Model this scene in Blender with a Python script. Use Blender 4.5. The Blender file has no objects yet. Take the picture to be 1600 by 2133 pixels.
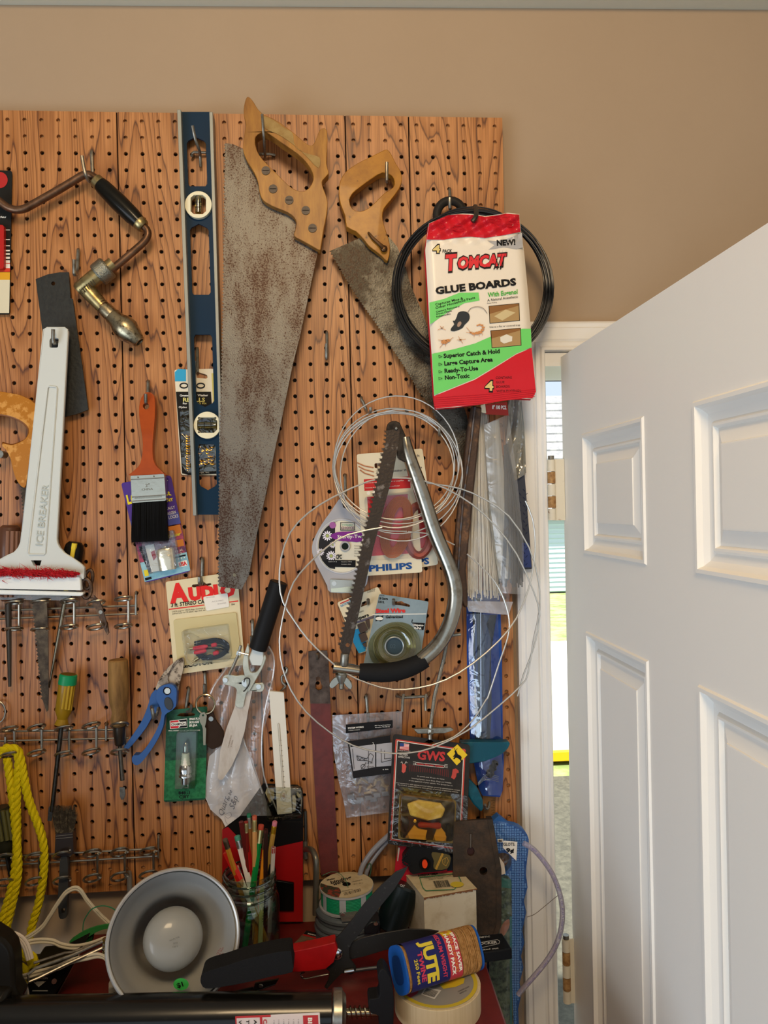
import bpy, math, random
from mathutils import Vector, Matrix
from mathutils.geometry import tessellate_polygon
random.seed(7)
S = bpy.context.scene
COL = S.collection
# ---------------------------------------------------------------- camera
FPX = 1602.0
YAW, PITCH, ROLL = -0.07245671, -0.00673571, 0.02196756
CAM = Vector((0.4799922, -1.22887655, -0.55948975))
RM = Matrix.Rotation(YAW, 3, 'Z') @ Matrix.Rotation(PITCH, 3, 'X') @ Matrix.Rotation(ROLL, 3, 'Y')
cd = bpy.data.cameras.new('camera'); cam = bpy.data.objects.new('camera', cd); COL.objects.link(cam)
cd.sensor_fit = 'HORIZONTAL'; cd.sensor_width = 36.0; cd.lens = FPX / 1600 * 36.0
cd.clip_start = 0.02; cd.clip_end = 200
R4 = (RM @ Matrix(((1, 0, 0), (0, 0, -1), (0, 1, 0)))).to_4x4()
cam.matrix_world = Matrix.Translation(CAM) @ R4
S.camera = cam
# ---------------------------------------------------------------- world, sun, large lights, exposure
S.view_settings.view_transform = 'Standard'; S.view_settings.look = 'None'
S.view_settings.exposure = -0.05; S.view_settings.gamma = 1.0; S.view_settings.use_curve_mapping = False
W = bpy.data.worlds.new('world'); S.world = W; W.use_nodes = True
bg = W.node_tree.nodes['Background']; bg.inputs[0].default_value = (0.74, 0.87, 1.0, 1); bg.inputs[1].default_value = 1.05
def light(name, kind, loc, target, energy, col, size=1.0, size_y=None, spread=None):
    ld = bpy.data.lights.new(name, kind); ld.energy = energy; ld.color = col
    if kind == 'AREA':
        ld.shape = 'RECTANGLE'; ld.size = size; ld.size_y = size_y or size
    elif kind == 'POINT': ld.shadow_soft_size = size
    o = bpy.data.objects.new(name, ld); COL.objects.link(o); o.location = loc
    o.rotation_euler = (Vector(target) - Vector(loc)).to_track_quat('-Z', 'Y').to_euler()
    return o
sun = light('sun', 'SUN', (3, -3, 5), (1.0, -0.6, 0), 9.0, (1.0, 0.95, 0.86)); sun.data.angle = 0.02
light('garage_opening_light', 'AREA', (-1.5, -1.9, -1.10), (0.3, 0.0, -0.85), 20, (0.83, 0.91, 1.0), 1.1, 1.0)
light('driveway_daylight', 'AREA', (-1.3, -2.2, -2.0), (0.85, -0.3, -1.1), 24, (0.62, 0.80, 1.0), 1.6, 0.6)
light('ceiling_lamp_light', 'AREA', (0.45, -1.7, 0.46), (0.95, 0.0, -0.25), 20, (1.0, 0.73, 0.42), 0.5, 0.4)
# ---------------------------------------------------------------- helpers
TABLE = -1.216
def ray(px, py): return RM @ Vector(((px - 800) / FPX, 1, -(py - 1066.5) / FPX))
def P(px, py, d=0.0):            # world point seen at photo pixel px,py, d mm in front of the pegboard face
    r = ray(px, py); return CAM + r * ((-d / 1000 - CAM.y) / r.y)
def PZ(px, py, z=TABLE):
    r = ray(px, py); return CAM + r * ((z - CAM.z) / r.z)
def sc(d): return (1.229 - d / 1000) / FPX
def V3(p): return p if isinstance(p, Vector) else P(*p)
CR = dict(a=(0,200,4), b=(350,200,4), c=(650,250,3.2), e=(0,550,4), g=(0,1000,4), h=(350,700,4.266), i=(560,800,2.712), j=(860,420,4.637),
  k=(0,1450,4), l=(240,1150,3.878), m=(400,1650,5.333), n=(540,1350,2.857), o=(0,1800,3.2), p=(400,1780,3.556), q=(760,1650,3.478), r=(1080,650,3.555),
  s=(0,330,6.09), t=(0,780,4.266), u=(920,1230,3.742), v=(1180,450,2.667), w=(1180,1250,2.417), x=(640,1020,5),
  A=(340,1180,8.889), C=(240,980,8.53), D=(0,1920,5.714), E=(460,2000,4.21), F=(640,1800,7.27), G=(680,1200,6.667), H=(540,1620,6.275), I=(790,1720,7.619), z=(0,0,1))
def K(c, s):                      # outline read off a detail of the photograph
    ox, oy, f = CR[c]
    return [(ox + float(a.split(',')[0]) / f, oy + float(a.split(',')[1]) / f) for a in s.split()]
def KD(c, s, d): return [(x, y, d) for x, y in K(c, s)]
def smooth(pts, n=4, closed=True):
    pts = [Vector(p) for p in pts]; L = len(pts); out = []
    rng = range(L if closed else L - 1)
    for i in rng:
        if closed: p0, p1, p2, p3 = pts[i - 1], pts[i], pts[(i + 1) % L], pts[(i + 2) % L]
        else: p0, p1, p2, p3 = pts[max(i - 1, 0)], pts[i], pts[i + 1], pts[min(i + 2, L - 1)]
        for k in range(n):
            t = k / n
            out.append(0.5 * ((2 * p1) + (p2 - p0) * t + (2 * p0 - 5 * p1 + 4 * p2 - p3) * t * t + (3 * p1 - p0 - 3 * p2 + p3) * t ** 3))
    if not closed: out.append(pts[-1].copy())
    return [tuple(p) for p in out]
def circ(cx, cy, r, n=20, ry=None, a0=0, a1=360):
    ry = ry or r; full = a1 - a0 >= 360
    return [(cx + r * math.cos(math.radians(a0 + (a1 - a0) * i / (n if full else n - 1))), cy - ry * math.sin(math.radians(a0 + (a1 - a0) * i / (n if full else n - 1)))) for i in range(n)]
def quad(x0, y0, x1, y1): return [(x0, y0), (x1, y0), (x1, y1), (x0, y1)]
def rrect(c4, r=4, n=3):          # rounded corners on a convex quad in pixels
    out = []; L = len(c4)
    for i in range(L):
        p = Vector(c4[i]); a = (Vector(c4[i - 1]) - p); b = (Vector(c4[(i + 1) % L]) - p)
        a = p + a.normalized() * r; b = p + b.normalized() * r
        for k in range(n + 1):
            t = k / n; out.append(tuple((1 - t) ** 2 * a + 2 * t * (1 - t) * p + t * t * b))
    return out
def lerp4(q, u, v):               # bilinear point in a quad (tl,tr,br,bl)
    tl, tr, br, bl = [Vector(p) for p in q]
    return tuple((tl * (1 - u) + tr * u) * (1 - v) + (bl * (1 - u) + br * u) * v)
def sub(q, u0, v0, u1, v1): return [lerp4(q, u0, v0), lerp4(q, u1, v0), lerp4(q, u1, v1), lerp4(q, u0, v1)]
_tc = {}
class B:
    def __init__(s): s.v = []; s.f = []; s.nt = 0
    def add(s, vs, fs):
        o = len(s.v); s.v += [Vector(v) for v in vs]; s.f += [tuple(i + o for i in f) for f in fs]; return s
    def poly(s, pts, d, th=0.0, holes=()):
        """flat plate: outline in photo pixels, front face d mm off the board, th mm thick"""
        loops = [[P(x, y, d) for x, y in l] for l in [pts] + list(holes)]
        flat = [Vector((p.x, p.z, 0)) for l in loops for p in l]
        tris = tessellate_polygon([[Vector((p.x, p.z, 0)) for p in l] for l in loops])
        allv = [p for l in loops for p in l]; n = len(allv); fs = []
        for t in tris:
            a, b, c = [flat[i] for i in t]
            fs.append(tuple(t) if (b - a).cross(c - a).z > 0 else tuple(reversed(t)))
        if th:
            back = [p + Vector((0, th / 1000, 0)) for p in allv]
            fs2 = [tuple(i + n for i in reversed(f)) for f in fs]; side = []; o = 0
            for li, l in enumerate(loops):
                ar = sum(l[i - 1].x * l[i].z - l[i].x * l[i - 1].z for i in range(len(l)))
                for i in range(len(l)):
                    j = (i + 1) % len(l); q = (o + i, o + i + n, o + j + n, o + j)
                    side.append(q if (ar > 0) == (li == 0) else tuple(reversed(q)))
                o += len(l)
            s.add(allv + back, fs + fs2 + side)
        else: s.add(allv, fs)
        return s
    def tube(s, pts, r, n=8, closed=False, sm=0, d=None, cap=True):
        """pts: (px,py,d) or Vectors; r: radius in pixels (scalar or list) or negative = mm"""
        if sm: pts = smooth(pts, sm, closed)
        w = [V3(p) for p in pts]; L = len(w)
        dd = d if d is not None else -1000 * w[0].y
        rs = r if isinstance(r, (list, tuple)) else [r] * L
        if len(rs) != L: rs = [rs[min(int(i * (len(rs) - 1) / (L - 1)), len(rs) - 2)] + (rs[min(int(i * (len(rs) - 1) / (L - 1)), len(rs) - 2) + 1] - rs[min(int(i * (len(rs) - 1) / (L - 1)), len(rs) - 2)]) * (i * (len(rs) - 1) / (L - 1) - min(int(i * (len(rs) - 1) / (L - 1)), len(rs) - 2)) for i in range(L)]
        rs = [q * sc(dd) if q > 0 else -q / 1000 for q in rs]
        up = None; vs = []
        for i in range(L):
            t = (w[(i + 1) % L] - w[i - 1]) if closed else (w[min(i + 1, L - 1)] - w[max(i - 1, 0)])
            if t.length < 1e-9: t = Vector((0, 0, 1))
            t.normalize()
            if up is None: up = t.orthogonal().normalized()
            up = (up - t * up.dot(t)); up = up.normalized() if up.length > 1e-6 else t.orthogonal().normalized()
            bi = t.cross(up)
            for k in range(n):
                a = 2 * math.pi * k / n; vs.append(w[i] + (up * math.cos(a) + bi * math.sin(a)) * rs[i])
        fs = []
        for i in range(L if closed else L - 1):
            j = (i + 1) % L; off = 0
            if closed and j == 0:
                # find best twist match
                best = min(range(n), key=lambda k: (vs[i * n] - vs[k]).length); off = best
            for k in range(n):
                k2 = (k + 1) % n
                fs.append((i * n + k, i * n + k2, j * n + (k2 + off) % n, j * n + (k + off) % n))
        if not closed and cap: fs += [tuple(reversed(range(n))), tuple((L - 1) * n + k for k in range(n))]
        s.add(vs, fs); return s
    def lathe(s, p0, p1, prof, n=20, flat=1.0, capend=True):
        """turned body from p0 to p1; prof = (t, radius px); flat squashes the depth"""
        a, b = V3(p0), V3(p1); ax = b - a; L = ax.length; t = ax.normalized()
        f = Vector((0, -1, 0)); f = (f - t * f.dot(t))
        f = f.normalized() if f.length > 0.05 else t.orthogonal().normalized()
        g = t.cross(f); dd = -500 * (a.y + b.y); k_ = sc(dd); vs = []; fs = []
        for (u, r) in prof:
            for k in range(n):
                an = 2 * math.pi * k / n
                vs.append(a + ax * u + (f * math.cos(an) * flat + g * math.sin(an)) * r * k_)
        for i in range(len(prof) - 1):
            for k in range(n):
                k2 = (k + 1) % n; fs.append((i * n + k, i * n + k2, (i + 1) * n + k2, (i + 1) * n + k))
        if capend: fs += [tuple(reversed(range(n))), tuple((len(prof) - 1) * n + k for k in range(n))]
        s.add(vs, fs); return s
    def box(s, x0, x1, y0, y1, z0, z1):
        return s.hexa([(x0,y0,z0),(x1,y0,z0),(x1,y1,z0),(x0,y1,z0),(x0,y0,z1),(x1,y0,z1),(x1,y1,z1),(x0,y1,z1)])
    def hexa(s, v):
        return s.add(v, [(0,3,2,1),(4,5,6,7),(0,1,5,4),(1,2,6,5),(2,3,7,6),(3,0,4,7)])
    def sphere(s, c, r, n=12, sq=(1, 1, 1)):
        c = V3(c); k = r * sc(-1000 * c.y) if r > 0 else -r / 1000; vs = []; fs = []; m = n // 2
        for i in range(m + 1):
            th = math.pi * i / m
            for j in range(n):
                ph = 2 * math.pi * j / n
                vs.append(c + Vector((math.sin(th) * math.cos(ph) * sq[0], math.sin(th) * math.sin(ph) * sq[1], math.cos(th) * sq[2])) * k)
        for i in range(m):
            for j in range(n):
                j2 = (j + 1) % n; fs.append((i * n + j, (i + 1) * n + j, (i + 1) * n + j2, i * n + j2))
        s.add(vs, fs); return s
    def stroke(s, pts, w, d):      # flat printed line, width w px
        for (x0, y0), (x1, y1) in zip(pts[:-1], pts[1:]):
            dx, dy = x1 - x0, y1 - y0; l = math.hypot(dx, dy) or 1; nx, ny = -dy / l * w / 2, dx / l * w / 2
            s.poly([(x0 + nx, y0 + ny), (x1 + nx, y1 + ny), (x1 - nx, y1 - ny), (x0 - nx, y0 - ny)], d)
        return s
    def text(s, st, px, py, h, ang=0, w=None, d=5, bold=0, shear=0, fn=None):
        """flat lettering: baseline start px,py, cap height h, angle, optional total width w (pixels)"""
        key = (st, bold, shear)
        if key not in _tc:
            cu = bpy.data.curves.new('t', 'FONT'); cu.body = st; cu.size = 1; cu.offset = bold; cu.shear = shear; cu.resolution_u = 2
            o = bpy.data.objects.new('t', cu); me = bpy.data.meshes.new_from_object(o)
            _tc[key] = ([tuple(v.co) for v in me.vertices], [tuple(p.vertices) for p in me.polygons])
            bpy.data.objects.remove(o); bpy.data.meshes.remove(me); bpy.data.curves.remove(cu)
        vs, fs = _tc[key]
        s.nt += 1
        if not vs: return s
        xs = [v[0] for v in vs]; x0 = min(xs); ww = (max(xs) - x0) or 1
        ky = h / 0.73; kx = (w / ww) if w else ky; a = math.radians(ang); out = []
        for v in vs:
            lx, ly = (v[0] - x0) * kx, v[1] * ky
            X = px + lx * math.cos(a) - ly * math.sin(a); Yp = py - lx * math.sin(a) - ly * math.cos(a)
            out.append(fn(X, Yp) if fn else P(X, Yp, d))
        s.add(out, fs); return s
    def bars(s, q, d, n=18, seed=1):
        rnd = random.Random(seed); u = 0.0
        while u < 0.98:
            w = rnd.choice((.012, .02, .034)); s.poly(sub(q, u, 0, min(u + w, 1), 1), d); u += w + rnd.choice((.014, .02, .03))
        return s
def lin(h):
    h = h.lstrip('#'); c = [int(h[i:i + 2], 16) / 255 for i in (0, 2, 4)]
    return tuple((x / 12.92 if x <= .04045 else ((x + .055) / 1.055) ** 2.4) for x in c) + (1,)
_m = {}
def mat(h, r=.5, me=0.0, n=None, bump=None, coat=0, alpha=1, emi=0, n2=None):
    """n=(scale, second colour, low, high[, stretch xyz]) mottles the colour; bump=(scale, strength[, stretch])"""
    coat *= .3; r = max(r, .34) if not me else r
    key = (h, r, me, n, bump, coat, alpha, emi, n2)
    if key in _m: return _m[key]
    m = bpy.data.materials.new('surface_' + h.strip('#')); m.use_nodes = True; N = m.node_tree.nodes; Lk = m.node_tree.links
    b = N['Principled BSDF']; b.inputs['Base Color'].default_value = lin(h); b.inputs['Roughness'].default_value = r
    b.inputs['Metallic'].default_value = me; b.inputs['Specular IOR Level'].default_value = .5 if me else (.10 if sum(lin(h)[:3]) < .12 else .22); b.inputs['Coat Weight'].default_value = coat
    def coords(st):
        tc = N.new('ShaderNodeTexCoord')
        if not st: return tc.outputs['Object']
        mp = N.new('ShaderNodeMapping'); mp.inputs['Scale'].default_value = st; Lk.new(tc.outputs['Object'], mp.inputs[0]); return mp.outputs[0]
    if n:
        t = N.new('ShaderNodeTexNoise'); t.inputs['Scale'].default_value = n[0]; t.inputs['Detail'].default_value = 5; t.inputs['Roughness'].default_value = .65
        Lk.new(coords(n[4] if len(n) > 4 else None), t.inputs['Vector'])
        cr = N.new('ShaderNodeValToRGB'); cr.color_ramp.elements[0].position = n[2]; cr.color_ramp.elements[1].position = n[3]
        cr.color_ramp.elements[0].color = lin(h); cr.color_ramp.elements[1].color = lin(n[1])
        Lk.new(t.outputs['Fac'], cr.inputs[0]); last = cr.outputs[0]
        if n2:                    # fine specks, thicker where a broad noise is high: (scale, colour, threshold)
            f1 = N.new('ShaderNodeTexNoise'); f1.inputs['Scale'].default_value = n2[0]; f1.inputs['Detail'].default_value = 4; f1.inputs['Roughness'].default_value = .7; Lk.new(coords(n2[3] if len(n2) > 3 else None), f1.inputs['Vector'])
            ad = N.new('ShaderNodeMath'); ad.operation = 'MULTIPLY_ADD'; ad.inputs[1].default_value = .55; Lk.new(t.outputs['Fac'], ad.inputs[0]); Lk.new(f1.outputs['Fac'], ad.inputs[2])
            c2 = N.new('ShaderNodeValToRGB'); c2.color_ramp.elements[0].position = n2[2]; c2.color_ramp.elements[1].position = n2[2] + .06; Lk.new(ad.outputs[0], c2.inputs[0])
            mx = N.new('ShaderNodeMix'); mx.data_type = 'RGBA'; mx.inputs[7].default_value = lin(n2[1]); Lk.new(c2.outputs[0], mx.inputs[0]); Lk.new(last, mx.inputs[6]); last = mx.outputs[2]
        Lk.new(last, b.inputs['Base Color'])
    if bump:
        t = N.new('ShaderNodeTexNoise'); t.inputs['Scale'].default_value = bump[0]; t.inputs['Detail'].default_value = 3
        Lk.new(coords(bump[2] if len(bump) > 2 else None), t.inputs['Vector'])
        bp = N.new('ShaderNodeBump'); bp.inputs['Strength'].default_value = bump[1]; bp.inputs['Distance'].default_value = .002
        Lk.new(t.outputs['Fac'], bp.inputs['Height']); Lk.new(bp.outputs[0], b.inputs['Normal'])
    if emi: b.inputs['Emission Color'].default_value = lin(h); b.inputs['Emission Strength'].default_value = emi
    _m[key] = m; return m
def clear(h='#ffffff', gloss=.14, rough=.12, bump=(60, .5), milk=0.0, milkcol='#e8e8e8'):
    """thin clear plastic or glass: mostly see-through with a glossy skin"""
    key = ('clear', h, gloss, rough, bump, milk, milkcol)
    if key in _m: return _m[key]
    m = bpy.data.materials.new('clear_plastic'); m.use_nodes = True; N = m.node_tree.nodes; Lk = m.node_tree.links; N.clear()
    o = N.new('ShaderNodeOutputMaterial'); tr = N.new('ShaderNodeBsdfTransparent'); tr.inputs[0].default_value = lin(h)
    gl = N.new('ShaderNodeBsdfGlossy'); gl.inputs['Roughness'].default_value = rough
    lw = N.new('ShaderNodeLayerWeight'); lw.inputs[0].default_value = .35
    ma = N.new('ShaderNodeMath'); ma.operation = 'MULTIPLY_ADD'; ma.inputs[1].default_value = .5; ma.inputs[2].default_value = gloss
    mx = N.new('ShaderNodeMixShader'); Lk.new(lw.outputs['Fresnel'], ma.inputs[0]); Lk.new(ma.outputs[0], mx.inputs[0])
    if bump:
        t = N.new('ShaderNodeTexNoise'); t.inputs['Scale'].default_value = bump[0]; t.inputs['Distortion'].default_value = 1.2
        tc = N.new('ShaderNodeTexCoord'); Lk.new(tc.outputs['Object'], t.inputs['Vector'])
        bp = N.new('ShaderNodeBump'); bp.inputs['Strength'].default_value = bump[1]; bp.inputs['Distance'].default_value = .004
        Lk.new(t.outputs['Fac'], bp.inputs['Height']); Lk.new(bp.outputs[0], gl.inputs['Normal']); Lk.new(bp.outputs[0], lw.inputs['Normal'])
    first = tr.outputs[0]
    if milk:
        df = N.new('ShaderNodeBsdfDiffuse'); df.inputs[0].default_value = lin(milkcol)
        m2 = N.new('ShaderNodeMixShader'); m2.inputs[0].default_value = milk; Lk.new(tr.outputs[0], m2.inputs[1]); Lk.new(df.outputs[0], m2.inputs[2]); first = m2.outputs[0]
    Lk.new(first, mx.inputs[1]); Lk.new(gl.outputs[0], mx.inputs[2]); Lk.new(mx.outputs[0], o.inputs[0])
    _m[key] = m; return m
def thing(name, label, cat, at, group=None):
    o = bpy.data.objects.new(name, None); COL.objects.link(o); o.empty_display_size = .02
    o.location = V3(at); o['label'] = label; o['category'] = cat
    if group: o['group'] = group
    return o
def wloc(o):
    v = Vector((0, 0, 0))
    while o: v += o.location; o = o.parent
    return v
def obj(b, name, m, parent=None, label=None, cat=None, group=None, kind=None, bevel=0, seg=2, flat=False, ang=35):
    o = None
    if parent: org = wloc(parent)
    else:
        lo = Vector([min(v[i] for v in b.v) for i in range(3)]); hi = Vector([max(v[i] for v in b.v) for i in range(3)])
        org = (lo + hi) / 2
    me = bpy.data.meshes.new(name); me.from_pydata([v - org for v in b.v], [], b.f); me.materials.append(m)
    if not flat:
        me.polygons.foreach_set('use_smooth', [True] * len(me.polygons)); me.set_sharp_from_angle(angle=math.radians(ang))
    o = bpy.data.objects.new(name, me); COL.objects.link(o)
    if parent: o.parent = parent
    else: o.location = org
    if label: o['label'] = label
    if cat: o['category'] = cat
    if group: o['group'] = group
    if kind: o['kind'] = kind
    elif b.nt > 1: o['kind'] = 'stuff'
    if bevel:
        md = o.modifiers.new('bevel', 'BEVEL'); md.width = bevel / 1000; md.segments = seg; md.limit_method = 'ANGLE'; md.angle_limit = math.radians(40)
        md.use_clamp_overlap = True
        md.harden_normals = False
    return o
# common metals
STEEL = mat('#8f8b80', .36, .8, n=(120, '#5d5548', .45, .8)); PLAINM = 0; DARKWIRE = mat('#6a665c', .4, .9)
CHROME = mat('#c9c8c4', .16, 1.0); BLACKPL = mat('#17181a', .45); RUBBER = mat('#1d1d1e', .7, bump=(900, .15))
WHITEPR = mat('#f2efe6', .45); BLACKPR = mat('#1a1a1c', .45); CARD = mat('#e6dcc4', .6); REDPR = mat('#d8202a', .4)
def hook(label, top, bot, tip, name='peg_hook', r=3.0, grp='steel hooks in the pegboard', reach=30, m=None):
    """J hook: enters the board at top, runs down to bot, turns out and up to tip (pixels)"""
    (x0, y0), (x1, y1), (x2, y2) = top, bot, tip
    pts = [(x0, y0 - 2, -5), (x0, y0 - 1, 1), (x0, y0 + 3, 4)]
    pts += [((x0 * (1 - t) + x1 * t), (y0 * (1 - t) + y1 * t), 4 + t * 3) for t in (.3, .6, .9)]
    pts += [(x1, y1, 4 + reach * .35), ((x1 + x2) / 2, y1 + 2, reach * .7), (x2, y1 - 1, reach), (x2, y2, reach + 3)]
    return obj(B().tube(pts, r, 8, sm=3, d=0), name, m or STEEL, label=label, cat='hook', group=grp)
# ---------------------------------------------------------------- the setting
WALLM = mat('#a8937b', .75, n=(3, '#a48f77', .3, .7), bump=(350, .06))
PAINT = mat('#e6e5e2', .38, bump=(40, .05)); DOORM = mat('#efebe3', .42, bump=(300, .04))
def struct(b, name, m, parent=None, **k):
    o = obj(b, name, m, parent, **k); o['kind'] = 'structure'; return o
XL, XR, YF = -3.2, 2.6, -4.6; FLOOR = -2.36
JX0, JX1, HEAD = .816, 1.66, -.318          # doorway
w = B().box(XL, JX0 - .004, .026, .14, FLOOR, .62); w.box(JX1, XR, .026, .14, FLOOR, .62); w.box(JX0 - .004, JX1, .026, .14, HEAD + .004, .62)
struct(w, 'wall_back', WALLM, flat=True)
struct(B().box(XR, XR + .1, YF, .14, FLOOR, .62), 'wall_right', WALLM, flat=True)
struct(B().box(XL, XR, YF, .14, .62, .70), 'ceiling', mat('#cfc6b8', .8), flat=True)
struct(B().box(XL - .1, XL, YF, .14, FLOOR, .62), 'wall_left', WALLM, flat=True)
struct(B().box(XL, XR, YF - .1, YF, .02, .62), 'wall_front', WALLM, flat=True)
struct(B().box(XL, XR, YF, .14, FLOOR - .1, FLOOR), 'floor', mat('#8e8a84', .8, n=(6, '#7a766f', .3, .7)), flat=True)
# rail under the ceiling, running along the wall above the board
t = B(); a = [P(-260, 3.2, -20), P(1900, 17.6, -20)]
for (y0, y1, z0, z1) in ((0, .026, 0, .05), (-.006, .02, .003, .008)):
    t.hexa([(a[0].x, y0, a[0].z + z0), (a[1].x, y0, a[1].z + z0), (a[1].x, y1, a[1].z + z0), (a[0].x, y1, a[0].z + z0), (a[0].x, y0, a[0].z + z1), (a[1].x, y0, a[1].z + z1), (a[1].x, y1, a[1].z + z1), (a[0].x, y1, a[0].z + z1)])
struct(t, 'trim_1', mat('#dcdccb', .4, bump=(60, .3)), flat=True)
# door casing with a moulded profile
def profile_run(b, prof, pts):
    """prof: (offset across, y) pairs; pts: path of (x,z,ux,uz) outward unit at each node"""
    n = len(prof); vs = []; fs = []
    for (x, z, ux, uz) in pts:
        for (u, y) in prof: vs.append((x + ux * u, y, z + uz * u))
    for i in range(len(pts) - 1):
        for k in range(n - 1): fs.append((i * n + k, (i + 1) * n + k, (i + 1) * n + k + 1, i * n + k + 1))
    b.add(vs, fs); return b
prof = [(0, .03), (0, .010), (.004, .006), (.010, .006), (.012, .003), (.030, .0015), (.034, .004), (.036, .000), (.042, -.001), (.045, -.004), (.049, -.004), (.051, 0), (.051, .03)]
cx, cz = .786, -.262
cs = profile_run(B(), [(u, y) for u, y in prof], [(cx, FLOOR, 1, 0), (cx, cz, 1, -1), (2.0, cz, 0, -1)])
struct(cs, 'trim_2', PAINT, ang=25)
# jamb with its stop
j = B().box(JX0, JX0 + .020, .004, .15, FLOOR, HEAD); j.box(JX0, JX1, .004, .15, HEAD - .018, HEAD + .004); j.box(JX1 - .02, JX1, .004, .15, FLOOR, HEAD)

struct(j, 'trim_3', PAINT, flat=True)
struct(B().box(JX0, JX1, -.0, .2, FLOOR, FLOOR + .02), 'trim_4', mat('#4a4a48', .5), flat=True)
# the open door: slab face at x = .86
DX = .862; DT = -.323; DB = FLOOR + .012; W0, W1 = -.004, -.784
door = bpy.data.objects.new('door_1', None); COL.objects.link(door); door.location = (DX, -.004, DB); door['kind'] = 'structure'
cols = [(-.102, -.327), (-.453, -.679)]; rows = [(-.457, -.637), (-.752, -1.42), (-1.54, -2.16)]
sl = B(); ys = [W0, -.102, -.327, -.453, -.679, W1]; zs = [DT, -.457, -.637, -.752, -1.42, -1.54, -2.16, DB]
for i in range(5):
    for k in range(7):
        if i in (1, 3) and k in (1, 3, 5): continue
        sl.add([(DX, ys[i], zs[k]), (DX, ys[i + 1], zs[k]), (DX, ys[i + 1], zs[k + 1]), (DX, ys[i], zs[k + 1])], [(0, 3, 2, 1)])
sl.add([(DX, W0, DT), (DX, W1, DT), (DX, W1, DB), (DX, W0, DB), (DX + .044, W0, DT), (DX + .044, W1, DT), (DX + .044, W1, DB), (DX + .044, W0, DB)], [(4, 5, 6, 7), (0, 1, 5, 4), (1, 2, 6, 5), (2, 3, 7, 6), (3, 0, 4, 7)])
obj(sl, 'slab', DOORM, door, flat=True)
pr = [(0, 0), (.002, -.0025), (.006, -.0025), (.009, .003), (.015, .0075), (.023, .0095), (.026, .0055), (.0285, .0055), (.031, .010), (.047, .0045), (.0475, .0032), (.049, .003)]
for (ya, yb) in cols:
    for (za, zb) in rows:
        p = B(); vs = []; fs = []
        for (u, dpt) in pr:
            vs += [(DX + dpt, ya - u, za - u), (DX + dpt, yb + u, za - u), (DX + dpt, yb + u, zb + u), (DX + dpt, ya - u, zb + u)]
        for q in range(len(pr) - 1):
            for e in range(4):
                e2 = (e + 1) % 4; fs.append((q * 4 + e, (q + 1) * 4 + e, (q + 1) * 4 + e2, q * 4 + e2))
        fs.append(tuple(len(pr) * 4 - 4 + e for e in (3, 2, 1, 0)))
        p.add(vs, fs); obj(p, 'raised_panel', DOORM, door, flat=True)
HNG = mat('#d8d0bc', .4, n=(90, '#8a5a34', .62, .72)); RST = mat('#b08a58', .5, n=(120, '#7a5230', .4, .7))
for (pt, pb) in (((1148, 957), (1151, 1084)), ((1179, 1955), (1185, 2088))):
    a, b2 = P(*pt, 10), P(*pb, 10); L = (b2 - a).length; r = .0065; hx = a.x
    hg = B()
    for q in range(5):
        z0 = a.z - L * q / 5 - .0006; z1 = a.z - L * (q + 1) / 5 + .0006
        hg.lathe(Vector((hx, -.010, z0)), Vector((hx, -.010, z1)), [(0, -1), (0, 1)], 4) if 0 else None
        kb = B(); kb.tube([Vector((hx, -.010, z0)), Vector((hx, -.010, z1))], -6.5, 14)
        kn = obj(kb, 'hinge_knuckle', RST if q % 2 else HNG, door)
    lf = B().box(hx, DX - .0008, -.013, -.0105, a.z - L, a.z)
    obj(lf, 'hinge_leaf', HNG, door, flat=True)
    pn = B().tube([Vector((hx, -.010, a.z + .006)), Vector((hx, -.010, a.z))], -5, 12); obj(pn, 'hinge_pin', STEEL, door)
# ---------------------------------------------------------------- outside the door
GR = FLOOR - .06
struct(B().box(.3, 9, .14, 3.9, GR - .1, GR), 'ground_1', mat('#6f6c5e', .9, n=(30, '#56544a', .35, .65), bump=(80, .4)), flat=True)
struct(B().box(-6, 26, 3.9, 40, GR - .1, GR - .02), 'ground_2', mat('#b3ae88', .95, n=(3.5, '#84965a', .42, .6), bump=(60, 1)), flat=True)
ev = B().box(.2, 3.2, .14, .62, -.262, -.24); ev.box(.2, 3.2, .60, .62, -.262, -.1)
struct(ev, 'roof_soffit', mat('#b3a283', .7), flat=True)
tub = thing('storage_tub', 'white rounded outdoor tub with a yellow base on the lawn beyond the door', 'tub', Vector((1.95, 4.25, GR)))
tb = B(); n = 24; pf = [(0, .09), (.06, .09), (.45, .0), (.60, -.05), (.66, -.14), (.68, -.3)]; vs = []
for (h, ins) in pf:
    for k in range(n):
        a = 2 * math.pi * k / n; cxs = abs(math.cos(a)) ** .5 * (1 if math.cos(a) > 0 else -1); sys_ = abs(math.sin(a)) ** .5 * (1 if math.sin(a) > 0 else -1)
        vs.append((1.95 + cxs * (.75 - ins * .0 + min(ins, 0)), 4.6 + sys_ * (.42 + min(ins, 0)), GR + h + .085))
tb.add(vs, [(i * n + k, i * n + (k + 1) % n, (i + 1) * n + (k + 1) % n, (i + 1) * n + k) for i in range(5) for k in range(n)] + [tuple(range(5 * n, 6 * n))])
obj(tb, 'body', mat('#f4f4f2', .4), tub); obj(B().box(1.16, 2.74, 4.15, 5.06, GR + .012, GR + .085), 'base', mat('#f0b820', .5), tub, bevel=8)
hs = thing('neighbour_house', 'pale blue sided house with grey shingle roof seen through the door gap', 'house', Vector((5, 14.5, GR)))
obj(B().box(1.5, 9.5, 14.53, 17.5, GR, -.84), 'wall', mat('#b5c9d2', .7), hs, flat=True)
sb = mat('#d6e8f6', .6)
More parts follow.
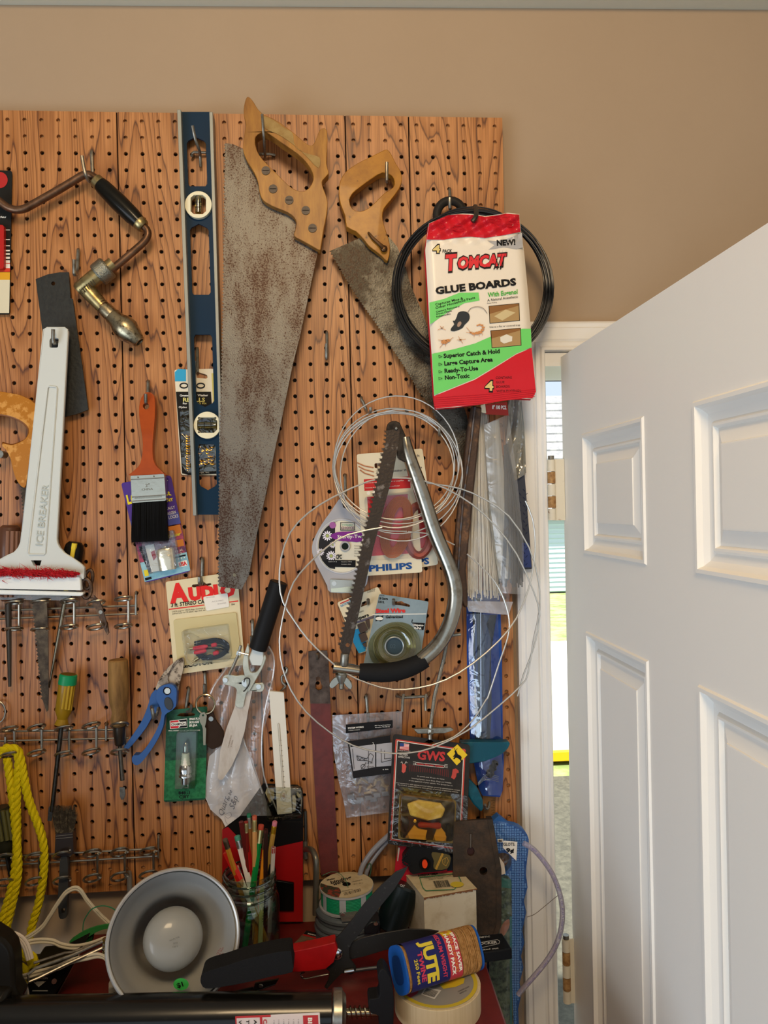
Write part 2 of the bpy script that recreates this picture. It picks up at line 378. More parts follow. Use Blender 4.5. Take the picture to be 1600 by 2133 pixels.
for k in range(15):
    z0 = GR + .03 + k * .1
    obj(B().add([(1.5, 14.52, z0 + .098), (9.5, 14.52, z0 + .098), (9.5, 14.485, z0), (1.5, 14.485, z0), (1.5, 14.53, z0), (9.5, 14.53, z0)], [(0, 3, 2, 1), (3, 4, 5, 2)]), 'siding_board', sb, hs, flat=True)
sh = mat('#a8a9a8', .85, n=(9, '#8c8d90', .4, .6))
for k in range(14):
    y0 = 14.2 + k * .27; z0 = -.86 + k * .215
    obj(B().hexa([(1.2, y0, z0), (9.8, y0, z0), (9.8, y0 + .32, z0 + .235), (1.2, y0 + .32, z0 + .235), (1.2, y0, z0 + .025), (9.8, y0, z0 + .025), (9.8, y0 + .32, z0 + .24), (1.2, y0 + .32, z0 + .24)]), 'shingle_course', sh, hs, flat=True)
gb = thing('garden_bush', 'low green bush at the foot of the neighbour house wall', 'bush', Vector((3.95, 13.9, GR)))
lf = B(); rnd = random.Random(3)
for k in range(260):
    c = Vector((3.95 + rnd.gauss(0, .28), 13.9 + rnd.gauss(0, .15), GR + abs(rnd.gauss(.14, .12)))); s_ = .05
    q = [c + Vector((rnd.uniform(-s_, s_), rnd.uniform(-s_, s_), rnd.uniform(-s_, s_))) for _ in range(4)]
    lf.add(q, [(0, 1, 2, 3)])
obj(lf, 'leaves', mat('#5d8a32', .7), gb, kind='stuff', flat=True)
obj(B().tube([Vector((3.95, 13.9, GR)), Vector((3.97, 13.9, GR + .2))], -12, 6), 'stem', mat('#5a4630', .8), gb)
# ---------------------------------------------------------------- pegboard
def wood_board():
    m = bpy.data.materials.new('grained_hardboard'); m.use_nodes = True; N = m.node_tree.nodes; Lk = m.node_tree.links; b = N['Principled BSDF']
    def node(t, **k):
        x = N.new(t)
        for a, v in k.items(): setattr(x, a, v)
        return x
    tc = node('ShaderNodeTexCoord'); oi = node('ShaderNodeObjectInfo')
    off = node('ShaderNodeCombineXYZ'); mu = node('ShaderNodeMath', operation='MULTIPLY'); mu.inputs[1].default_value = 37.0
    Lk.new(oi.outputs['Random'], mu.inputs[0]); Lk.new(mu.outputs[0], off.inputs[1])
    def noise(scale, det, dist=0):
        mp = node('ShaderNodeMapping'); mp.inputs['Scale'].default_value = scale; Lk.new(tc.outputs['Object'], mp.inputs[0])
        ad = node('ShaderNodeVectorMath', operation='ADD'); Lk.new(mp.outputs[0], ad.inputs[0]); Lk.new(off.outputs[0], ad.inputs[1])
        n = node('ShaderNodeTexNoise'); n.inputs['Scale'].default_value = 1; n.inputs['Detail'].default_value = det; n.inputs['Roughness'].default_value = .4; n.inputs['Distortion'].default_value = dist
        Lk.new(ad.outputs[0], n.inputs['Vector']); return n.outputs['Fac']
    big = noise((13, 1, 1.15), 1.2, .1)
    k1 = node('ShaderNodeMath', operation='MULTIPLY'); k1.inputs[1].default_value = 26; Lk.new(big, k1.inputs[0])
    sm_ = noise((90, 1, 9), 2); k2 = node('ShaderNodeMath', operation='MULTIPLY_ADD'); k2.inputs[1].default_value = .9; Lk.new(sm_, k2.inputs[0]); Lk.new(k1.outputs[0], k2.inputs[2])
    fr = node('ShaderNodeMath', operation='FRACT'); Lk.new(k2.outputs[0], fr.inputs[0])
    cr = node('ShaderNodeValToRGB'); e = cr.color_ramp; e.elements[0].position = 0; e.elements[0].color = lin('#b47842'); e.elements[1].position = .84; e.elements[1].color = lin('#a06530')
    x = e.elements.new(.93); x.color = lin('#5e3214'); x = e.elements.new(1.0); x.color = lin('#aa6e3a'); x = e.elements.new(.35); x.color = lin('#ba7e48')
    Lk.new(fr.outputs[0], cr.inputs[0])
    st = noise((700, 1, 7), 3); cr2 = node('ShaderNodeValToRGB'); cr2.color_ramp.elements[0].position = .36; cr2.color_ramp.elements[0].color = (.62, .55, .5, 1); cr2.color_ramp.elements[1].position = .56; cr2.color_ramp.elements[1].color = (1, 1, 1, 1)
    Lk.new(st, cr2.inputs[0])
    mx = node('ShaderNodeMix', data_type='RGBA', blend_type='MULTIPLY'); mx.inputs[0].default_value = .85; Lk.new(cr.outputs[0], mx.inputs[6]); Lk.new(cr2.outputs[0], mx.inputs[7])
    Lk.new(mx.outputs[2], b.inputs['Base Color']); b.inputs['Roughness'].default_value = .42
    return m
WOOD = wood_board(); I_ = .0254
pb = thing('pegboard', 'wood-grain perforated hardboard panel screwed to the wall behind the tools', 'pegboard', Vector((14 * I_, 0, -45.35 * I_)))
bounds = [-9.5, 6.5, 14.5, 20.5, 24.5, 30.5]; HN = 12
for bi in range(5):
    c0, c1 = int(bounds[bi] + .5), int(bounds[bi + 1] - .5); b = B(); gL = .045 if bi else 0; gR = .045 if bi < 4 else 0
    for c in range(c0, c1 + 1):
        xa = c - .5 + (gL if c == c0 else 0); xb = c + .5 - (gR if c == c1 else 0)
        for rw in range(-2, 46):
            za = -rw + (.55 if rw == -2 else .5); zb = -rw - (.35 if rw == 45 else .5)
            sq = [(xa, zb), (xb, zb), (xb, za), (xa, za)]
            ring = [(c + .126 * math.cos(2 * math.pi * (k + .5) / HN - math.pi * .75), -rw + .126 * math.sin(2 * math.pi * (k + .5) / HN - math.pi * .75)) for k in range(HN)]
            vs = [Vector((x * I_, 0, z * I_)) for x, z in sq + ring] + [Vector((x * I_, .005, z * I_)) for x, z in ring]
            fs = []; q = HN // 4
            for e in range(4):
                r_ = [4 + (e * q + k) % HN for k in range(q)]
                nxt = 4 + ((e + 1) * q) % HN
                fs.append(tuple([e, (e + 1) % 4, nxt] + list(reversed(r_))))
            for k in range(HN): k2 = (k + 1) % HN; fs.append((4 + k, 4 + HN + k, 4 + HN + k2, 4 + k2)[::-1])
            b.add(vs, fs)
    # rim of the panel
    x0, x1, zt, zb = (bounds[bi] + gL) * I_, (bounds[bi + 1] - gR) * I_, 2.55 * I_, -45.35 * I_
    b.add([(x0, 0, zt), (x1, 0, zt), (x1, 0, zb), (x0, 0, zb), (x0, .005, zt), (x1, .005, zt), (x1, .005, zb), (x0, .005, zb)], [(0, 1, 5, 4), (1, 2, 6, 5), (2, 3, 7, 6), (3, 0, 4, 7)])
    obj(b, 'plank_panel', WOOD, pb, flat=True)
    if bi: obj(B().box((bounds[bi] - .05) * I_, (bounds[bi] + .05) * I_, .0018, .0046, zb, zt), 'groove', mat('#2a170c', .8), pb, flat=True)
BAT = mat('#b98a5e', .8, n=(20, '#a87a50', .3, .7, (6, 1, 1)))
for (x0, x1, z0, z1) in ((-9.5, 30.45, .6, 2.5), (-9.5, 30.45, -45.3, -43.45), (28.6, 30.45, -43.4, .55)):
    obj(B().box(x0 * I_, x1 * I_, .0052, .0252, z0 * I_, z1 * I_), 'batten', BAT, pb, flat=True)
# ---------------------------------------------------------------- tools hung on the board, upper left
WIRE = mat('#a8a498', .35, 1.0)
# packaged item cut by the frame's left edge
t = thing('blister_card', 'black, red and yellow retail card behind the brace, cut by the left edge', 'package', (0, 655, 0))
obj(B().poly(rrect([(-60, 352), (25, 356), (20, 655), (-60, 655)], 4), 6, 1), 'backing_card', mat('#22211f', .5), t)
obj(B().poly([(-60, 548), (21, 548), (21, 566), (-60, 566)], 6.6), 'red_stripe', mat('#cf3a24', .5), t)
obj(B().poly([(-60, 567), (21, 567), (20.5, 583), (-60, 583)], 6.6), 'yellow_stripe', mat('#dba021', .5), t)
obj(B().poly([(-60, 583), (20.5, 583), (19, 652), (-60, 652)], 6.6), 'pale_print', mat('#d8cfb2', .5), t)
obj(B().poly(circ(-1, 375, 17, 24), 6.6), 'red_badge', mat('#b32a28', .5), t)
b = B(); b.text('eries', -8, 454, 4.5, w=21, d=6.8, bold=.02, shear=.3)
for y, h in ((479, 1.2), (499, 1.6), (512, 2), (522, 3), (529, 3.5), (537, 4.5), (545, 6), (554, 9)): b.poly(quad(8, y - h / 2, 20.5, y + h / 2), 6.7)
obj(b, 'lettering', WHITEPR, t)
obj(B().poly(rrect([(-60, 466), (8, 468), (8, 560), (-60, 560)], 6), 14, 8), 'red_tray', mat('#b2231f', .35), t, bevel=2)
# brace (hand drill)
BR = mat('#7a5b45', .42, .85, n=(60, '#4f3826', .35, .7), coat=.2); BRASS = mat('#a59468', .35, .9, n=(90, '#6a5a36', .45, .75)); NICK = mat('#a89c80', .34, 1, n=(150, '#4a3f30', .5, .68))
t = thing('hand_brace', 'old steel hand brace drill with black swing handle hung on a two-prong hook', 'hand drill', (190, 380, 20))
b = B(); p = KD('a', "-60,830 0,880 60,925 130,948 200,940 270,905 350,860 500,775 640,690 690,662 740,655 790,680 860,735", 24)
b.tube(p, 7.8, 12, sm=3); p = KD('a', "1160,1060 1195,1085 1225,1115 1232,1160 1200,1215 1100,1305 970,1415 925,1450", 24); b.tube(p, 7.5, 12, sm=3)
obj(b, 'crank_bar', BR, t)
b = B(); b.lathe((207, 382, 24), (293, 467, 24), [(0, 14), (.1, 16.5), (.45, 18.5), (.8, 17.5), (1, 14)], 24); obj(b, 'swing_handle', mat('#14130f', .18, coat=.6, n=(200, '#4a4436', .68, .76)), t)
b = B(); b.lathe((198, 374, 24), (209, 384.5, 24), [(0, 12), (.15, 14), (.9, 15), (1, 13)], 20); obj(b, 'ferrule', BRASS, t); b = B(); b.lathe((289, 463, 24), (300, 473.5, 24), [(0, 15), (.15, 15.5), (.85, 14), (1, 12)], 20); obj(b, 'ferrule', BRASS, t)
b = B(); b.lathe((236, 548, 24), (162, 607, 24), [(0, 13), (.22, 13.5), (.22, 16), (.50, 17), (.95, 15.5), (1, 12)], 20); obj(b, 'ratchet_housing', BRASS, t)
b = B(); b.lathe((226, 556, 24), (203, 574.5, 24), [(0, 21), (.12, 23.5), (.88, 23.5), (1, 21)], 28); obj(b, 'ratchet_ring', mat('#8f8e80', .4, 1, bump=(600, .6)), t, ang=20)
b = B()
for q in range(7):
    u = q / 6; x, y = 196 - 27 * u, 588.5 + 20 * u
    b.tube([(x - 3.5, y - 6, 36.8), (x + 3.5, y + 4, 36.8)], .9, 6)
obj(b, 'gear_teeth', mat('#4a4030', .4, .8), t)
b = B(); b.lathe((178, 600, 24), (215, 641, 24), [(0, 13), (.1, 16.5), (.45, 15.5), (1, 14)], 20); obj(b, 'chuck_neck', BRASS, t)
b = B(); b.lathe((199, 622, 24), (222, 648, 24), [v for q in range(6) for v in ((q / 6, 14.4), (q / 6 + .08, 13.2))] + [(1, 14)], 20); obj(b, 'screw_thread', BR, t)
b = B(); b.lathe((216, 641, 24), (291, 713, 24), [(0, 14), (.08, 15.5), (.22, 15.5), (.24, 17), (.38, 18), (.52, 25), (.66, 25.5), (.98, 13.5), (1, 12), (1, 9), (.9, 8)], 24, capend=False); obj(b, 'chuck_shell', NICK, t)
obj(B().tube([(190, 592, 25), (192, 594, 25)], 2, 6), 'pin', STEEL, t)
# hooks of this corner
obj(B().tube([(193, 372, 2), (192, 345, 4), (191, 319, 4), (191, 314, -3)], 3.6, 8, sm=3).tube([(193, 372, 2), (186, 378, 24), (180, 368, 38), (175, 350, 40), (171, 325, 41)], 3.4, 8, sm=3), 'double_prong_hook', STEEL, label='double prong steel hook holding up the hand brace', cat='hook', group='steel hooks in the pegboard')
hook('empty steel hook between the brace crank and the black blade', (163, 522), (161, 570), (154.5, 541), r=3.6)
# black square blade
t = thing('steel_plate', 'flat dark steel blade with one hole, hanging behind the ice scraper', 'blade', (140, 862, 8))
obj(B().poly(K('e', "297,125 400,85 500,68 572,68 587,282 605,292 735,1212 640,1250 410,1300 380,760"), 14, 3, [circ(111, 590.5, 4.3, 12)]), 'plate', mat('#262826', .5, .3, n=(140, '#1c1d1c', .4, .65), bump=(200, .2)), t, flat=True)
obj(B().tube([(119, 690, 2), (119, 708, 2)], 2, 6), 'screw', STEEL, t)
# ice scraper
WP = mat('#ccd0cb', .42); t = thing('ice_scraper', 'white plastic ice scraper with red bristle strip and raised ICE BREAKER lettering', 'ice scraper', (80, 1240, 20))
body = K('t', "392,-398 420,-412 575,-412 597,-395 598,-370 500,1460 505,1500 525,1540 570,1590 650,1640 700,1675 730,1700 745,1720 745,1810 -260,1810 -260,1740 -60,1700 0,1650 70,1612 130,1585 170,1540 190,1490 200,1400")
holes = [rrect(K('t', "440,-305 455,-328 522,-322 515,-238 440,-238"), 3, 2), K('t', "275,1652 370,1652 355,1700 300,1700")]
obj(B().poly(body, 40, 9, holes), 'handle', WP, t, flat=True); obj(B().tube([(x, y, 38.5) for x, y in body], 2.3, 8, closed=True), 'rounded_rim', WP, t)
rim = K('t', "425,120 440,105 500,112 507,130 402,1590 392,1600 262,1600 248,1585")
obj(B().tube([(x, y, 40.5) for x, y in rim], 2.0, 6, closed=True), 'panel_rim', WP, t)
b = B().text('ICE BREAKER', 87.5, 1137, 15, 83.7, w=128, d=41.2, bold=.012, fn=None); obj(b, 'raised_lettering', mat('#b4bab4', .5), t)
b = B().poly(K('t', "-260,1790 715,1800 722,1920 -260,1900"), 43, 10); b.poly(K('t', "-260,1905 740,1935 738,1960 710,1972 -260,1952"), 40, 12); obj(b, 'blade_holder', mat('#e9ece8', .4), t, bevel=1.5)
obj(B().poly(K('t', "-260,1955 700,1975 695,2010 -260,2000"), 30, 2), 'clear_blade', clear('#e8dfd2', .12, .1, None), t)
b = B(); rnd = random.Random(5)
for q in range(1500):
    x = rnd.uniform(-40, 166); e = 1 - max(0, (x - 135) / 32) * .8; y = 1192 + .02 * x + rnd.gauss(0, 4.2) * e; a = rnd.uniform(0, 6.28); l = rnd.uniform(7, 16) * e * (1.5 if q % 6 == 0 else 1); z = rnd.uniform(43, 53)
    x2, y2 = x + math.cos(a) * l * 1.3, y + math.sin(a) * l * .75; p0, p1 = P(x, y, z), P(x2, y2, z + rnd.uniform(0, 4)); dl = Vector((0.0003, 0, .0003)); b.add([p0 - dl * 1.6, p0 + dl * 1.6, p1], [(0, 1, 2)])
obj(b, 'bristles', mat('#b5101a', .6), t, kind='stuff', flat=True)
obj(B().tube([(-40, 1190, 44), (150, 1196, 44), (166, 1194, 43)], [6, 6, 1.5], 8), 'bristle_core', mat('#8a1219', .7), t)
hook('steel hook through the slot of the ice scraper', (119, 700), (126, 713), (111, 686), r=3.6, reach=48)
# keyhole saw with orange handle
OR = mat('#b0701f', .35, n=(60, '#cf9448', .52, .6), coat=.3)
t = thing('keyhole_saw', 'keyhole saw with worn orange wooden handle, blade running down behind the ice scraper', 'saw', (60, 1000, 20))
hd = smooth(K('t', "-170,260 -60,170 0,150 80,165 170,180 250,215 300,250 335,290 320,420 290,560 275,700 250,850 230,985 205,1005 170,975 140,925 115,850 95,760 60,680 22,640 25,612 100,628 170,605 225,570 255,520 250,470 200,420 120,380 40,360 -30,352 -100,380 -140,450"), 2)
obj(B().poly(hd, 30, 16), 'handle', OR, t, bevel=4, seg=3)
lip = smooth(K('t', "-30,352 40,360 120,380 200,420 250,470 262,520 235,580 170,615 100,632 22,612"), 3, False); obj(B().tube([(x, y, 27) for x, y in lip], 3.2, 8), 'grip_edge', mat('#7d4713', .4), t)
b = B(); pts = []; n = 60
L0, L1 = Vector((43, 1006)), Vector((88, 1462)); R0, R1 = Vector((62, 1000)), Vector((100, 1483))
for q in range(n):
    u = q / n; p = L0.lerp(L1, u); pts.append((p.x - 2.6, p.y)); p = L0.lerp(L1, u + .5 / n); pts.append((p.x + 1.2, p.y))
pts += [(97, 1483), (100, 1480), (101, 1440), (100, 1310), (97, 1250), (85, 1150), (70, 1040), (62, 998)]
obj(B().poly(pts, 22, 1.6), 'blade', mat('#544636', .45, .85, n=(70, '#2f2620', .4, .65)), t, flat=True)
obj(B().poly(circ(-1, 946, 8), 33, 18), 'handle_screw', STEEL, t)
# level
LV = mat('#0c2a40', .42, coat=.2); AL = mat('#8d8f88', .45, .3, n=(40, '#8a8c86', .4, .7)); IV = mat('#e6dfbf', .4)
t = thing('spirit_level', 'long blue I-beam spirit level with two ivory vial rings', 'level', (430, 1072, 20))
TL, TR, BL, BR_ = Vector((371, 232)), Vector((441, 236)), Vector((404, 1073)), Vector((466, 1071))
def lv(u, y):                                  # point across the level at a photo height
    k = (y - 232) / 841; a = TL.lerp(BL, k); c = TR.lerp(BR_, k); return (a.x + (c.x - a.x) * u, y)
holes = []
def slot(y0, y1, pk0, pk1): return [lv(.22, y0 + 6), lv(.27, y0), *([lv(.5, y0 - 8)] if pk0 else []), lv(.74, y0), lv(.80, y0 + 6), lv(.80, y1 - 5), lv(.74, y1), *([lv(.5, y1 + 8)] if pk1 else []), lv(.27, y1), lv(.22, y1 - 5)]
wh = [slot(293, 388, 1, 0), slot(474, 614, 1, 0), slot(697, 840, 0, 1), slot(925, 1013, 0, 1)]
vc = [(413, 426, 26), (431.5, 885.5, 26)]
wh += [circ(x, y, r - 4, 24) for x, y, r in vc]
obj(B().poly([lv(.02, 233), lv(.98, 233), lv(.98, 1072), lv(.02, 1072)], 18, 4, wh), 'web', LV, t, flat=True)
for u0, u1 in ((-.03, .085), (.925, 1.03)):
    obj(B().poly([lv(u0, 228 if u0 < 0 else 233), lv(u1, 228 if u0 < 0 else 233), lv(u1, 1074), lv(u0, 1074)], 30, 24), 'flange', AL, t, bevel=.6)
for q, (x, y, r) in enumerate(vc):
    inner = [(x + a, y + c) for a, c in ([(-16, -14), (-9, -20), (9, -20), (16, -14), (16, 14), (9, 20), (-9, 20), (-16, 14)] if q == 0 else [(-21, -9), (-14, -16), (14, -16), (21, -9), (21, 9), (14, 16), (-14, 16), (-21, 9)])]
    vr = obj(B().poly(circ(x, y, r + 2, 40), 25, 12, [inner]), 'vial_ring', IV, t, bevel=1)
    b = B(); b.lathe((x, y - 17, 20), (x, y + 17, 20), [(0, 6), (.5, 7), (1, 6)], 14) if q == 0 else b.lathe((x - 19, y, 20), (x + 19, y, 20), [(0, 6), (.5, 7), (1, 6)], 14)
    obj(b, 'vial', clear('#cfc98f', .15, .05, None), vr)
    b = B(); b.tube([(x - 7, y - 5, 25), (x + 7, y - 5, 25)], .6, 6).tube([(x - 7, y + 5, 25), (x + 7, y + 5, 25)], .6, 6) if q == 0 else b.tube([(x - 6, y - 8, 25), (x - 6, y + 8, 25)], .7, 6).tube([(x + 8, y - 8, 25), (x + 8, y + 8, 25)], .7, 6)
    obj(b, 'vial_line', BLACKPL, vr)
b = B().tube([(401, 262, 50), (407, 290, 44), (415, 312, 30), (417, 325, 12), (418, 348, 8)], 3, 8, sm=2).tube([(399, 321, 10), (404, 317, 10), (428, 318, 8), (434, 316, 2)], 3, 8).tube([(399, 324, 10), (403, 325, 4), (404, 321, -6)], 3, 8)
obj(b, 'two_prong_hook', STEEL, label='forked steel hook in the top slot of the blue level', cat='hook', group='steel hooks in the pegboard')
hook('steel hook inside the third slot of the blue level', (411, 727), (411, 772), (407, 752), r=3.4, reach=9)
# grommet kit card behind the level
t = thing('grommet_card', 'black card of brass grommets with a blue corner, behind the blue level', 'package', (410, 988, 5))
q4 = [(363, 770), (447, 768), (458, 990), (377, 989)]
obj(B().poly(rrect(q4, 5), 4, 1, [K('h', "250,335 262,318 345,345 352,368 340,378 255,372")]), 'backing_card', CARD, t)
obj(B().poly(K('h', "60,320 90,292 160,296 160,402 62,402"), 4.5), 'blue_corner', mat('#2f9fc9', .5), t)
obj(B().poly(K('h', "70,494 382,494 430,1225 185,1235 125,1220"), 4.5), 'black_print', mat('#1b1a18', .5), t)
obj(B().poly(K('h', "386,330 412,330 455,1235 432,1235"), 4.5), 'yellow_strip', mat('#cdbf6a', .5), t)
b = B(); W_ = lambda st, x, y, h, w, **k: b.text(st, *K('h', '%f,%f' % (x, y))[0], h, 0, w, d=5, **k)
W_('Gromm', 105, 537, 4.5, 20, bold=.02); W_('Washer', 262, 535, 4.5, 22, bold=.02); W_('& Washers', 258, 483, 2.6, 22); W_('24 Brass', 98, 485, 2.6, 16); W_('Ojales', 95, 640, 4, 17, bold=.01); W_('For', 132, 606, 3.6, 9, bold=.03); W_('adge, Inc.', 268, 1218, 3, 24)
wh_ = b; b = B(); W_('REFILLS', 133, 583, 8.5, 46, bold=.03); W_('R-2 Kit', 248, 606, 4, 22, bold=.01)
obj(wh_, 'lettering', WHITEPR, t); obj(b, 'yellow_lettering', mat('#d9cf7a', .5), t)
b = B()
for x, y in ((140, 440), (290, 440)): b.tube([(px, py, 5.2) for px, py in circ(*K('h', '%d,%d' % (x, y))[0], 8, 16, 5)], 1.2, 6, closed=True)
obj(b, 'grommet_picture', BLACKPR, t)
obj(B().poly(rrect(K('h', "105,660 430,660 440,1200 170,1215 120,1150"), 4), 14, 9), 'blister', clear('#e8e4d0', .10, .08), t, bevel=2)
b = B(); rnd = random.Random(2)
for _ in range(26):
    x, y = K('h', '%f,%f' % (rnd.uniform(280, 400), rnd.uniform(980, 1140)))[0]; z = rnd.uniform(6, 9); r_ = rnd.uniform(3, 4.5)
    b.tube([(p_[0], p_[1], z) for p_ in circ(x, y, r_, 10, r_ * rnd.uniform(.5, 1))], 1, 5, closed=True)
for y in range(880, 1180, 22): x, yy = K('h', '%f,%f' % (168 + y * .01, y))[0]; b.tube([(p_[0], p_[1], 8) for p_ in circ(x, yy, 4, 10, 3)], 1.2, 5, closed=True)
obj(b, 'grommets', mat('#d8ac3c', .25, 1), t, kind='stuff')
# big hand saw
SAWST = mat('#6e6a63', .45, .6, n=(20, '#54463a', .42, .70, (1, 1, .4)), n2=(420, '#3c2416', .81), bump=(500, .25)); SAWWOOD = mat('#a87530', .45, n=(60, '#7d5020', .35, .68, (1, 1, .2)), coat=.15)
def saw_edge(pts, pitch, dep):
    out = []
    for (x0, y0), (x1, y1) in zip(pts[:-1], pts[1:]):
        l = math.hypot(x1 - x0, y1 - y0); n = max(1, int(l / pitch)); nx, ny = -(y1 - y0) / l, (x1 - x0) / l
        for q in range(n):
            u = q / n; out.append((x0 + (x1 - x0) * u, y0 + (y1 - y0) * u)); u = (q + .45) / n
            out.append((x0 + (x1 - x0) * u + nx * dep, y0 + (y1 - y0) * u + ny * dep))
    out.append(pts[-1]); return out
t = thing('hand_saw', 'large rust-spotted hand saw with worn wooden handle reaching above the pegboard', 'saw', (560, 520, 35))
edge = [(470, 298), (468.5, 480), (465, 690), (462, 820), (459.5, 905), (457.5, 1050), (456.5, 1222)]
out = saw_edge(edge, 7.2, 3.4) + [(503, 1228), (518, 1200), (533, 1122), (554, 1028), (575, 925), (584, 887), (609, 763), (625, 700), (645, 605), (664, 515), (600, 400), (520, 330), (505, 309), (485, 300)]
obj(B().poly(out, 37, 1.5, [circ(488.5, 1198, 3.6, 10)]), 'blade', SAWST, t, flat=True)
H = smooth(K('b', "660,5 690,20 720,60 750,110 800,155 880,190 960,240 1040,300 1110,360 1160,400 1200,410 1230,370 1255,300 1280,270 1325,285 1325,450 1320,560 1335,620 1335,650 1290,700 1285,740 1310,810 1330,890 1320,1000 1300,1100 1275,1250 1265,1285 1200,1250 1110,1200 1050,1165 1060,1120 1070,1060 1050,1010 990,965 900,930 820,890 780,850 760,790 750,720 720,640 670,560 640,500 625,440 630,370 640,300 650,240 635,180 630,120 640,50"), 2)
HO = smooth(K('b', "725,360 750,320 800,300 850,320 950,390 1080,480 1160,560 1205,640 1210,700 1180,760 1130,795 1070,785 1000,740 900,640 790,530 740,450"), 2)
obj(B().poly(H, 49, 23, [HO]), 'handle', SAWWOOD, t, bevel=4.5, seg=3)
obj(B().poly(smooth(K('b', "790,170 880,200 960,260 1030,300 1045,340 1060,420 1130,470 1240,500 1270,530 1255,600 1180,530 1100,450 1000,370 900,310 810,270"), 2), 49.8), 'worn_patch', mat('#a08552', .7, n=(60, '#8a6a3a', .4, .7)), t)
b = B()
for x, y in K('b', "815,620 875,772 1010,866 1148,952 1204,1100"):
    n_ = obj(B().poly(circ(x, y, 9, 20), 50.3, 2), 'saw_nut', mat('#4a3e34', .5, .2, n=(100, '#332a24', .4, .7)), t); obj(B().poly(quad(x - 7, y - .8, x + 7, y + .8), 50.5), 'slot', mat('#2a211a', .8), n_)
b = B().tube([(546, 238, 62), (548, 262, 60), (550, 290, 50), (552, 318, 26), (553, 332, 8)], 2.8, 8, sm=2).tube([(541, 321, 10), (546, 321, 12), (562, 321, 10), (571, 323, 8), (572, 324, -4)], 3, 8)
obj(b, 'cross_bar_hook', STEEL, label='long steel hook holding the big hand saw by its handle', cat='hook', group='steel hooks in the pegboard')
# second saw
t = thing('panel_saw', 'smaller hand saw with rounded orange-brown handle and mottled grey blade', 'saw', (760, 500, 25))
edge = K('c', "115,875 180,990 250,1110 330,1230 430,1370 540,1540 620,1660 700,1800 790,1920") + K('i', "930,180 1000,290 1055,400")
out = saw_edge(edge, 6.0, -3.2) + K('i', "1080,440 1125,420 1150,380 1120,180 1060,20") + [(905, 720), (880, 650), (858, 600), (840, 545), (828, 515), (812, 495), (770, 478), (754, 494)]
obj(B().poly(out, 20, 1.4), 'blade', mat('#605d55', .42, .7, n=(11, '#37322a', .46, .56), n2=(260, '#33271e', .84), bump=(400, .3)), t, flat=True)
H = smooth(K('c', "500,195 530,230 560,290 590,340 600,400 580,460 520,540 480,590 470,640 480,700 510,790 520,860 505,940 470,910 420,870 380,840 340,790 290,740 230,710 220,640 190,560 178,480 190,400 230,340 300,290 380,250 450,215"), 2)
HO = smooth(K('c', "250,540 270,490 330,440 400,390 470,350 530,370 550,410 540,450 480,490 430,540 380,585 320,610 270,590"), 2)
obj(B().poly(H, 32, 20, [HO]), 'handle', mat('#a8701f', .4, n=(34, '#8a5817', .4, .68), n2=(90, '#5c3a14', .92), coat=.25), t, bevel=4, seg=3)
b = B().tube([(767, 484, 34), (777, 496, 36), (790, 508, 36), (799, 517, 38)], [2.2, 3.2, 3.6, 5], 10).sphere((800, 518, 37), 7.5, 14, (1, .6, 1)); obj(b, 'handle_bolt', mat('#5a4028', .35, .8), t)
hook('steel hook in the handle of the smaller saw', (808, 336), (807, 376), (806, 338), r=3.2, reach=40)
hook('bare steel hook right of the big saw blade', (681, 694), (682, 745), (680, 716), r=3.2, reach=18)
# orange handled paint brush
t = thing('paint_brush', 'two inch paint brush with orange handle and clean black bristles', 'paint brush', (310, 1140, 20))
H = smooth(K('e', "1235,1065 1275,1085 1290,1130 1292,1250 1280,1400 1272,1500 1275,1610 1300,1680 1365,1745 1365,1765 1088,1765 1092,1740 1150,1690 1180,1620 1190,1500 1175,1380 1158,1250 1165,1150 1195,1085"), 2)
obj(B().poly(H, 30, 14, [circ(304, 846, 6.5, 14)]), 'handle', mat('#ad4a0c', .3, n=(20, '#963c08', .4, .7), coat=.4), t, bevel=5, seg=4)
fq = [(271.5, 991), (342, 987), (346, 1043), (275, 1048)]
fr = obj(B().poly(rrect(fq, 3), 33, 19), 'ferrule', mat('#c3bfae', .22, 1, bump=(80, .15)), t, bevel=2.5, seg=3)
b = B()
for v_ in (.14, .78, .93): p0, p1 = lerp4(fq, 0.01, v_), lerp4(fq, .99, v_); b.tube([(*p0, 32.8), (*p1, 32.8)], 1.2, 8)
obj(b, 'ferrule_ridge', CHROME, fr)
b = B()
for q in range(26): p0 = lerp4(fq, .1 + q * .031, .82); b.tube([(p0[0] - .6, p0[1] + 2.2, 33.4), (p0[0] + 1, p0[1] - 2.2, 33.4)], .5, 4)
obj(b, 'knurling', mat('#8a8676', .3, 1), fr)
b = B()
for x in (.22, .69): obj(B().sphere((*lerp4(fq, x, .07), 33.3), 1.8, 8), 'nail', STEEL, fr)
obj(B().text('2"', 303, 1014, 6.5, 5, w=9, d=33.4, bold=.01).text('CHINA', 295.5, 1022, 4.6, 4, w=23, d=33.4), 'stamped_lettering', mat('#6e6a5e', .5), fr)
b = B(); rnd = random.Random(8)
b.poly([(276, 1046), (345, 1042), (349, 1126), (274, 1130)], 27, 10)
for q in range(900):
    u = rnd.random(); z = rnd.uniform(18, 32); x0 = 276 + 69 * u; x1 = 273 + 77 * u + rnd.uniform(-1, 1); y1 = 1137 - 4 * u + rnd.uniform(-3, 1)
    p0, p1 = P(x0, 1045 - 4 * u, z), P(x1, y1, z); e = Vector((.0005, 0, 0)); b.add([p0 - e, p0 + e, p1], [(0, 1, 2)])
obj(b, 'bristles', mat('#060505', .6), t, kind='stuff', flat=True)
hook('steel hook holding the orange paint brush', (308.5, 796), (308, 838), (303.5, 820), r=3.4, reach=34)
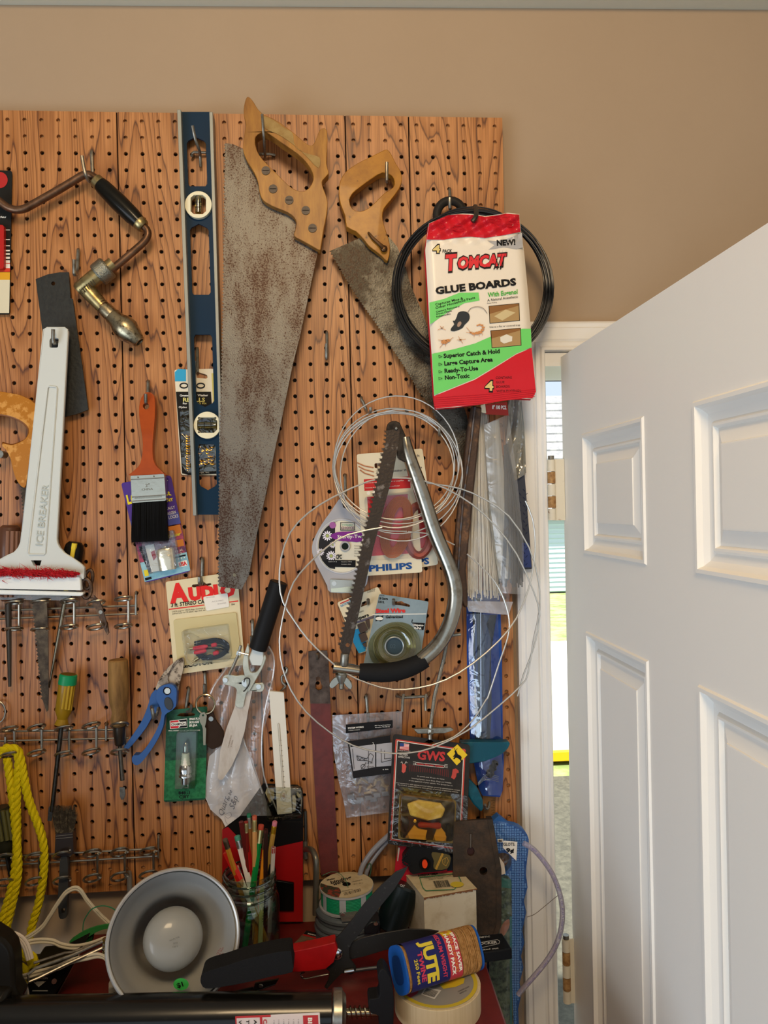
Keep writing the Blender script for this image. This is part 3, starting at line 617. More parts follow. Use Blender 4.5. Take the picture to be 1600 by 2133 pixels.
# lock de-icer card
t = thing('deicer_card', 'purple and blue lock de-icer card with a small silver tube, behind the black brush', 'package', (330, 1210, 5))
q4 = [(252, 1006), (356, 990), (397, 1190), (302, 1214)]
obj(B().poly(rrect(q4, 6), 8, 1), 'backing_card', mat('#4b2f86', .45), t)
def dp(u0, v0, u1, v1): return sub(q4, u0, v0, u1, v1)
obj(B().poly(dp(.0, .38, 1, .52), 8.5), 'blue_band', mat('#4a4f9a', .5), t)
obj(B().poly(dp(0, .50, 1, .80), 8.5), 'pink_band', mat('#a8485e', .5, n=(160, '#5a3a58', .42, .62)), t)
obj(B().poly(dp(.0, .80, 1, .99), 8.6), 'light_blue_band', mat('#7db4c8', .5, n=(50, '#a6cfd6', .4, .7)), t)
obj(B().poly(dp(.62, .51, .98, .60), 8.8).poly(dp(.8, .66, .98, .73), 8.8), 'orange_print', mat('#c9762a', .5), t)
b = B().text('LOCK', 266, 1050, 19, 12, w=50, d=9, bold=.05).text('ER', 338, 1035, 9, 12, w=20, d=9, bold=.05).text('LUBRICANT', 314, 1053, 6, 12, w=48, d=9, bold=.04).text('Lock De-Icer', 333, 1126, 7, 15, w=46, d=9, bold=.03, shear=.25); b.poly(dp(.03, .88, .12, .94), 9)
obj(b, 'yellow_lettering', mat('#e2cf2e', .5), t)
b = B().text('AUTOMATICALLY', 312, 1070, 6, 12, w=54, d=9).text('FROZEN', 347, 1073.5, 6.5, 12, w=20, d=9).text('LOCKS', 352, 1081.5, 7, 12, w=20, d=9).text('R', 345, 1002, 6, 12, d=9, bold=.04).text('NET .62', 361, 1152, 4.5, 14, w=20, d=9).text('FL OZ', 363, 1159, 5, 14, w=17, d=9)
b.poly(rrect([(370, 1171), (389, 1166), (391, 1178), (373, 1182)], 2), 8.9)
for k in range(3): b.poly(circ(372 + k * 6, 1164 - k * 1.4, 1.5, 6), 9)
obj(b, 'white_lettering', WHITEPR, t); obj(B().text('USA', 374, 1180, 8, 13, w=16, d=9.1, bold=.05), 'red_lettering', REDPR, t)
obj(B().poly(dp(.62, .82, .97, .835), 8.8).poly(sub(q4, .02, .955, .16, .98), 8.8), 'black_print', BLACKPR, t)
obj(B().poly(rrect(dp(.12, .55, .82, .93), 4), 20, 11), 'blister', clear('#eef2f4', .10, .1), t, bevel=2.5)
b = B().lathe((343, 1138, 16), (350, 1187, 16), [(0, 4), (.05, 6), (.1, 17), (.16, 18.5), (.95, 18), (1, 17)], 20, flat=.5); obj(b, 'tube', mat('#d8cfb8', .25, .7, bump=(90, .5)), t)
b = B().poly([(302, 1137), (320, 1133), (334, 1188), (316, 1192)], 10, 1); obj(b, 'instructions', WHITEPR, t)
obj(B().poly([(314, 1150), (322, 1146), (326, 1160), (320, 1168)], 10.5), 'red_print', mat('#b04a54', .6), t)
b = B().poly([(288, 1139), (300, 1137), (318, 1193), (310, 1194)], 9.5); obj(b, 'dark_print', mat('#2a2a30', .6, n=(300, '#8a8a90', .5, .6)), t)
# ---------------------------------------------------------------- wire racks and what stands in them
def wire_rack(label, rails, hold, ends, rr=12.5):
    """rails: two lines (x0,y0,x1,y1); hold: (x, ytop, ybottom, kind)"""
    t = thing('tool_rack', label, 'rack', (ends[0][0], ends[0][1], 5), 'welded wire tool racks')
    for (x0, y0, x1, y1) in rails: obj(B().tube([(x0, y0, 12), (x1, y1, 12)], 2.3, 8), 'rail', WIRE, t)
    for (x, y0, y1) in ends: obj(B().tube([(x, y0, -4), (x, y0, 6), (x - 1, y0 + 6, 15), (x - 1, y1, 15)], 2.4, 8, sm=2), 'end_post', WIRE, t)
    for (x, yt, yb, tilt, sq) in hold:
        b = B()
        for y, s_ in ((yt, -1), (yb, 1)):
            cx = x - 9; pts = [(cx + dx * 1.45, y + dy, 28 + s_ * 0 - dz) for dx, dy, dz in [(rr * math.cos(a_), -tilt * math.cos(a_) * .5 + sq * math.sin(a_), 14 * math.sin(a_)) for a_ in [math.radians(20 + 340 * q / 13) for q in range(14)]]]
            b.tube(pts, 2.5, 8)
        b.tube([(x + 4, yt + 1, 22), (x + 2, yt + 4, 15), (x + 2, yb - 6, 15), (x + 4, yb - 1, 22)], 2.5, 8)
        obj(b, 'ring_holder', WIRE, t)
    return t
wire_rack('upper wire tool rack running below the ice scraper', [(-60, 1274, 287, 1261), (-60, 1291, 287, 1278)],
    [(38, 1255, 1310, 2, 2.5), (92, 1254, 1311, 2, 2.5), (153, 1252, 1306, 4, 4), (209, 1256, 1306, 6, 5), (266, 1247, 1304, 4, 4)], [(284, 1233, 1281)])
wire_rack('middle wire tool rack holding the green-capped and wooden-handled screwdrivers', [(-60, 1525, 262, 1519), (-60, 1545, 268, 1537)],
    [(28, 1518, 1572, 7, 4), (85, 1515, 1568, 9, 5), (142, 1517, 1570, 7, 4), (199, 1511, 1566, 9, 5), (258, 1510, 1566, 4, 5)], [(222, 1507, 1542), (12, 1530, 1552)])
wire_rack('lowest wire tool rack, its rings pointing down near the foot of the board', [(-60, 1788, 332, 1767), (-60, 1806, 332, 1783)],
    [(20, 1786, 1838, 4, 7), (80, 1784, 1836, 9, 7), (138, 1782, 1834, 7, 7), (201, 1777, 1829, 8, 7), (258, 1775, 1826, 8, 8), (318, 1773, 1822, 8, 7)], [(331, 1740, 1787)])
# screwdrivers
def driver(label, axis, handle, shaft, hm, sm_, d=28, cap=None, tip=None, name='screwdriver', flutes=None, nf=6, rot=.3, group='screwdrivers in the wire racks'):
    t = thing(name, label, 'screwdriver', (*axis[1], d), group)
    a, c, e = axis
    b = B(); b.lathe((*a, d), (*c, d), handle, 16); obj(b, 'handle', hm, t)
    if flutes:
        for q in range(nf):
            an = math.pi * q / 6 + rot; ax = Vector((c[0] - a[0], c[1] - a[1])).normalized(); nx, ny = -ax.y, ax.x; off = math.cos(an) * flutes[1]
            p0 = (a[0] + ax.x * flutes[2] + nx * off, a[1] + ax.y * flutes[2] + ny * off, d + math.sin(an) * flutes[1] * .78); p1 = (a[0] + ax.x * flutes[3] + nx * off, a[1] + ax.y * flutes[3] + ny * off, d + math.sin(an) * flutes[1] * .78)
            obj(B().tube([p0, p1], flutes[4], 8), 'grip_rib', flutes[0], t)
    if cap: obj(B().lathe((*a, d), (*c, d), cap[1], 16), 'end_cap', cap[0], t)
    b = B(); b.tube([(*c, d), (*e, d - 2)], shaft, 10, d=d); obj(b, 'shaft', sm_, t)
    if tip: obj(B().poly(tip, d - .5, 2), 'flat_tip', sm_, t)
    return t
AMB = mat('#8f6f14', .18, 0, coat=.4); DKST = mat('#4a4640', .32, .9, n=(80, '#2c2a26', .4, .7))
driver('screwdriver with brown clear handle standing beside the ice scraper', ((21, 1094), (17, 1252), (20.5, 1430)), [(0, 14), (.03, 19), (.1, 21), (.9, 21), (1, 12)], [6.5, 6.2, 6.2, 5.5, 3], mat('#5a3a2a', .2, coat=.4), mat('#4c443c', .4, .8), d=17, flutes=(mat('#8a6450', .2), 19, 12, 150, 4))
driver('black and yellow handled screwdriver with slanting shaft', ((157, 1129), (136, 1246), (102, 1432)), [(0, 12), (.05, 17), (.12, 19), (.85, 19), (1, 10)], [4.6, 4.2, 4.2, 4.2, 2], mat('#151412', .25, coat=.3), mat('#9a8f7a', .25, 1, n=(60, '#5f5344', .5, .7)), d=15, flutes=(mat('#e0c63a', .3), 14.5, 3, 110, 5.5), nf=1, rot=1.5)
driver('amber screwdriver with green end cap, long dark shaft', ((143, 1404), (128, 1512), (108, 1690)), [(0, 15), (.1, 17), (.7, 16.5), (.86, 10), (.97, 14), (1, 9)], [4.6, 4.4, 4.4, 4.4, 4.4], AMB, DKST, cap=(mat('#128a58', .35), [(0, 15), (.02, 17.3), (.19, 18), (.2, 16)]), tip=K('k', "405,930 440,880 450,905 428,1040 395,1040"), flutes=(mat('#b3922a', .2), 14.5, 24, 74, 2.5))
driver('old screwdriver with battered wooden handle and steel collar', ((246, 1374), (249, 1550), (255, 1625)), [(0, 17), (.015, 19.5), (.35, 20.5), (.52, 18), (.62, 13.5), (.70, 17), (.76, 15.5), (.765, 14), (.78, 12), (.99, 9.5), (1, 8)], [4.2, 4, 4, 4.4], mat('#9a7442', .7, n=(40, '#5f4424', .38, .64, (1, 1, .15)), bump=(120, .5, (1, 1, .2))), mat('#6a6258', .35, .9, n=(60, '#3f3830', .45, .7)), tip=K('k', "995,760 1040,760 1044,820 1030,862 1010,864 998,830"), flutes=None)
obj(B().lathe((248.4, 1512, 28), (249, 1552, 28), [(0, 13.5), (.1, 12.5), (.95, 9.5), (1, 8)], 16), 'collar', mat('#5e564c', .3, .9), bpy.data.objects['screwdriver.003'])
driver('dark olive handled screwdriver behind the yellow rope', ((-2, 1682), (14, 1782), (30, 1868)), [(0, 18), (.05, 24), (.2, 24), (.78, 21), (.9, 13), (1, 12)], [4, 4, 4, 4], mat('#2a2a1e', .25, coat=.3), DKST, d=20, flutes=(mat('#54502a', .25), 21, 8, 70, 4))
# small wire ring at frame edge
obj(B().tube([(x, y, 8) for x, y in circ(-4, 1483, 15, 24, 22)], 2, 8, closed=True), 'split_ring', WIRE, label='thin steel ring cut by the left edge of the frame', cat='ring')
# rusty scissors
t = thing('small_scissors', 'small rusty scissors with two finger loops standing in the upper rack', 'scissors', (224, 1320, 26)); RU = mat('#4e3c30', .5, .7, n=(90, '#7a5c42', .5, .7))
obj(B().tube([(x, y, 28) for x, y in [(cx_ * math.cos(.25) * .55 + 184 - cy_ * .18, cy_ + 1207) for cx_, cy_ in circ(0, 0, 16, 20, 20)]], 3.6, 8, closed=True), 'finger_loop', RU, t)
obj(B().tube([(180 + (x_) * .6, 1226 + y_, 34) for x_, y_ in circ(0, 0, 17, 20, 20)], 3.8, 8, closed=True), 'finger_loop', RU, t)
obj(B().poly(K('g', "745,975 790,985 850,1130 895,1190 905,1275 893,1290 860,1230 815,1120 770,1030"), 30, 4).poly(K('g', "780,960 830,1010 860,1090 890,1200 880,1240 830,1110 790,1020"), 34, 3), 'blades', RU, t)
obj(B().poly(circ(*K('g', '838,1100')[0], 4, 12), 35, 1.5), 'pivot', STEEL, t)
# small grey paint brush, bristles up
t = thing('grey_brush', 'small used paint brush with bristles up and grey handle down, in the lowest rack', 'paint brush', (130, 1912, 26))
H = smooth(K('k', "505,1340 560,1340 565,1500 568,1600 560,1700 555,1820 545,1850 500,1855 485,1800 483,1650 492,1500"), 2)
obj(B().poly(H, 30, 9, [rrect(K('k', "512,1770 540,1768 538,1810 514,1812"), 1.5, 2)]), 'handle', mat('#3a3b3c', .45), t, bevel=2)
fr = obj(B().poly(rrect(K('k', "462,1150 608,1135 612,1310 590,1332 475,1335 455,1310"), 2), 33, 15), 'ferrule', mat('#3f3531', .35, .6), t, bevel=2)
b = B()
for yy in (1168, 1190): x0, y0 = K('k', '466,%d' % yy)[0]; x1, y1 = K('k', '606,%d' % (yy - 14))[0]; b.tube([(x0, y0, 33), (x1, y1, 33)], .9, 6)
obj(b, 'ferrule_ridge', mat('#8a8580', .3, .9), fr)
for s_ in ('497,1298', '580,1285'): obj(B().sphere((*K('k', s_)[0], 33.5), 3, 8, (1, .4, .7)), 'rivet', CHROME, fr)
b = B(); rnd = random.Random(4); b.poly(K('k', "462,1150 608,1136 605,960 450,975"), 26, 6)
for q in range(700):
    u = rnd.random(); x0, y0 = K('k', '%f,%f' % (466 + 140 * u, 1150))[0]; x1, y1 = K('k', '%f,%f' % (438 + 200 * u + rnd.uniform(-16, 16), 925 + rnd.uniform(-20, 60)))[0]
    z = rnd.uniform(20, 33); p0, p1 = P(x0, y0, z), P(x1, y1, z + rnd.uniform(-3, 3)); e = Vector((.0004, 0, 0)); b.add([p0 - e, p0 + e, p1 + e * .3, p1 - e * .3], [(0, 1, 2, 3)])
obj(b, 'bristles', mat('#3a332a', .8, n=(200, '#6a5e4a', .5, .65)), t, kind='stuff', flat=True)
# yellow rope
YR = mat('#d0ba00', .7, bump=(500, .6)); t = thing('yellow_rope', 'bright yellow braided rope looped over the middle rack and hanging to the bench', 'rope', (30, 2000, 30))
def braid(path, r=7.5, turns=60):
    pts = [Vector(V3(p)) for p in smooth(path, 6, False)]; b = B(); ds = [0]
    for q in range(1, len(pts)): ds.append(ds[-1] + (pts[q] - pts[q - 1]).length)
    rad = r * .00076; n = int(ds[-1] / .0032); res = []
    for q in range(n + 1):
        s_ = ds[-1] * q / n; k = next((i for i in range(1, len(ds)) if ds[i] >= s_), len(ds) - 1); u = (s_ - ds[k - 1]) / ((ds[k] - ds[k - 1]) or 1); res.append(pts[k - 1].lerp(pts[k], u))
    for st in range(3):
        vs = []
        for q, p_ in enumerate(res):
            tg = (res[min(q + 1, n)] - res[max(q - 1, 0)]).normalized(); up = tg.cross(Vector((0, 1, 0.01))).normalized(); bi = tg.cross(up)
            a_ = q * .62 + st * 2 * math.pi / 3; vs.append(p_ + (up * math.cos(a_) + bi * math.sin(a_)) * rad * .55)
        b.tube(vs, -rad * 620, 6)
    return b
for path in ("-60,560 20,450 80,430 140,445 165,500 180,560 215,760 250,900 320,1080 360,1220 368,1320 365,1440 350,1570 315,1750 270,1900 240,2040",
             "0,470 60,440 120,450 155,520 150,620 140,800 138,1000 140,1250 125,1440 90,1620 40,1790 10,1900 -60,2000",
             "60,520 85,700 110,900 130,1100 145,1300 150,1480 125,1620 95,1760 60,1900 40,2020",):
    obj(braid([(x, y, 30) for x, y in K('k', path)] ), 'rope_strand', YR, t)
obj(braid([(14, 1992, 150), (45, 1985, 158), (70, 2002, 160), (62, 2025, 165), (40, 2018, 168), (20, 2004, 165), (10, 2030, 175), (32, 2046, 180), (52, 2048, 176)], 9), 'rope_strand', YR, t)
# ---------------------------------------------------------------- middle of the board
hook('steel hook carrying the stereo cable card', (422, 1165), (421, 1215), (416, 1201), r=4, reach=14)
t = thing('stereo_cable_card', 'cream card with red AUDIO lettering and a black stereo cable in a blister', 'package', (430, 1400, 8))
oc = K('A', "45,285 1030,172 1380,420 1500,1480 1300,1820 360,1995 210,1700"); q4 = [(345, 1212), (494, 1190), (510, 1385), (363, 1406)]
obj(B().poly(rrect(q4, 4), 9, 1, [K('A', "525,365 550,335 640,325 670,300 770,295 790,318 880,308 895,330 870,350 560,390")]), 'backing_card', mat('#e0d3ae', .55), t)
Af = lambda s_: K('A', s_)
b = B().text('A', *Af('125,668')[0], 38, 6.5, w=40, d=9.6, bold=.06).text('UDI', *Af('480,620')[0], 25, 6.5, w=62, d=9.6, bold=.08).text('O', *Af('1060,560')[0], 25, 6.5, w=32, d=9.6, bold=.07)
b.poly(Af("100,785 760,705 762,722 104,805"), 9.6).poly(Af("1220,652 1385,628 1390,650 1228,668"), 9.6)
obj(b, 'red_print', mat('#e2241f', .5), t)
b = B().text('3 ft. STEREO CABLE', *Af('145,752')[0], 8.2, 6.5, w=86, d=9.7, bold=.02, shear=.15).text('2 RCA plugs to 2 RCA plugs. Connects st', *Af('160,850')[0], 3.2, 6.5, w=70, d=9.7, shear=.2).text('such as tuner to CD player, tape deck, etc', *Af('165,888')[0], 3.2, 6.5, w=70, d=9.7, shear=.2).text('224', *Af('1260,716')[0], 3, 5, w=7, d=9.7, bold=.02)
b.text('RECOTON', *Af('330,1880')[0], 8, 8, w=66, d=9.7, bold=.05)
obj(b, 'black_lettering', BLACKPR, t)
st = obj(B().poly(rrect(Af("738,565 1190,490 1225,745 800,822"), 3), 10.4, .3), 'price_sticker', mat('#eee9df', .6), t)
obj(B().text('RECOTON', *Af('800,590')[0], 2.6, 6.5, w=17, d=10.8).text('ACC.MIC.', *Af('900,665')[0], 3, 7, w=26, d=10.8).text('$TAMPER', *Af('1010,705')[0], 2.8, 7, w=18, d=10.8), 'faint_print', mat('#b8b2b0', .6), st)
obj(B().poly(rrect(Af("185,990 1350,850 1440,1650 1390,1700 270,1850"), 5), 12, 2.5), 'blister_flange', mat('#cdbf8e', .4, coat=.3), t, bevel=1)
obj(B().poly(rrect(Af("330,1200 1190,1080 1260,1680 1200,1760 480,1850 400,1700"), 5), 28, 16), 'blister', clear('#ffffff', .03, .12), t, bevel=4, seg=3)
b = B()
for q in range(7):
    r_ = 26 - q * 1.1; b.tube([(x, y, 14 + q * .9) for x, y in [(cx_ + 442, cy_ + 1352 + (-cx_) * .12) for cx_, cy_ in circ(0, 0, r_ * 1.35, 28, r_ * .82)]], 1.7, 6, closed=True)
for q in range(4): b.tube([(405, 1338 + q * 5, 15 + q), (430, 1333 + q * 6, 20), (460, 1334 + q * 6, 20), (476, 1345 + q * 5, 17)], 1.8, 6, sm=2)
obj(b, 'coiled_cable', mat('#121316', .3, coat=.3), t)
for (x0, y0, x1, y1, c_) in ((402, 1351, 433, 1346, '#c8283a'), (404, 1360, 430, 1355, '#c8283a'), (440, 1345, 452, 1342, '#c8283a'), (444, 1362, 456, 1358, '#c8283a'), (420, 1372, 444, 1366, '#25303c')): obj(B().lathe((x0, y0, 22), (x1, y1, 22), [(0, 2.5), (.1, 4.2), (.8, 4.6), (1, 2.4)], 12), 'plug', mat(c_, .35), t)
obj(B().lathe((400, 1379, 20), (414, 1370, 20), [(0, 1.6), (.4, 1.8), (.42, 4), (1, 4.2)], 12).lathe((390, 1352, 20), (403, 1350, 20), [(0, 1.6), (.4, 1.8), (.42, 4), (1, 4.2)], 12), 'plug_tip', mat('#d8c890', .2, 1), t)
# blue pruner
t = thing('pruning_shears', 'pruning shears with blue handles and rust-speckled curved blade', 'pruning shears', (300, 1595, 20))
BL_ = mat('#2f5896', .38, coat=.1)
obj(B().poly(smooth(K('l', "325,1120 345,1050 390,975 440,920 500,870 545,852 556,880 545,960 520,1060 505,1130 480,1100 440,1060 400,1070 360,1110"), 2), 22, 3), 'blade', mat('#b09a80', .45, .6, n=(75, '#43301f', .5, .60)), t)
obj(B().poly(smooth(K('l', "345,1060 400,1010 440,960 470,900 520,865 450,960 425,1020 440,1065 480,1110 500,1180 450,1120 400,1090"), 2), 25, 2), 'hook_blade', mat('#8d7b68', .45, .6, n=(60, '#3a2a1e', .46, .62)), t)
obj(B().poly(smooth(K('l', "335,1120 370,1085 420,1068 460,1070 495,1110 495,1180 488,1250 440,1290 400,1320 390,1400 350,1500 290,1600 220,1690 180,1722 145,1710 133,1670 150,1640 190,1640 240,1590 300,1500 350,1400 375,1300 350,1230 330,1190"), 2), 32, 15, [circ(348, 1439.5, 8.5, 20)]), 'handle', BL_, t, bevel=3.5, seg=3)
obj(B().poly(smooth(K('l', "330,1110 290,1150 270,1220 230,1330 180,1420 110,1520 65,1585 75,1605 110,1590 180,1510 250,1420 300,1330 350,1270 350,1220 345,1150"), 2), 24, 13), 'handle', BL_, t, bevel=3.5, seg=3)
obj(B().poly(circ(348.5, 1439.5, 6.5, 20), 33.5, 6), 'pivot_nut', mat('#c8c2b4', .25, 1), t, bevel=1)
obj(B().poly(smooth([(351 + x * .9 + y * .35, 1466 + y - x * .35) for x, y in circ(0, 0, 9, 16, 13)], 1), 34, 4), 'lock_button', mat('#3a3f45', .5), t, bevel=1)
obj(B().tube([(316, 1472, 26), (317, 1478, 38), (319, 1490, 38), (320, 1496, 36)], 3.8, 8, sm=2).tube([(330, 1473, 22), (328, 1482, 26), (326, 1490, 24)], 2.8, 8, sm=2), 'spring_catch', STEEL, t)
# spark plug card
hook('steel hook above the green spark plug card', (393, 1434), (387, 1480), (398, 1467), r=3.2, reach=20)
t = thing('spark_plug_card', 'green leafy card with a spark plug in a clear blister', 'package', (385, 1672, 10))
q4 = [(347, 1480), (432, 1471), (428, 1666), (341, 1671)]
obj(B().poly(rrect(q4, 5), 14, 1, [K('l', "498,1322 525,1302 615,1296 648,1308 640,1320 560,1330")]), 'backing_card', mat('#245c40', .45, n=(90, '#123a26', .4, .62)), t)
obj(B().poly(sub(q4, .0, .55, 1, .98), 14.4), 'lawn_print', mat('#2a7a4a', .5, n=(160, '#1c5f38', .4, .62)), t)
b = B().poly(K('l', "440,1362 580,1345 583,1418 443,1428"), 14.8).text('SPARK PLUG', *K('l', '598,1358')[0], 4.6, 4, w=24, d=14.8, bold=.03, shear=.2).text('BOUGIE', *K('l', '598,1384')[0], 4.6, 3, w=21, d=14.8, bold=.03, shear=.2).text('BUJIA', *K('l', '598,1410')[0], 4.6, 3, w=17, d=14.8, bold=.03, shear=.2).text('SMALL ENGINE WITH BETTER PERFORMANCE', *K('l', '430,1447')[0], 2.2, 1, w=66, d=14.8, bold=.02)
obj(b, 'white_print', WHITEPR, t)
obj(B().poly(K('l', "446,1366 508,1358 520,1388 510,1422 448,1425"), 15), 'red_print', REDPR, t); obj(B().poly(K('l', "510,1358 578,1350 580,1414 512,1421 540,1388"), 15), 'black_print', BLACKPR, t)
obj(B().poly(K('l', "450,1378 573,1368 575,1400 452,1408"), 15.2), 'logo_band', WHITEPR, t)
b = B().text('CHAMPION', *K('l', '455,1402')[0], 5, 3.5, w=29.5, d=15.5, bold=.02).text('848 -1', *K('l', '512,1958')[0], 6.5, 2, w=24, d=14.9, bold=.03).text('CJ8Y', *K('l', '515,1990')[0], 7, 2, w=22, d=14.9, bold=.02); obj(b, 'black_lettering', BLACKPR, t)
obj(B().poly(rrect(K('l', "495,1460 655,1450 645,1910 480,1915"), 3), 30, 15), 'blister', clear('#e8f0e8', .06, .06, None), t, bevel=2)
b = B(); b.lathe((387, 1547, 24), (386, 1632, 24), [(0, 2), (.04, 4), (.25, 5.5), (.26, 7.5), (.31, 8), (.33, 7.5), (.37, 8.5), (.39, 8), (.43, 9), (.45, 8.5), (.52, 9.5), (.53, 10)], 18); obj(b, 'insulator', mat('#e8e4d6', .25), t)
b = B(); b.lathe((386.7, 1592, 24), (386, 1632, 24), [(0, 10), (.1, 13), (.4, 14), (.42, 11), (.55, 14), (.62, 14), (.64, 9.5), (1, 9)], 18); obj(b, 'metal_shell', CHROME, t)
b = B(); b.lathe((387, 1546, 24), (387, 1570, 24), [(0, 2), (.15, 4.5), (.9, 6), (1, 5)], 14); obj(b, 'terminal', mat('#b8b6b0', .2, 1), t); obj(B().tube([(392, 1632, 24), (392, 1640, 24), (384, 1641, 24)], 1.6, 6), 'electrode', STEEL, t)
# keys
hook('steel hook carrying the key ring with leather fob', (427, 1402), (429, 1448), (426, 1425), r=3.2, reach=16)
t = thing('key_ring', 'steel key ring with one key and a dark brown leather fob', 'keys', (430, 1470, 24))
obj(B().tube([(x, y, 24) for x, y in circ(428, 1467, 19.5, 28, 20)], 2.2, 8, closed=True), 'ring', mat('#b8a888', .25, 1), t)
obj(B().poly(smooth(K('l', "745,1290 790,1290 805,1340 830,1380 875,1450 865,1550 800,1590 765,1585 725,1530 728,1380 740,1340"), 2), 22, 4), 'leather_fob', mat('#33251c', .6, bump=(200, .3)), t, bevel=1)
obj(B().poly(circ(439.5, 1497.5, 5, 14), 24, 2), 'snap', mat('#9a9a94', .3, 1), t)
obj(B().poly(K('l', "690,1300 720,1292 740,1320 735,1370 725,1410 735,1430 730,1560 712,1560 708,1430 700,1400 682,1370 680,1325"), 27, 2, [circ(423, 1490, 2.2, 8)]), 'key', mat('#8f8570', .35, 1), t)
# clear bag with a paper note
t = thing('clear_bag', 'clear crinkled plastic bag holding a white handwritten note', 'bag', (500, 1740, 12))
bgm = clear('#ffffff', .05, .2, (34, .8), .12)
b = B(); nx, ny = 14, 30; oL = K('l', "880,930 760,1120 740,1300 735,1600 715,1950 800,2130"); oR = K('l', "1250,760 1290,900 1270,1200 1180,1500 1210,1850 1330,2130")
def edgeat(o_, u): k = min(int(u * (len(o_) - 1)), len(o_) - 2); f = u * (len(o_) - 1) - k; return (o_[k][0] + (o_[k + 1][0] - o_[k][0]) * f, o_[k][1] + (o_[k + 1][1] - o_[k][1]) * f)
vs = []; rnd = random.Random(9)
for r_ in range(ny + 1):
    a_, c_ = edgeat(oL, r_ / ny), edgeat(oR, r_ / ny)
    for q in range(nx + 1):
        u = q / nx; vs.append(P(a_[0] + (c_[0] - a_[0]) * u, a_[1] + (c_[1] - a_[1]) * u, 12 + 7 * math.sin(u * math.pi) + 4 * math.sin(u * 17 + r_ * .25) + rnd.uniform(-1, 1)))
b.add(vs, [(r_ * (nx + 1) + q, (r_ + 1) * (nx + 1) + q, (r_ + 1) * (nx + 1) + q + 1, r_ * (nx + 1) + q + 1) for r_ in range(ny) for q in range(nx)]); obj(b, 'bag_skin', bgm, t, ang=80)
b = B()
for s_ in ("1240,760 1282,850 1275,1000 1215,1250 1185,1500 1200,1800 1320,2120", "1090,1130 1060,1300 1035,1500 1110,1700 1190,1950", "905,930 800,1080 760,1180"): b.tube([(x, y, 21) for x, y in K('l', s_)], 1.6, 6, sm=4)
obj(b, 'bag_fold', clear('#ffffff', .1, .2, None, .25), t)
nt = obj(B().poly(K('l', "760,1650 850,1570 1030,1490 1100,1700 1170,1900 1240,2100 1290,2220 1150,2330 920,2280 860,2160 770,2080 715,1950 740,1800"), 12, .4), 'paper_note', mat('#d9d3d0', .7), t, flat=True)
b = B(); rnd = random.Random(12)
for (x, y, s_, st_) in ((870, 2130, 55, 'Quart'), (920, 2010, 36, 'to be'), (960, 2080, 60, 'S&p')): b.text(st_, *K('l', '%d,%d' % (x, y))[0], s_ / 4.6, 72, d=12.6, shear=.4)
b.stroke([(x, y) for x, y in smooth([(c_[0], c_[1]) for c_ in K('m', "370,250 420,225 440,260 400,290 365,270 380,340 430,375 500,380 540,340 545,280")], 4, False)], .5, 12.6)
obj(b, 'handwriting', mat('#5a5a66', .7), nt)
# grass shears with black tube handle
t = thing('grass_shears', 'single blade of grass shears with white metal bracket and black tube handle', 'shears', (460, 1625, 30))
b = B().lathe((581, 1212, 44), (537, 1352, 36), [(0, 17), (.01, 18.5), (.99, 18.5), (1, 17)], 20); obj(b, 'tube_handle', mat('#1c1c1d', .5), t)
WM = mat('#c3c5b8', .4, .35, n=(40, '#a3a698', .4, .7))
obj(B().poly(K('l', "1105,780 1195,790 1205,860 1185,920 1100,915 1075,860"), 38, 10), 'socket', mat('#d2d3cc', .35, .3), t, bevel=1.5)
obj(B().poly(smooth(K('l', "1075,735 1085,800 1075,850 1085,950 1110,975 1150,960 1185,900 1205,830 1220,860 1190,940 1150,1010 1100,1100 1075,1135 1060,1060 1045,1000 1030,930 1035,850 1060,770"), 2), 42, 5), 'yoke', WM, t, bevel=1.2)
obj(B().poly(smooth(K('l', "865,1030 880,1000 920,990 980,1000 1060,995 1130,1060 1190,1055 1205,1090 1190,1125 1150,1130 1090,1120 1060,1140 1040,1230 1030,1255 980,1250 970,1220 985,1130 960,1090 900,1075 875,1065"), 2), 37, 4), 'bracket', WM, t, bevel=1.2)
obj(B().poly(K('l', "985,1085 1110,1110 1075,1280 1045,1450 1000,1600 940,1730 870,1835 845,1842 828,1820 850,1600 900,1420 965,1250"), 32, 2.5), 'blade', mat('#c9b9a8', .35, .55, n=(60, '#a8907a', .45, .75, (1, 1, .3))), t)
obj(B().tube([(x, y, 42) for x, y in K('l', "1015,755 1000,810 985,850 950,930 920,990")], 3, 8), 'adjusting_rod', STEEL, t)
b = B().poly(K('l', "985,800 1020,805 1010,835 975,828"), 44, 6); b.tube([(*K('l', '1000,812')[0], 44), (*K('l', '1075,830')[0], 44)], 2, 8); obj(b, 'hex_nut', CHROME, t)
for s_, r_ in (('888,1035', 5.5), ('1158,1088', 5.5), ('1055,1058', 9)): obj(B().poly(circ(*K('l', s_)[0], r_, 18), 40 if r_ < 8 else 41, 4), 'rivet', mat('#d6d8d4', .25, .8), t, bevel=.8)
obj(B().text('STAINLESS', *K('l', '918,1580')[0], 2.6, 76, w=26, d=32.4).text('STEEL', *K('l', '940,1575')[0], 2.6, 76, w=16, d=32.4), 'etched_lettering', mat('#8a7a6c', .5), t)
b = B().tube([(x, y, 48) for x, y in K('l', "1040,1050 1050,1020 1085,1025 1080,1070 1050,1115 1035,1125")], 1.4, 6, sm=3); obj(b, 'spring', mat('#3a3632', .35, .9), t)
hook('steel hook just left of the black tube handle', (526, 1293), (527, 1338), (524, 1325), r=3.4, reach=12)
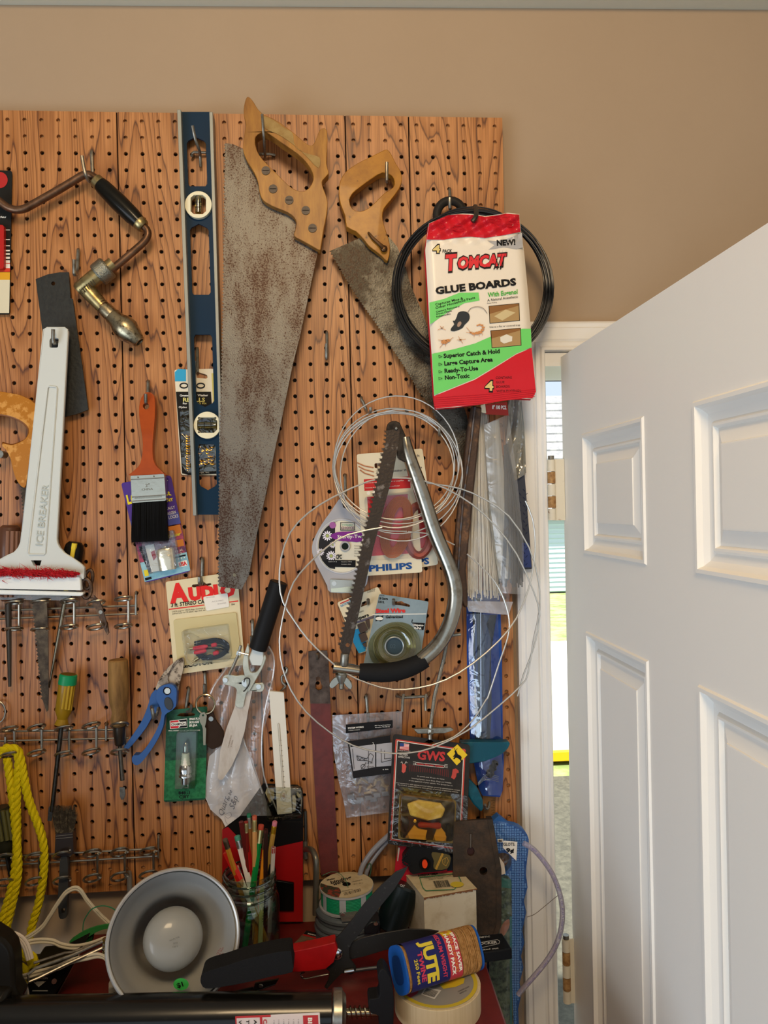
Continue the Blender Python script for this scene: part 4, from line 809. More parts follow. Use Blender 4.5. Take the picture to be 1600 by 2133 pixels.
# thermometer on an S hook
obj(B().tube([(x, y, 8) for x, y in K('l', "1375,930 1390,945 1375,985 1345,1005 1350,1050 1375,1080 1350,1110 1315,1148")], 2.6, 8, sm=3), 's_hook', STEEL, label='thin bent S hook holding the white thermometer', cat='hook')
t = thing('wall_thermometer', 'narrow white plastic thermometer strip hanging from a thin bent hook', 'thermometer', (590, 1693, 20))
WT = mat('#ddd9cd', .4); obj(B().poly(rrect(K('l', "1243,1122 1362,1135 1430,2110 1310,2120"), 2), 24, 6), 'body', WT, t, bevel=1.2)
gv = obj(B().poly(K('l', "1310,1390 1318,1378 1330,1388 1368,1910 1350,1912"), 24.4, .2), 'scale_groove', mat('#b9b3a4', .5), t)
obj(B().tube([(*K('l', '1322,1392')[0], 25), (*K('l', '1360,1910')[0], 25)], 1, 6), 'glass_tube', mat('#cfc8ba', .1, coat=.5), gv)
b = B()
for q in range(10): x, y = K('l', '%f,%f' % (1330 + q * 3.6, 1520 + q * 42))[0]; b.poly(quad(x - 2, y - .4, x + 3.5, y + .4), 24.9)
obj(b, 'scale_marks', mat('#5a554c', .6), gv)
obj(B().tube([(x, y, 24.5) for x, y in [(353 * 0 + 591 + a_, 1657 + c_) for a_, c_ in circ(0, 0, 5.5, 18, 11)]], 1.4, 6, closed=True), 'bulb_rim', mat('#c9c3b3', .4), t); obj(B().sphere((591, 1658, 24), 4, 10, (.8, .4, 1.6)), 'bulb', mat('#b5a08c', .2, coat=.5), t)
# ---------------------------------------------------------------- right of the big saw
def Ln(c_, s_): return K(c_, s_)
# red painted steel bar
t = thing('steel_bar', 'long flat steel bar, rusty at the top and dull red below, with a keyhole slot', 'bar', (680, 1830, 10))
bar = K('n', "292,20 405,15 412,80 470,1340 365,1345 355,1200 320,700 300,260")
obj(B().poly(K('n', "292,22 320,16 405,15 412,80 424,330 304,330 300,260"), 12, 5, [smooth(K('n', "338,175 352,168 366,178 365,200 378,225 372,245 352,252 335,240 332,215 340,200"), 1), K('n', "342,25 356,25 358,60 344,60")]), 'bare_end', mat('#5f5148', .5, .6, n=(60, '#3a2d26', .4, .65), bump=(200, .3)), t, flat=True)
obj(B().poly(K('n', "304,330 424,330 472,1345 368,1350 355,1200 322,700"), 12, 5), 'painted_length', mat('#6a2a26', .55, .1, n=(30, '#4f211e', .4, .7), bump=(160, .2)), t, flat=True)
hook('steel hook in the end slot of the red bar', (661, 1353), (661, 1370), (661, 1362), r=3, reach=16)
# silver wire coil with long loops
def loop(cx, cy, rx, ry, d, n=40, a0=0, a1=360, rot=0, wob=0, seed=0):
    rnd = random.Random(seed); ph = rnd.random() * 6; c_, s_ = math.cos(rot), math.sin(rot); out = []
    for q in range(n + (0 if a1 - a0 >= 360 else 1)):
        a_ = math.radians(a0 + (a1 - a0) * q / n); k = 1 + wob * math.sin(2 * a_ + ph)
        x, y = rx * k * math.cos(a_), -ry * k * math.sin(a_); out.append((cx + x * c_ - y * s_, cy + x * s_ + y * c_, d + 3 * math.sin(a_ * 3 + ph)))
    return out
SW = mat('#cfccc4', .35, .75)
t = thing('silver_wire_coil', 'loose coil of bright silver wire with two big loops hanging around the bow saw', 'wire', (765, 858, 55))
for k, (cx, cy, rx, ry, rot) in enumerate(((826, 970, 130, 112, .1), (828, 976, 134, 116, .14), (822, 966, 126, 115, .16), (830, 985, 132, 128, .08), (820, 978, 124, 122, .2), (836, 990, 128, 136, .05), (826, 962, 132, 136, .12))):
    obj(B().tube(loop(cx, cy, rx, ry, 44 + k * 2, 44, rot=rot, wob=.012, seed=k), 1.45, 6, closed=True), 'wire_turn', SW, t)
obj(B().tube(KD('i', "640,810 450,850 330,920 220,1020 140,1120 95,1250 65,1400 70,1550 100,1680 145,1763", 66)[:7] + KD('n', "122,0 140,120 190,250 280,380 420,500 560,580 720,620 880,625 1040,590 1240,490 1430,340 1560,220 1600,150", 66) + [(1112, 1330, 64), (1124, 1270, 62), (1122, 1210, 60), (1102, 1140, 60), (1060, 1075, 60), (1010, 1040, 58), (960, 1018, 56), (905, 1008, 55), (850, 1001, 53)][0:], 1.75, 8, sm=2, d=48), 'big_loop', SW, t)
obj(B().tube([(x, y, 62) for x, y in K('i', "1120,960 1200,1030 1280,1120 1330,1220 1358,1330 1350,1430 1300,1580 1240,1763")] + [(1012, 1458, 62), (985, 1500, 62), (945, 1535, 62), (900, 1552, 60)], 1.6, 8, sm=3, d=48), 'big_loop', SW, t)
obj(B().tube([(x, y, 64) for x, y in K('i', "1450,660 1490,760 1505,880 1500,1000 1470,1150 1400,1320 1300,1450 1150,1580 1000,1670 850,1715 700,1725 560,1690 430,1630 320,1540 220,1440 140,1330 80,1230 60,1120 70,980 120,840 220,730 360,640 560,550 700,530 850,540 1000,590 1150,680 1280,800 1400,960 1500,1180 1530,1310 1500,1480 1440,1640 1405,1763")], 1.75, 8, sm=2, d=48), 'big_loop', SW, t)
obj(B().tube([(790, 1103, 60), (815, 1106, 62), (848, 1107, 62)], 1.6, 6).tube([(850, 1107, 62), (900, 1112, 60), (947, 1135, 56)], 1.5, 6), 'wire_end', SW, t)
hook('steel hook at the top left of the silver wire coil', (753, 829), (765, 858), (772, 848), r=3, reach=62)
hook('steel hook poking between the coil and the smaller saw blade', (914, 884), (916, 905), (915, 892), r=3, reach=58)
hook('dark steel hook above the sturdy twist dispenser', (719, 991), (720, 1030), (716, 1052), r=3, reach=14)
# twist tie dispenser
t = thing('twist_dispenser', 'grey plastic dispenser of garden twist tie with daisies and purple label', 'dispenser', (705, 1235, 6))
GP = mat('#aaa9ae', .35, coat=.1)
obj(B().poly(smooth(K('i', "405,650 430,680 480,720 520,760 560,1000 555,1130 490,1175 350,1178 330,1140 300,1080 255,990 243,920 262,860 300,790 350,720 390,660"), 2), 14, 10, [circ(720, 1053, 5.5, 12)]), 'housing', GP, t, bevel=2)
obj(B().tube([(x, y, 14) for x, y in circ(712.5, 1138, 52, 40, 56)], 2, 8, closed=True), 'disc_rim', mat('#c4c4c8', .3), t)
obj(B().poly(circ(712.5, 1138, 50, 40, 54), 15, 1), 'cream_disc', mat('#ded8c4', .5), t)
dk = obj(B().poly([p_ for p_ in circ(712.5, 1138, 49, 40, 53, a0=100, a1=240)] + [(698, 1185), (698, 1088)], 15.6, .3), 'daisy_picture', mat('#2b2a2d', .5), t)
b = B(); c2 = B()
for (x, y, r_, a_) in ((682, 1116, 11, 0), (690, 1158, 11, .5), (668, 1150, 8, .2), (693, 1135, 7, .3)):
    for k in range(12):
        an = a_ + k * math.pi / 6; ex = (x + math.cos(an) * r_ * .65, y + math.sin(an) * r_ * .65); b.poly([(ex[0] + math.cos(t_) * r_ * .36 * math.cos(an) - math.sin(t_) * r_ * .14 * math.sin(an), ex[1] + math.cos(t_) * r_ * .36 * math.sin(an) + math.sin(t_) * r_ * .14 * math.cos(an)) for t_ in [q * math.pi / 3 for q in range(6)]], 16)
    c2.poly(circ(x, y, r_ * .3, 8), 16.3)
obj(b, 'petals', mat('#e6e2ec', .5), dk, kind='stuff'); obj(c2, 'daisy_centres', mat('#a9b46a', .5), dk, kind='stuff')
obj(B().poly(circ(693, 1094, 7, 10), 15.9), 'pink_flower', mat('#a05c9c', .5), dk)
obj(B().poly(smooth([(688, 1117), (700, 1109), (725, 1107), (753, 1109), (753, 1128), (730, 1128), (705, 1126)], 2), 16.4), 'purple_band', mat('#7b2a88', .45), t)
obj(B().text('Sturdy-Twist', 703, 1121.5, 7.5, 1, w=62, d=16.8, bold=.01), 'white_lettering', WHITEPR, t)
obj(B().poly(K('x', "150,732 505,735 503,808 225,803"), 16.2), 'black_band', BLACKPR, t)
obj(B().text('NEW IT IS', 684, 1171, 1.8, 0, w=18, d=16.6).text('Contains 150 ft', 711, 1171, 1.8, 0, w=22, d=16.6).text('Contiene 45m', 711, 1176, 1.8, 0, w=20, d=16.6), 'small_print', WHITEPR, t)
fr = B()
for q_ in ([(709, 1088), (739, 1088), (739, 1089), (709, 1089)], [(709, 1103.5), (739, 1103.5), (739, 1105), (709, 1105)], [(709, 1088), (710.2, 1088), (710.2, 1105), (709, 1105)], [(737.8, 1088), (739, 1088), (739, 1105), (737.8, 1105)]): fr.poly(q_, 16.4)
fr.text('CPC', 700, 1164, 9, 0, w=12, d=16.4, bold=.04)
for q_, st_ in enumerate(('Covered', 'Aluminum', 'no metal', 'Twistless', 'for garden')): fr.text(st_, 738, 1138 + q_ * 5.3, 2.4, 0, w=15, d=16.4)
obj(fr, 'black_print', BLACKPR, t); obj(B().text('Villager', 712, 1095, 4, 0, w=24, d=16.5), 'green_lettering', mat('#3f9a7a', .5), t); obj(B().text('CHOICE', 711, 1102, 5, 0, w=26, d=16.5, bold=.02), 'purple_lettering', mat('#6a2a5c', .5), t)
obj(B().tube([(x, y, 17) for x, y in circ(719, 1138, 9, 20)], 2, 8, closed=True), 'hub_ring', mat('#b0b0b2', .3), t); obj(B().poly(circ(719, 1138, 8, 20), 16.6, .3), 'hub_hole', mat('#16201c', .4), t)
ct = obj(B().poly(rrect(K('i', "345,1103 510,1110 505,1182 352,1178"), 2), 18, 3), 'cutter_plate', mat('#b5b6ae', .35, .8, bump=(80, .2)), t, bevel=.8)
obj(B().poly(circ(696, 1215.5, 5, 14), 19, 1), 'rivet', mat('#cfcfca', .3, .7), ct); obj(B().poly(circ(738, 1214, 5, 14), 19, 1), 'rivet', mat('#cfcfca', .3, .7), ct); obj(B().poly(K('i', "350,1155 500,1140 500,1178 352,1176"), 18.6, .4), 'cutting_edge', mat('#d8d4b8', .25, .9), ct)
# speaker wire cards
def wirecard(label, q4, d, off, first):
    t = thing('speaker_wire_card', label, 'package', (lerp4(q4, .5, 1)[0], lerp4(q4, .5, 1)[1], d), 'speaker wire cards')
    slotq = rrect([lerp4(q4, u, v) for u, v in ((.30, .085), (.62, .085), (.62, .125), (.30, .125))], 3)
    obj(B().poly(rrect(q4, 5), d, 1, [slotq]), 'backing_card', mat('#e3dac0', .5), t)
    obj(B().poly(sub(q4, .10, .21, .90, .305), d + .4).poly(sub(q4, .14, .355, .84, .84), d + .35), 'red_print', mat('#c52a2c', .45), t)
    b = B(); u_, v_ = Vector(q4[3]) - Vector(q4[0]), Vector(q4[1]) - Vector(q4[0]); ang = -math.degrees(math.atan2(v_.y, v_.x)); w_ = v_.length
    b.text('PHILIPS', *lerp4(q4, .10, .965), 13, ang, w=w_ * .76, d=d + .6, bold=.045); obj(b, 'blue_lettering', mat('#1d4f92', .45), t)
    b = B().text('24 Gauge Speaker Wire', *lerp4(q4, .32, .165), 5, ang, w=w_ * .62, d=d + .6); b.text('25 ft', *lerp4(q4, .72, .07), 6, ang, w=w_ * .2, d=d + .6); obj(b, 'black_lettering', mat('#3a3a44', .5), t)
    b = B().text('Connects speakers to receiver or amplifier', *lerp4(q4, .12, .245), 2.8, ang, w=w_ * .68, d=d + .8).text('Connexion de haut-parleurs, recepteur, amplificateur', *lerp4(q4, .12, .285), 2.4, ang, w=w_ * .6, d=d + .8)
    for k in range(4): b.poly(circ(*lerp4(q4, .17 + k * .1, .325), 4, 10), d + .5)
    obj(b, 'white_print', WHITEPR, t)
    b = B()
    for k in range(3): b.tube([(*lerp4(q4, .0 + .02 * k, .07 + k * .03), d + 1), (*lerp4(q4, .12, .1 + k * .03), d + 1), (*lerp4(q4, .28, .12 + k * .035), d + 1)], 1.1, 6)
    obj(b, 'wire_picture', mat('#c07a52', .5), t)
    if first:
        for k in range(11):
            r_ = 33 - k * 2.1
            obj(B().tube([(x, y, d + 10 - (k % 2)) for x, y in [(826 + math.copysign(abs(math.cos(a_)) ** .9, math.cos(a_)) * r_ * .98 - math.sin(a_) * 9, 1098 + math.sin(a_) * (r_ + 31)) for a_ in [q * math.pi / 18 for q in range(36)]]], .95, 6, closed=True), 'wire_winding', mat('#a85e30', .4, .3), t)
    else: obj(B().tube([(x, y, d + 6) for x, y in circ(872, 1105, 26, 30, 52)], 9, 8, closed=True), 'wire_winding', mat('#a8584a', .4, .6), t)
    obj(B().poly(rrect(sub(q4, .10, .35, .88, .88), 9, 4), d + 16, 15), 'blister', clear('#ffffff', .01, .08, None), t, bevel=4, seg=3)
wirecard('rear speaker wire card, mostly hidden behind the front card and the bow saw', [(783, 944), (880, 934), (913, 1176), (812, 1192)], 9, 0, False)
wirecard('front speaker wire card with a full oval of copper wire behind a clear blister', [(743, 946), (862, 938), (880, 1192), (757, 1200)], 16, 0, True)
# felt bumpers card
t = thing('bumper_card', 'cream card of square brown stick-on bumpers tucked behind the steel wire card', 'package', (745, 1362, 6)); q4 = [(702, 1255), (788, 1222), (835, 1330), (748, 1362)]
obj(B().poly(rrect(q4, 5), 7, 1, [K('G', "490,370 540,345 580,355 600,380 560,400 480,430")]), 'backing_card', mat('#ddd2b4', .5), t)
obj(B().poly(K('G', "395,745 540,690 545,1040 450,1072 370,915"), 7.5), 'blue_print', mat('#2d9acb', .45), t)
obj(B().poly(K('G', "400,635 720,520 740,560 420,660"), 7.4), 'grey_band', mat('#6a6270', .5), t)
obj(B().text('NATIONAL', *K('G', '205,432')[0], 4.6, 27, w=25, d=7.6, bold=.02), 'blue_lettering', mat('#2b8fc4', .5), t); obj(B().poly(K('G', "190,375 365,300 365,316 190,392"), 7.6), 'red_line', mat('#c0383a', .5), t)
obj(B().text('Self-Adhesive', *K('G', '380,540')[0], 3.6, 20, w=22, d=7.6).text('Bumpers', *K('G', '330,650')[0], 7, 20, w=42, d=7.8, bold=.03).text('DISTRIBUIDOR', *K('G', '563,215')[0], 2.4, 14, w=18, d=7.6).text('SURFACE', *K('G', '570,235')[0], 2.4, 14, w=16, d=7.6), 'black_lettering', BLACKPR, t)
for k, s_ in enumerate(("425,680 530,640 580,750 470,800", "540,620 600,600 610,700 590,740", "445,815 545,775 580,880 490,930", "500,945 560,920 560,990 520,980")): obj(B().poly(rrect(K('G', s_), 2), 14, 6), 'bumper_pad', mat('#4a3a30', .4, coat=.2), t, bevel=2)
# steel wire card
t = thing('steel_wire_card', 'blue-grey card with red Steel Wire lettering and a round clear spool blister', 'package', (820, 1385, 12)); q4 = [(790, 1237), (893, 1253), (876, 1370), (757, 1385)]
obj(B().poly(rrect(q4, 4), 17, 1, [smooth(K('G', "910,395 915,365 945,350 1000,355 1040,345 1080,370 1150,395 1165,415 1150,428 1060,412 980,400 930,400"), 1)]), 'backing_card', mat('#7f929c', .5, n=(30, '#8d9fa8', .4, .7)), t)
obj(B().poly(K('G', "640,528 1388,520 1385,530 640,542"), 17.5), 'white_line', WHITEPR, t); obj(B().poly(K('G', "1190,645 1368,652 1348,752 1270,745 1210,690"), 17.5).poly(K('G', "680,560 720,548 745,560 790,545 785,610 750,630 720,618 680,628 690,590"), 17.5).poly(K('G', "1190,600 1200,605 1190,645 1178,648"), 17.5), 'black_print', BLACKPR, t)
obj(B().poly(circ(*K('G', '735,590')[0], 8, 16, 3.6), 17.9), 'logo_oval', WHITEPR, t)
b = B().text('Steel Wire', *K('G', '685,510')[0], 8.4, 1, w=62, d=17.6, bold=.06); obj(b, 'red_lettering', mat('#d5342f', .45), t)
b = B().text('28 Gauge', *K('G', '727,322')[0], 4.8, -4, w=19, d=17.6, bold=.03).text('100 ft.', *K('G', '720,372')[0], 5, -4, w=13, d=17.6, bold=.03).text('20028', *K('G', '737,275')[0], 2.4, -4, w=10, d=17.6).text('Galvanized', *K('G', '822,585')[0], 5.6, 1, w=36, d=17.6, bold=.03); obj(b, 'black_lettering', BLACKPR, t)
obj(B().text('Dispens-', *K('G', '1200,692')[0], 4.6, -2, w=23, d=17.8, bold=.03).text('O-Pak', *K('G', '1215,735')[0], 4.6, -2, w=16, d=17.8, bold=.03), 'white_lettering', WHITEPR, t)
C0 = K('G', '945,975')[0]; gl_ = clear('#ecebd0', .10, .08, (20, .3), .12, '#a8a77a')
b = B().lathe((*C0, 17), (*C0, 34), [(0, 56), (.25, 55), (.4, 50), (.55, 44), (.85, 38), (1, 34), (.95, 30), (.7, 24), (.6, 20)], 40, capend=False); obj(b, 'blister', gl_, t)
b = B()
for k in range(9): b.tube([(x, y, 21 + (k % 3) * 2) for x, y in circ(*C0, 26 + k * 2.2, 30)], 1.2, 6, closed=True)
obj(b, 'wire_spool', mat('#8f8c64', .35, .8), t)
obj(B().tube([(x, y, 27) for x, y in circ(*C0, 19, 28)], 1.8, 8, closed=True), 'spool_rim', mat('#9aa0a0', .3, .5), t); obj(B().poly(circ(*C0, 18, 28), 24, 1), 'spool_hub', mat('#34454f', .35), t); obj(B().text('02', C0[0] - 9, C0[1] + 4, 9, 0, d=24.6), 'embossed_number', mat('#4a5c66', .4), t)
hook('steel hook through the slot of the steel wire card', (822, 1250), (821, 1256), (820, 1248), r=3.4, reach=24)
hook('steel hook through the slot of the bumper card', (768, 1250), (768, 1256), (767, 1248), r=3.4, reach=14)
# bow saw
t = thing('bow_saw', 'small bow saw with chromed tube frame, black grip and coarse dark blade', 'saw', (730, 1435, 50))
TUBEM = mat('#a39d90', .24, 1, n=(45, '#6d5f4a', .5, .75))
fpath = KD('i', "770,300 790,400 860,600 935,830 1010,1010 1045,1120 1052,1220 1030,1330 985,1430 930,1500 860,1560", 58); obj(B().tube(fpath, [10, 14, 16, 16, 16, 16, 16, 16, 16, 16, 16][:11], 16, sm=3), 'frame_tube', TUBEM, t)
obj(B().poly(smooth(K('i', "665,260 672,225 700,208 735,215 750,240 790,330 830,420 800,450 740,425 725,400 720,320 690,310 668,285"), 2), 64, 10), 'frame_tip', mat('#3a332c', .4, .8, n=(60, '#1f1b18', .4, .6)), t, bevel=2)
obj(B().lathe((*K('i', '720,250')[0], 70), (*K('i', '720,250')[0], 60), [(0, 2.5), (.2, 4), (1, 4)], 10), 'bolt', STEEL, t)
gp = KD('i', "885,1555 820,1590 740,1618 650,1630 560,1628 512,1625", 58); obj(B().tube(gp, [17, 19, 20, 20, 19, 17], 16, sm=3), 'grip', RUBBER, t)
obj(B().tube(KD('i', "520,1622 440,1610 365,1600", 58), [11, 12.5, 12.5], 16), 'frame_end', TUBEM, t)
L0 = K('i', "668,262 660,330 640,420 610,560 580,700 545,830 510,1000 485,1130 455,1260 420,1400 400,1490"); pts = []
for (x0, y0), (x1, y1) in zip(L0[:-1], L0[1:]):
    l = math.hypot(x1 - x0, y1 - y0); n_ = max(1, round(l / 10)); nx, ny = (y1 - y0) / l, -(x1 - x0) / l; nx, ny = (nx, ny) if nx < 0 else (-nx, -ny)
    for q in range(n_):
        for u, dp_ in ((.02, 0), (.2, 7), (.34, 2.5), (.45, 6), (.6, .5), (.8, 0)): v_ = (q + u) / n_; pts.append((x0 + (x1 - x0) * v_ + nx * dp_, y0 + (y1 - y0) * v_ + ny * dp_))
pts += K('i', "400,1490 420,1530 455,1530 480,1430 530,1200 590,930 650,700 700,520 722,400 738,300 740,250")
obj(B().poly(pts, 66, 1.4, [circ(*K('i', '446,1475')[0], 4.5, 12)]), 'saw_blade', mat('#3d342d', .5, .7, n=(50, '#77706a', .58, .68), bump=(250, .4)), t, flat=True)
obj(B().lathe((*K('i', '430,1520')[0], 64), (*K('i', '425,1590')[0], 62), [(0, 8), (.1, 9), (.9, 9), (1, 8)], 14), 'blade_holder', STEEL, t)
obj(B().lathe((*K('i', '415,1630')[0], 62), (*K('i', '410,1725')[0], 62), [(0, 10), (.3, 10), (.32, 5), (.95, 5), (1, 3)], 14), 'threaded_stud', mat('#8f8e86', .3, 1, bump=(900, .6)), t)
for s_ in ("395,1655 370,1660 345,1690 345,1715 365,1718 395,1690 405,1675", "430,1655 450,1665 470,1695 468,1722 450,1722 428,1695 420,1675"): obj(B().poly(smooth(K('i', s_), 2), 66, 5), 'wing', mat('#a3a298', .35, .9), t, bevel=1.5)
obj(B().lathe((*K('i', '410,1640')[0], 62), (*K('i', '410,1690')[0], 62), [(0, 13), (.3, 12), (1, 7)], 14), 'wing_nut_hub', mat('#9a9990', .35, .9), t)
# rusty pry bar
t = thing('pry_bar', 'long rusty steel bar with a tapered chisel end under the red bag', 'pry bar', (965, 1280, 30))
RB = mat('#4c3b31', .55, .6, n=(40, '#7d5a3e', .5, .68), bump=(200, .4))
o = K('i', "1150,120 1205,130 1190,300 1160,600 1130,900 1115,1050 1125,1180 1125,1262 1105,1265 1070,1180 1045,1060 1045,980 1060,800 1095,500 1125,250")
obj(B().poly(o, 48, 14), 'bar', RB, t, bevel=3, ang=50); obj(B().tube([(x, y, 49) for x, y in K('i', "1165,130 1140,350 1100,640 1082,850 1070,1050")], 2.5, 6), 'ridge', mat('#5a5a60', .4, .8, n=(60, '#5b4636', .45, .6)), t)
# blue carded pack, grey bag, zip ties
t = thing('carded_tool', 'dark blue diamond-plate patterned card hanging behind the cable tie bags', 'package', (1085, 1190, 6))
obj(B().poly(rrect(K('i', "1360,500 1445,505 1488,1045 1250,1055 1230,880 1230,560"), 3), 7, 1), 'backing_card', mat('#3f4453', .45), t); b = B()
obj(B().poly(K('i', "1245,880 1470,900 1483,1035 1250,1040"), 7.4), 'blue_print', mat('#3a4a86', .45), t)
for k in range(20):
    for l_ in range(6):
        x, y = K('i', '%f,%f' % (1262 + l_ * 36 + (k % 2) * 14, 600 + k * 22))[0]; s_ = 1 if (k + l_) % 2 else -1; b.poly([(x - 2.5, y - 2 * s_), (x - 1.5, y - 2.6 * s_), (x + 2.5, y + 2 * s_), (x + 1.5, y + 2.6 * s_)], 7.8)
obj(b, 'plate_pattern', mat('#222a4c', .4), t, kind='stuff')
t = thing('grey_film_bag', 'dull grey plastic film bag behind the cable ties at the board edge', 'bag', (1070, 990, 8)); b = B(); vs = []
gL, gR = K('i', "1350,60 1355,200 1330,400 1300,600"), K('i', "1425,60 1440,250 1450,450 1450,510")
for r_ in range(16):
    a_, c_ = edgeat(gL, r_ / 15), edgeat(gR, r_ / 15)
    for q in range(8): u = q / 7; vs.append(P(a_[0] + (c_[0] - a_[0]) * u, a_[1] + (c_[1] - a_[1]) * u, 10 + 4 * math.sin(u * 9 + r_ * .5)))
obj(b.add(vs, [(r_ * 8 + q, r_ * 8 + 8 + q, r_ * 8 + 9 + q, r_ * 8 + q + 1) for r_ in range(15) for q in range(7)]), 'bag_skin', clear('#b9bab2', .16, .15, (40, .8), .55, '#9a9a92'), t, ang=80)
obj(B().tube([(1086, 838, 14), (1092, 900, 14), (1095, 985, 12)], 1.2, 6), 'seam', mat('#8d8d86', .4), t)
def film(poly_l, poly_r, d, amp, n=10, m=22, seed=1):
    rnd = random.Random(seed); vs = []
    for r_ in range(m):
        a_, c_ = edgeat(poly_l, r_ / (m - 1)), edgeat(poly_r, r_ / (m - 1))
        for q in range(n): u = q / (n - 1); vs.append(P(a_[0] + (c_[0] - a_[0]) * u, a_[1] + (c_[1] - a_[1]) * u, d + amp * math.sin(math.pi * u) + rnd.uniform(-1, 1) * amp * .12))
    return B().add(vs, [(r_ * n + q, r_ * n + n + q, r_ * n + n + q + 1, r_ * n + q + 1) for r_ in range(m - 1) for q in range(n - 1)])
t = thing('white_cable_ties', 'clear bag full of white cable ties behind the rusty bar', 'package', (1020, 1285, 20)); b = B(); rnd = random.Random(21)
for q in range(46):
    u = rnd.random(); x0, y0 = K('i', '%f,%f' % (1170 + 60 * u, 150))[0]; x1, y1 = K('i', '%f,%f' % (1125 + 190 * u, 1190 + rnd.uniform(-30, 30)))[0]; z = rnd.uniform(14, 28); e = 1.6
    b.tube([(x0, y0, z), ((x0 + x1) / 2 + rnd.uniform(-4, 4), (y0 + y1) / 2, z + rnd.uniform(-2, 2)), (x1, y1, z)], e, 4, sm=2)
obj(b, 'cable_ties', mat('#d8d4c8', .4), t, kind='stuff'); obj(film(K('i', "1160,140 1130,700 1110,1230 1130,1285"), K('i', "1240,150 1290,700 1360,1200 1355,1300"), 28, 8, seed=3), 'bag_skin', clear('#ffffff', .05, .25, (40, .7), .10), t, ang=80)
obj(B().poly(K('i', "1110,1225 1380,1230 1355,1305 1130,1285"), 24, .5), 'bag_hem', clear('#f4eef0', .14, .15, (30, .6), .45, '#cfc8ca'), t)
t = thing('black_cable_ties', 'clear bag of black cable ties with a red header hanging under the glue board bag', 'package', (1060, 1240, 30)); b = B()
for q in range(44):
    u = rnd.random(); x0, y0 = K('i', '%f,%f' % (1330 + 40 * u, 345 + rnd.uniform(-10, 25)))[0]; x1, y1 = K('i', '%f,%f' % (1300 + 135 * u, 1130 + rnd.uniform(-35, 20)))[0]; z = rnd.uniform(26, 38)
    b.tube([(x0 - 8 * u, y0, z), ((x0 + x1) / 2 + rnd.uniform(-3, 3) + 4, (y0 + y1) / 2, z), (x1, y1, z)], 1.7, 4, sm=2)
obj(b, 'cable_ties', mat('#3f4144', .35, coat=.2), t, kind='stuff')
for q in range(18):
    pass
obj(film(K('i', "1215,230 1240,600 1290,1000 1310,1180"), K('i', "1355,170 1400,500 1440,900 1440,1190"), 40, 8, seed=5), 'bag_skin', clear('#ffffff', .06, .22, (34, .7), .12), t, ang=80)
obj(film(K('i', "1215,230 1230,500 1250,800 1300,1100"), K('i', "1300,200 1330,500 1340,800 1370,1100"), 34, 2, seed=6), 'loose_ties', mat('#a8a59a', .45, n=(90, '#7f7c72', .4, .6, (1, 1, .05))), t, ang=80)
hd_ = obj(B().poly(K('i', "1200,120 1345,100 1355,178 1225,170"), 46, 1), 'header_card', mat('#a5342c', .5), t); obj(B().text('8" 100 PCS.', *K('i', '1262,140')[0], 8, -2, w=30, d=47.3, bold=.03), 'lettering', WHITEPR, hd_); obj(B().poly(K('i', "1198,120 1222,112 1228,165 1202,160"), 46.5, 1), 'frayed_edge', mat('#e0d0b0', .6), hd_)
# black wire coil with ring and bag of glue boards
t = thing('dark_wire_coil', 'coil of dark steel wire hanging behind the red and white glue board bag', 'wire', (985, 760, 50)); DW = mat('#37383a', .35, .8)
for k in range(11): obj(B().tube(loop(984 + (k % 3) * 1.5, 596 + (k % 4) * 1.5, 150 + k * 1.7, 148 + k * 1.5 + (k % 2) * 2, 44 + (k % 4) * 3, 56, wob=.006, seed=k + 30), 1.9, 6, closed=True), 'wire_turn', DW, t)
obj(B().tube([(905, 462, 66), (935, 440, 68), (985, 431, 68), (1030, 438, 66), (1062, 455, 62)], 1.4, 6, sm=3), 'wire_end', DW, t)
t = thing('rubber_ring', 'thick dark rubber ring hung at the top of the dark wire coil', 'ring', (938, 480, 20)); obj(B().tube([(x, y, 30) for x, y in circ(938, 448, 28, 28, 30)], 9, 12, closed=True), 'ring', mat('#2b2825', .5, bump=(100, .3)), t)
obj(B().poly(smooth([(945, 440), (975, 436), (1010, 445), (1020, 462), (980, 466), (945, 462)], 3), 40, 10), 'clip', mat('#2f2e2d', .45), t, bevel=2)
hook('steel hook carrying the dark ring and the dark wire coil', (937, 396), (939, 433), (937, 412), r=3.4, reach=52)
t = thing('glue_board_bag', 'red, white and green bag of mouse glue boards with crumpled red top', 'package', (1005, 848, 75))
D0 = 86; J = lambda s_: K('j', s_)
outl = J("155,210 250,165 340,125 440,115 560,120 700,140 820,125 900,108 1030,120 1038,290 1045,310 1075,480 1140,1220 1150,1420 1192,1835 1190,1860 1150,1912 1060,1900 900,1925 700,1960 400,1985 230,2005 205,1975 205,1880 180,1450 160,1180 120,470 133,370")
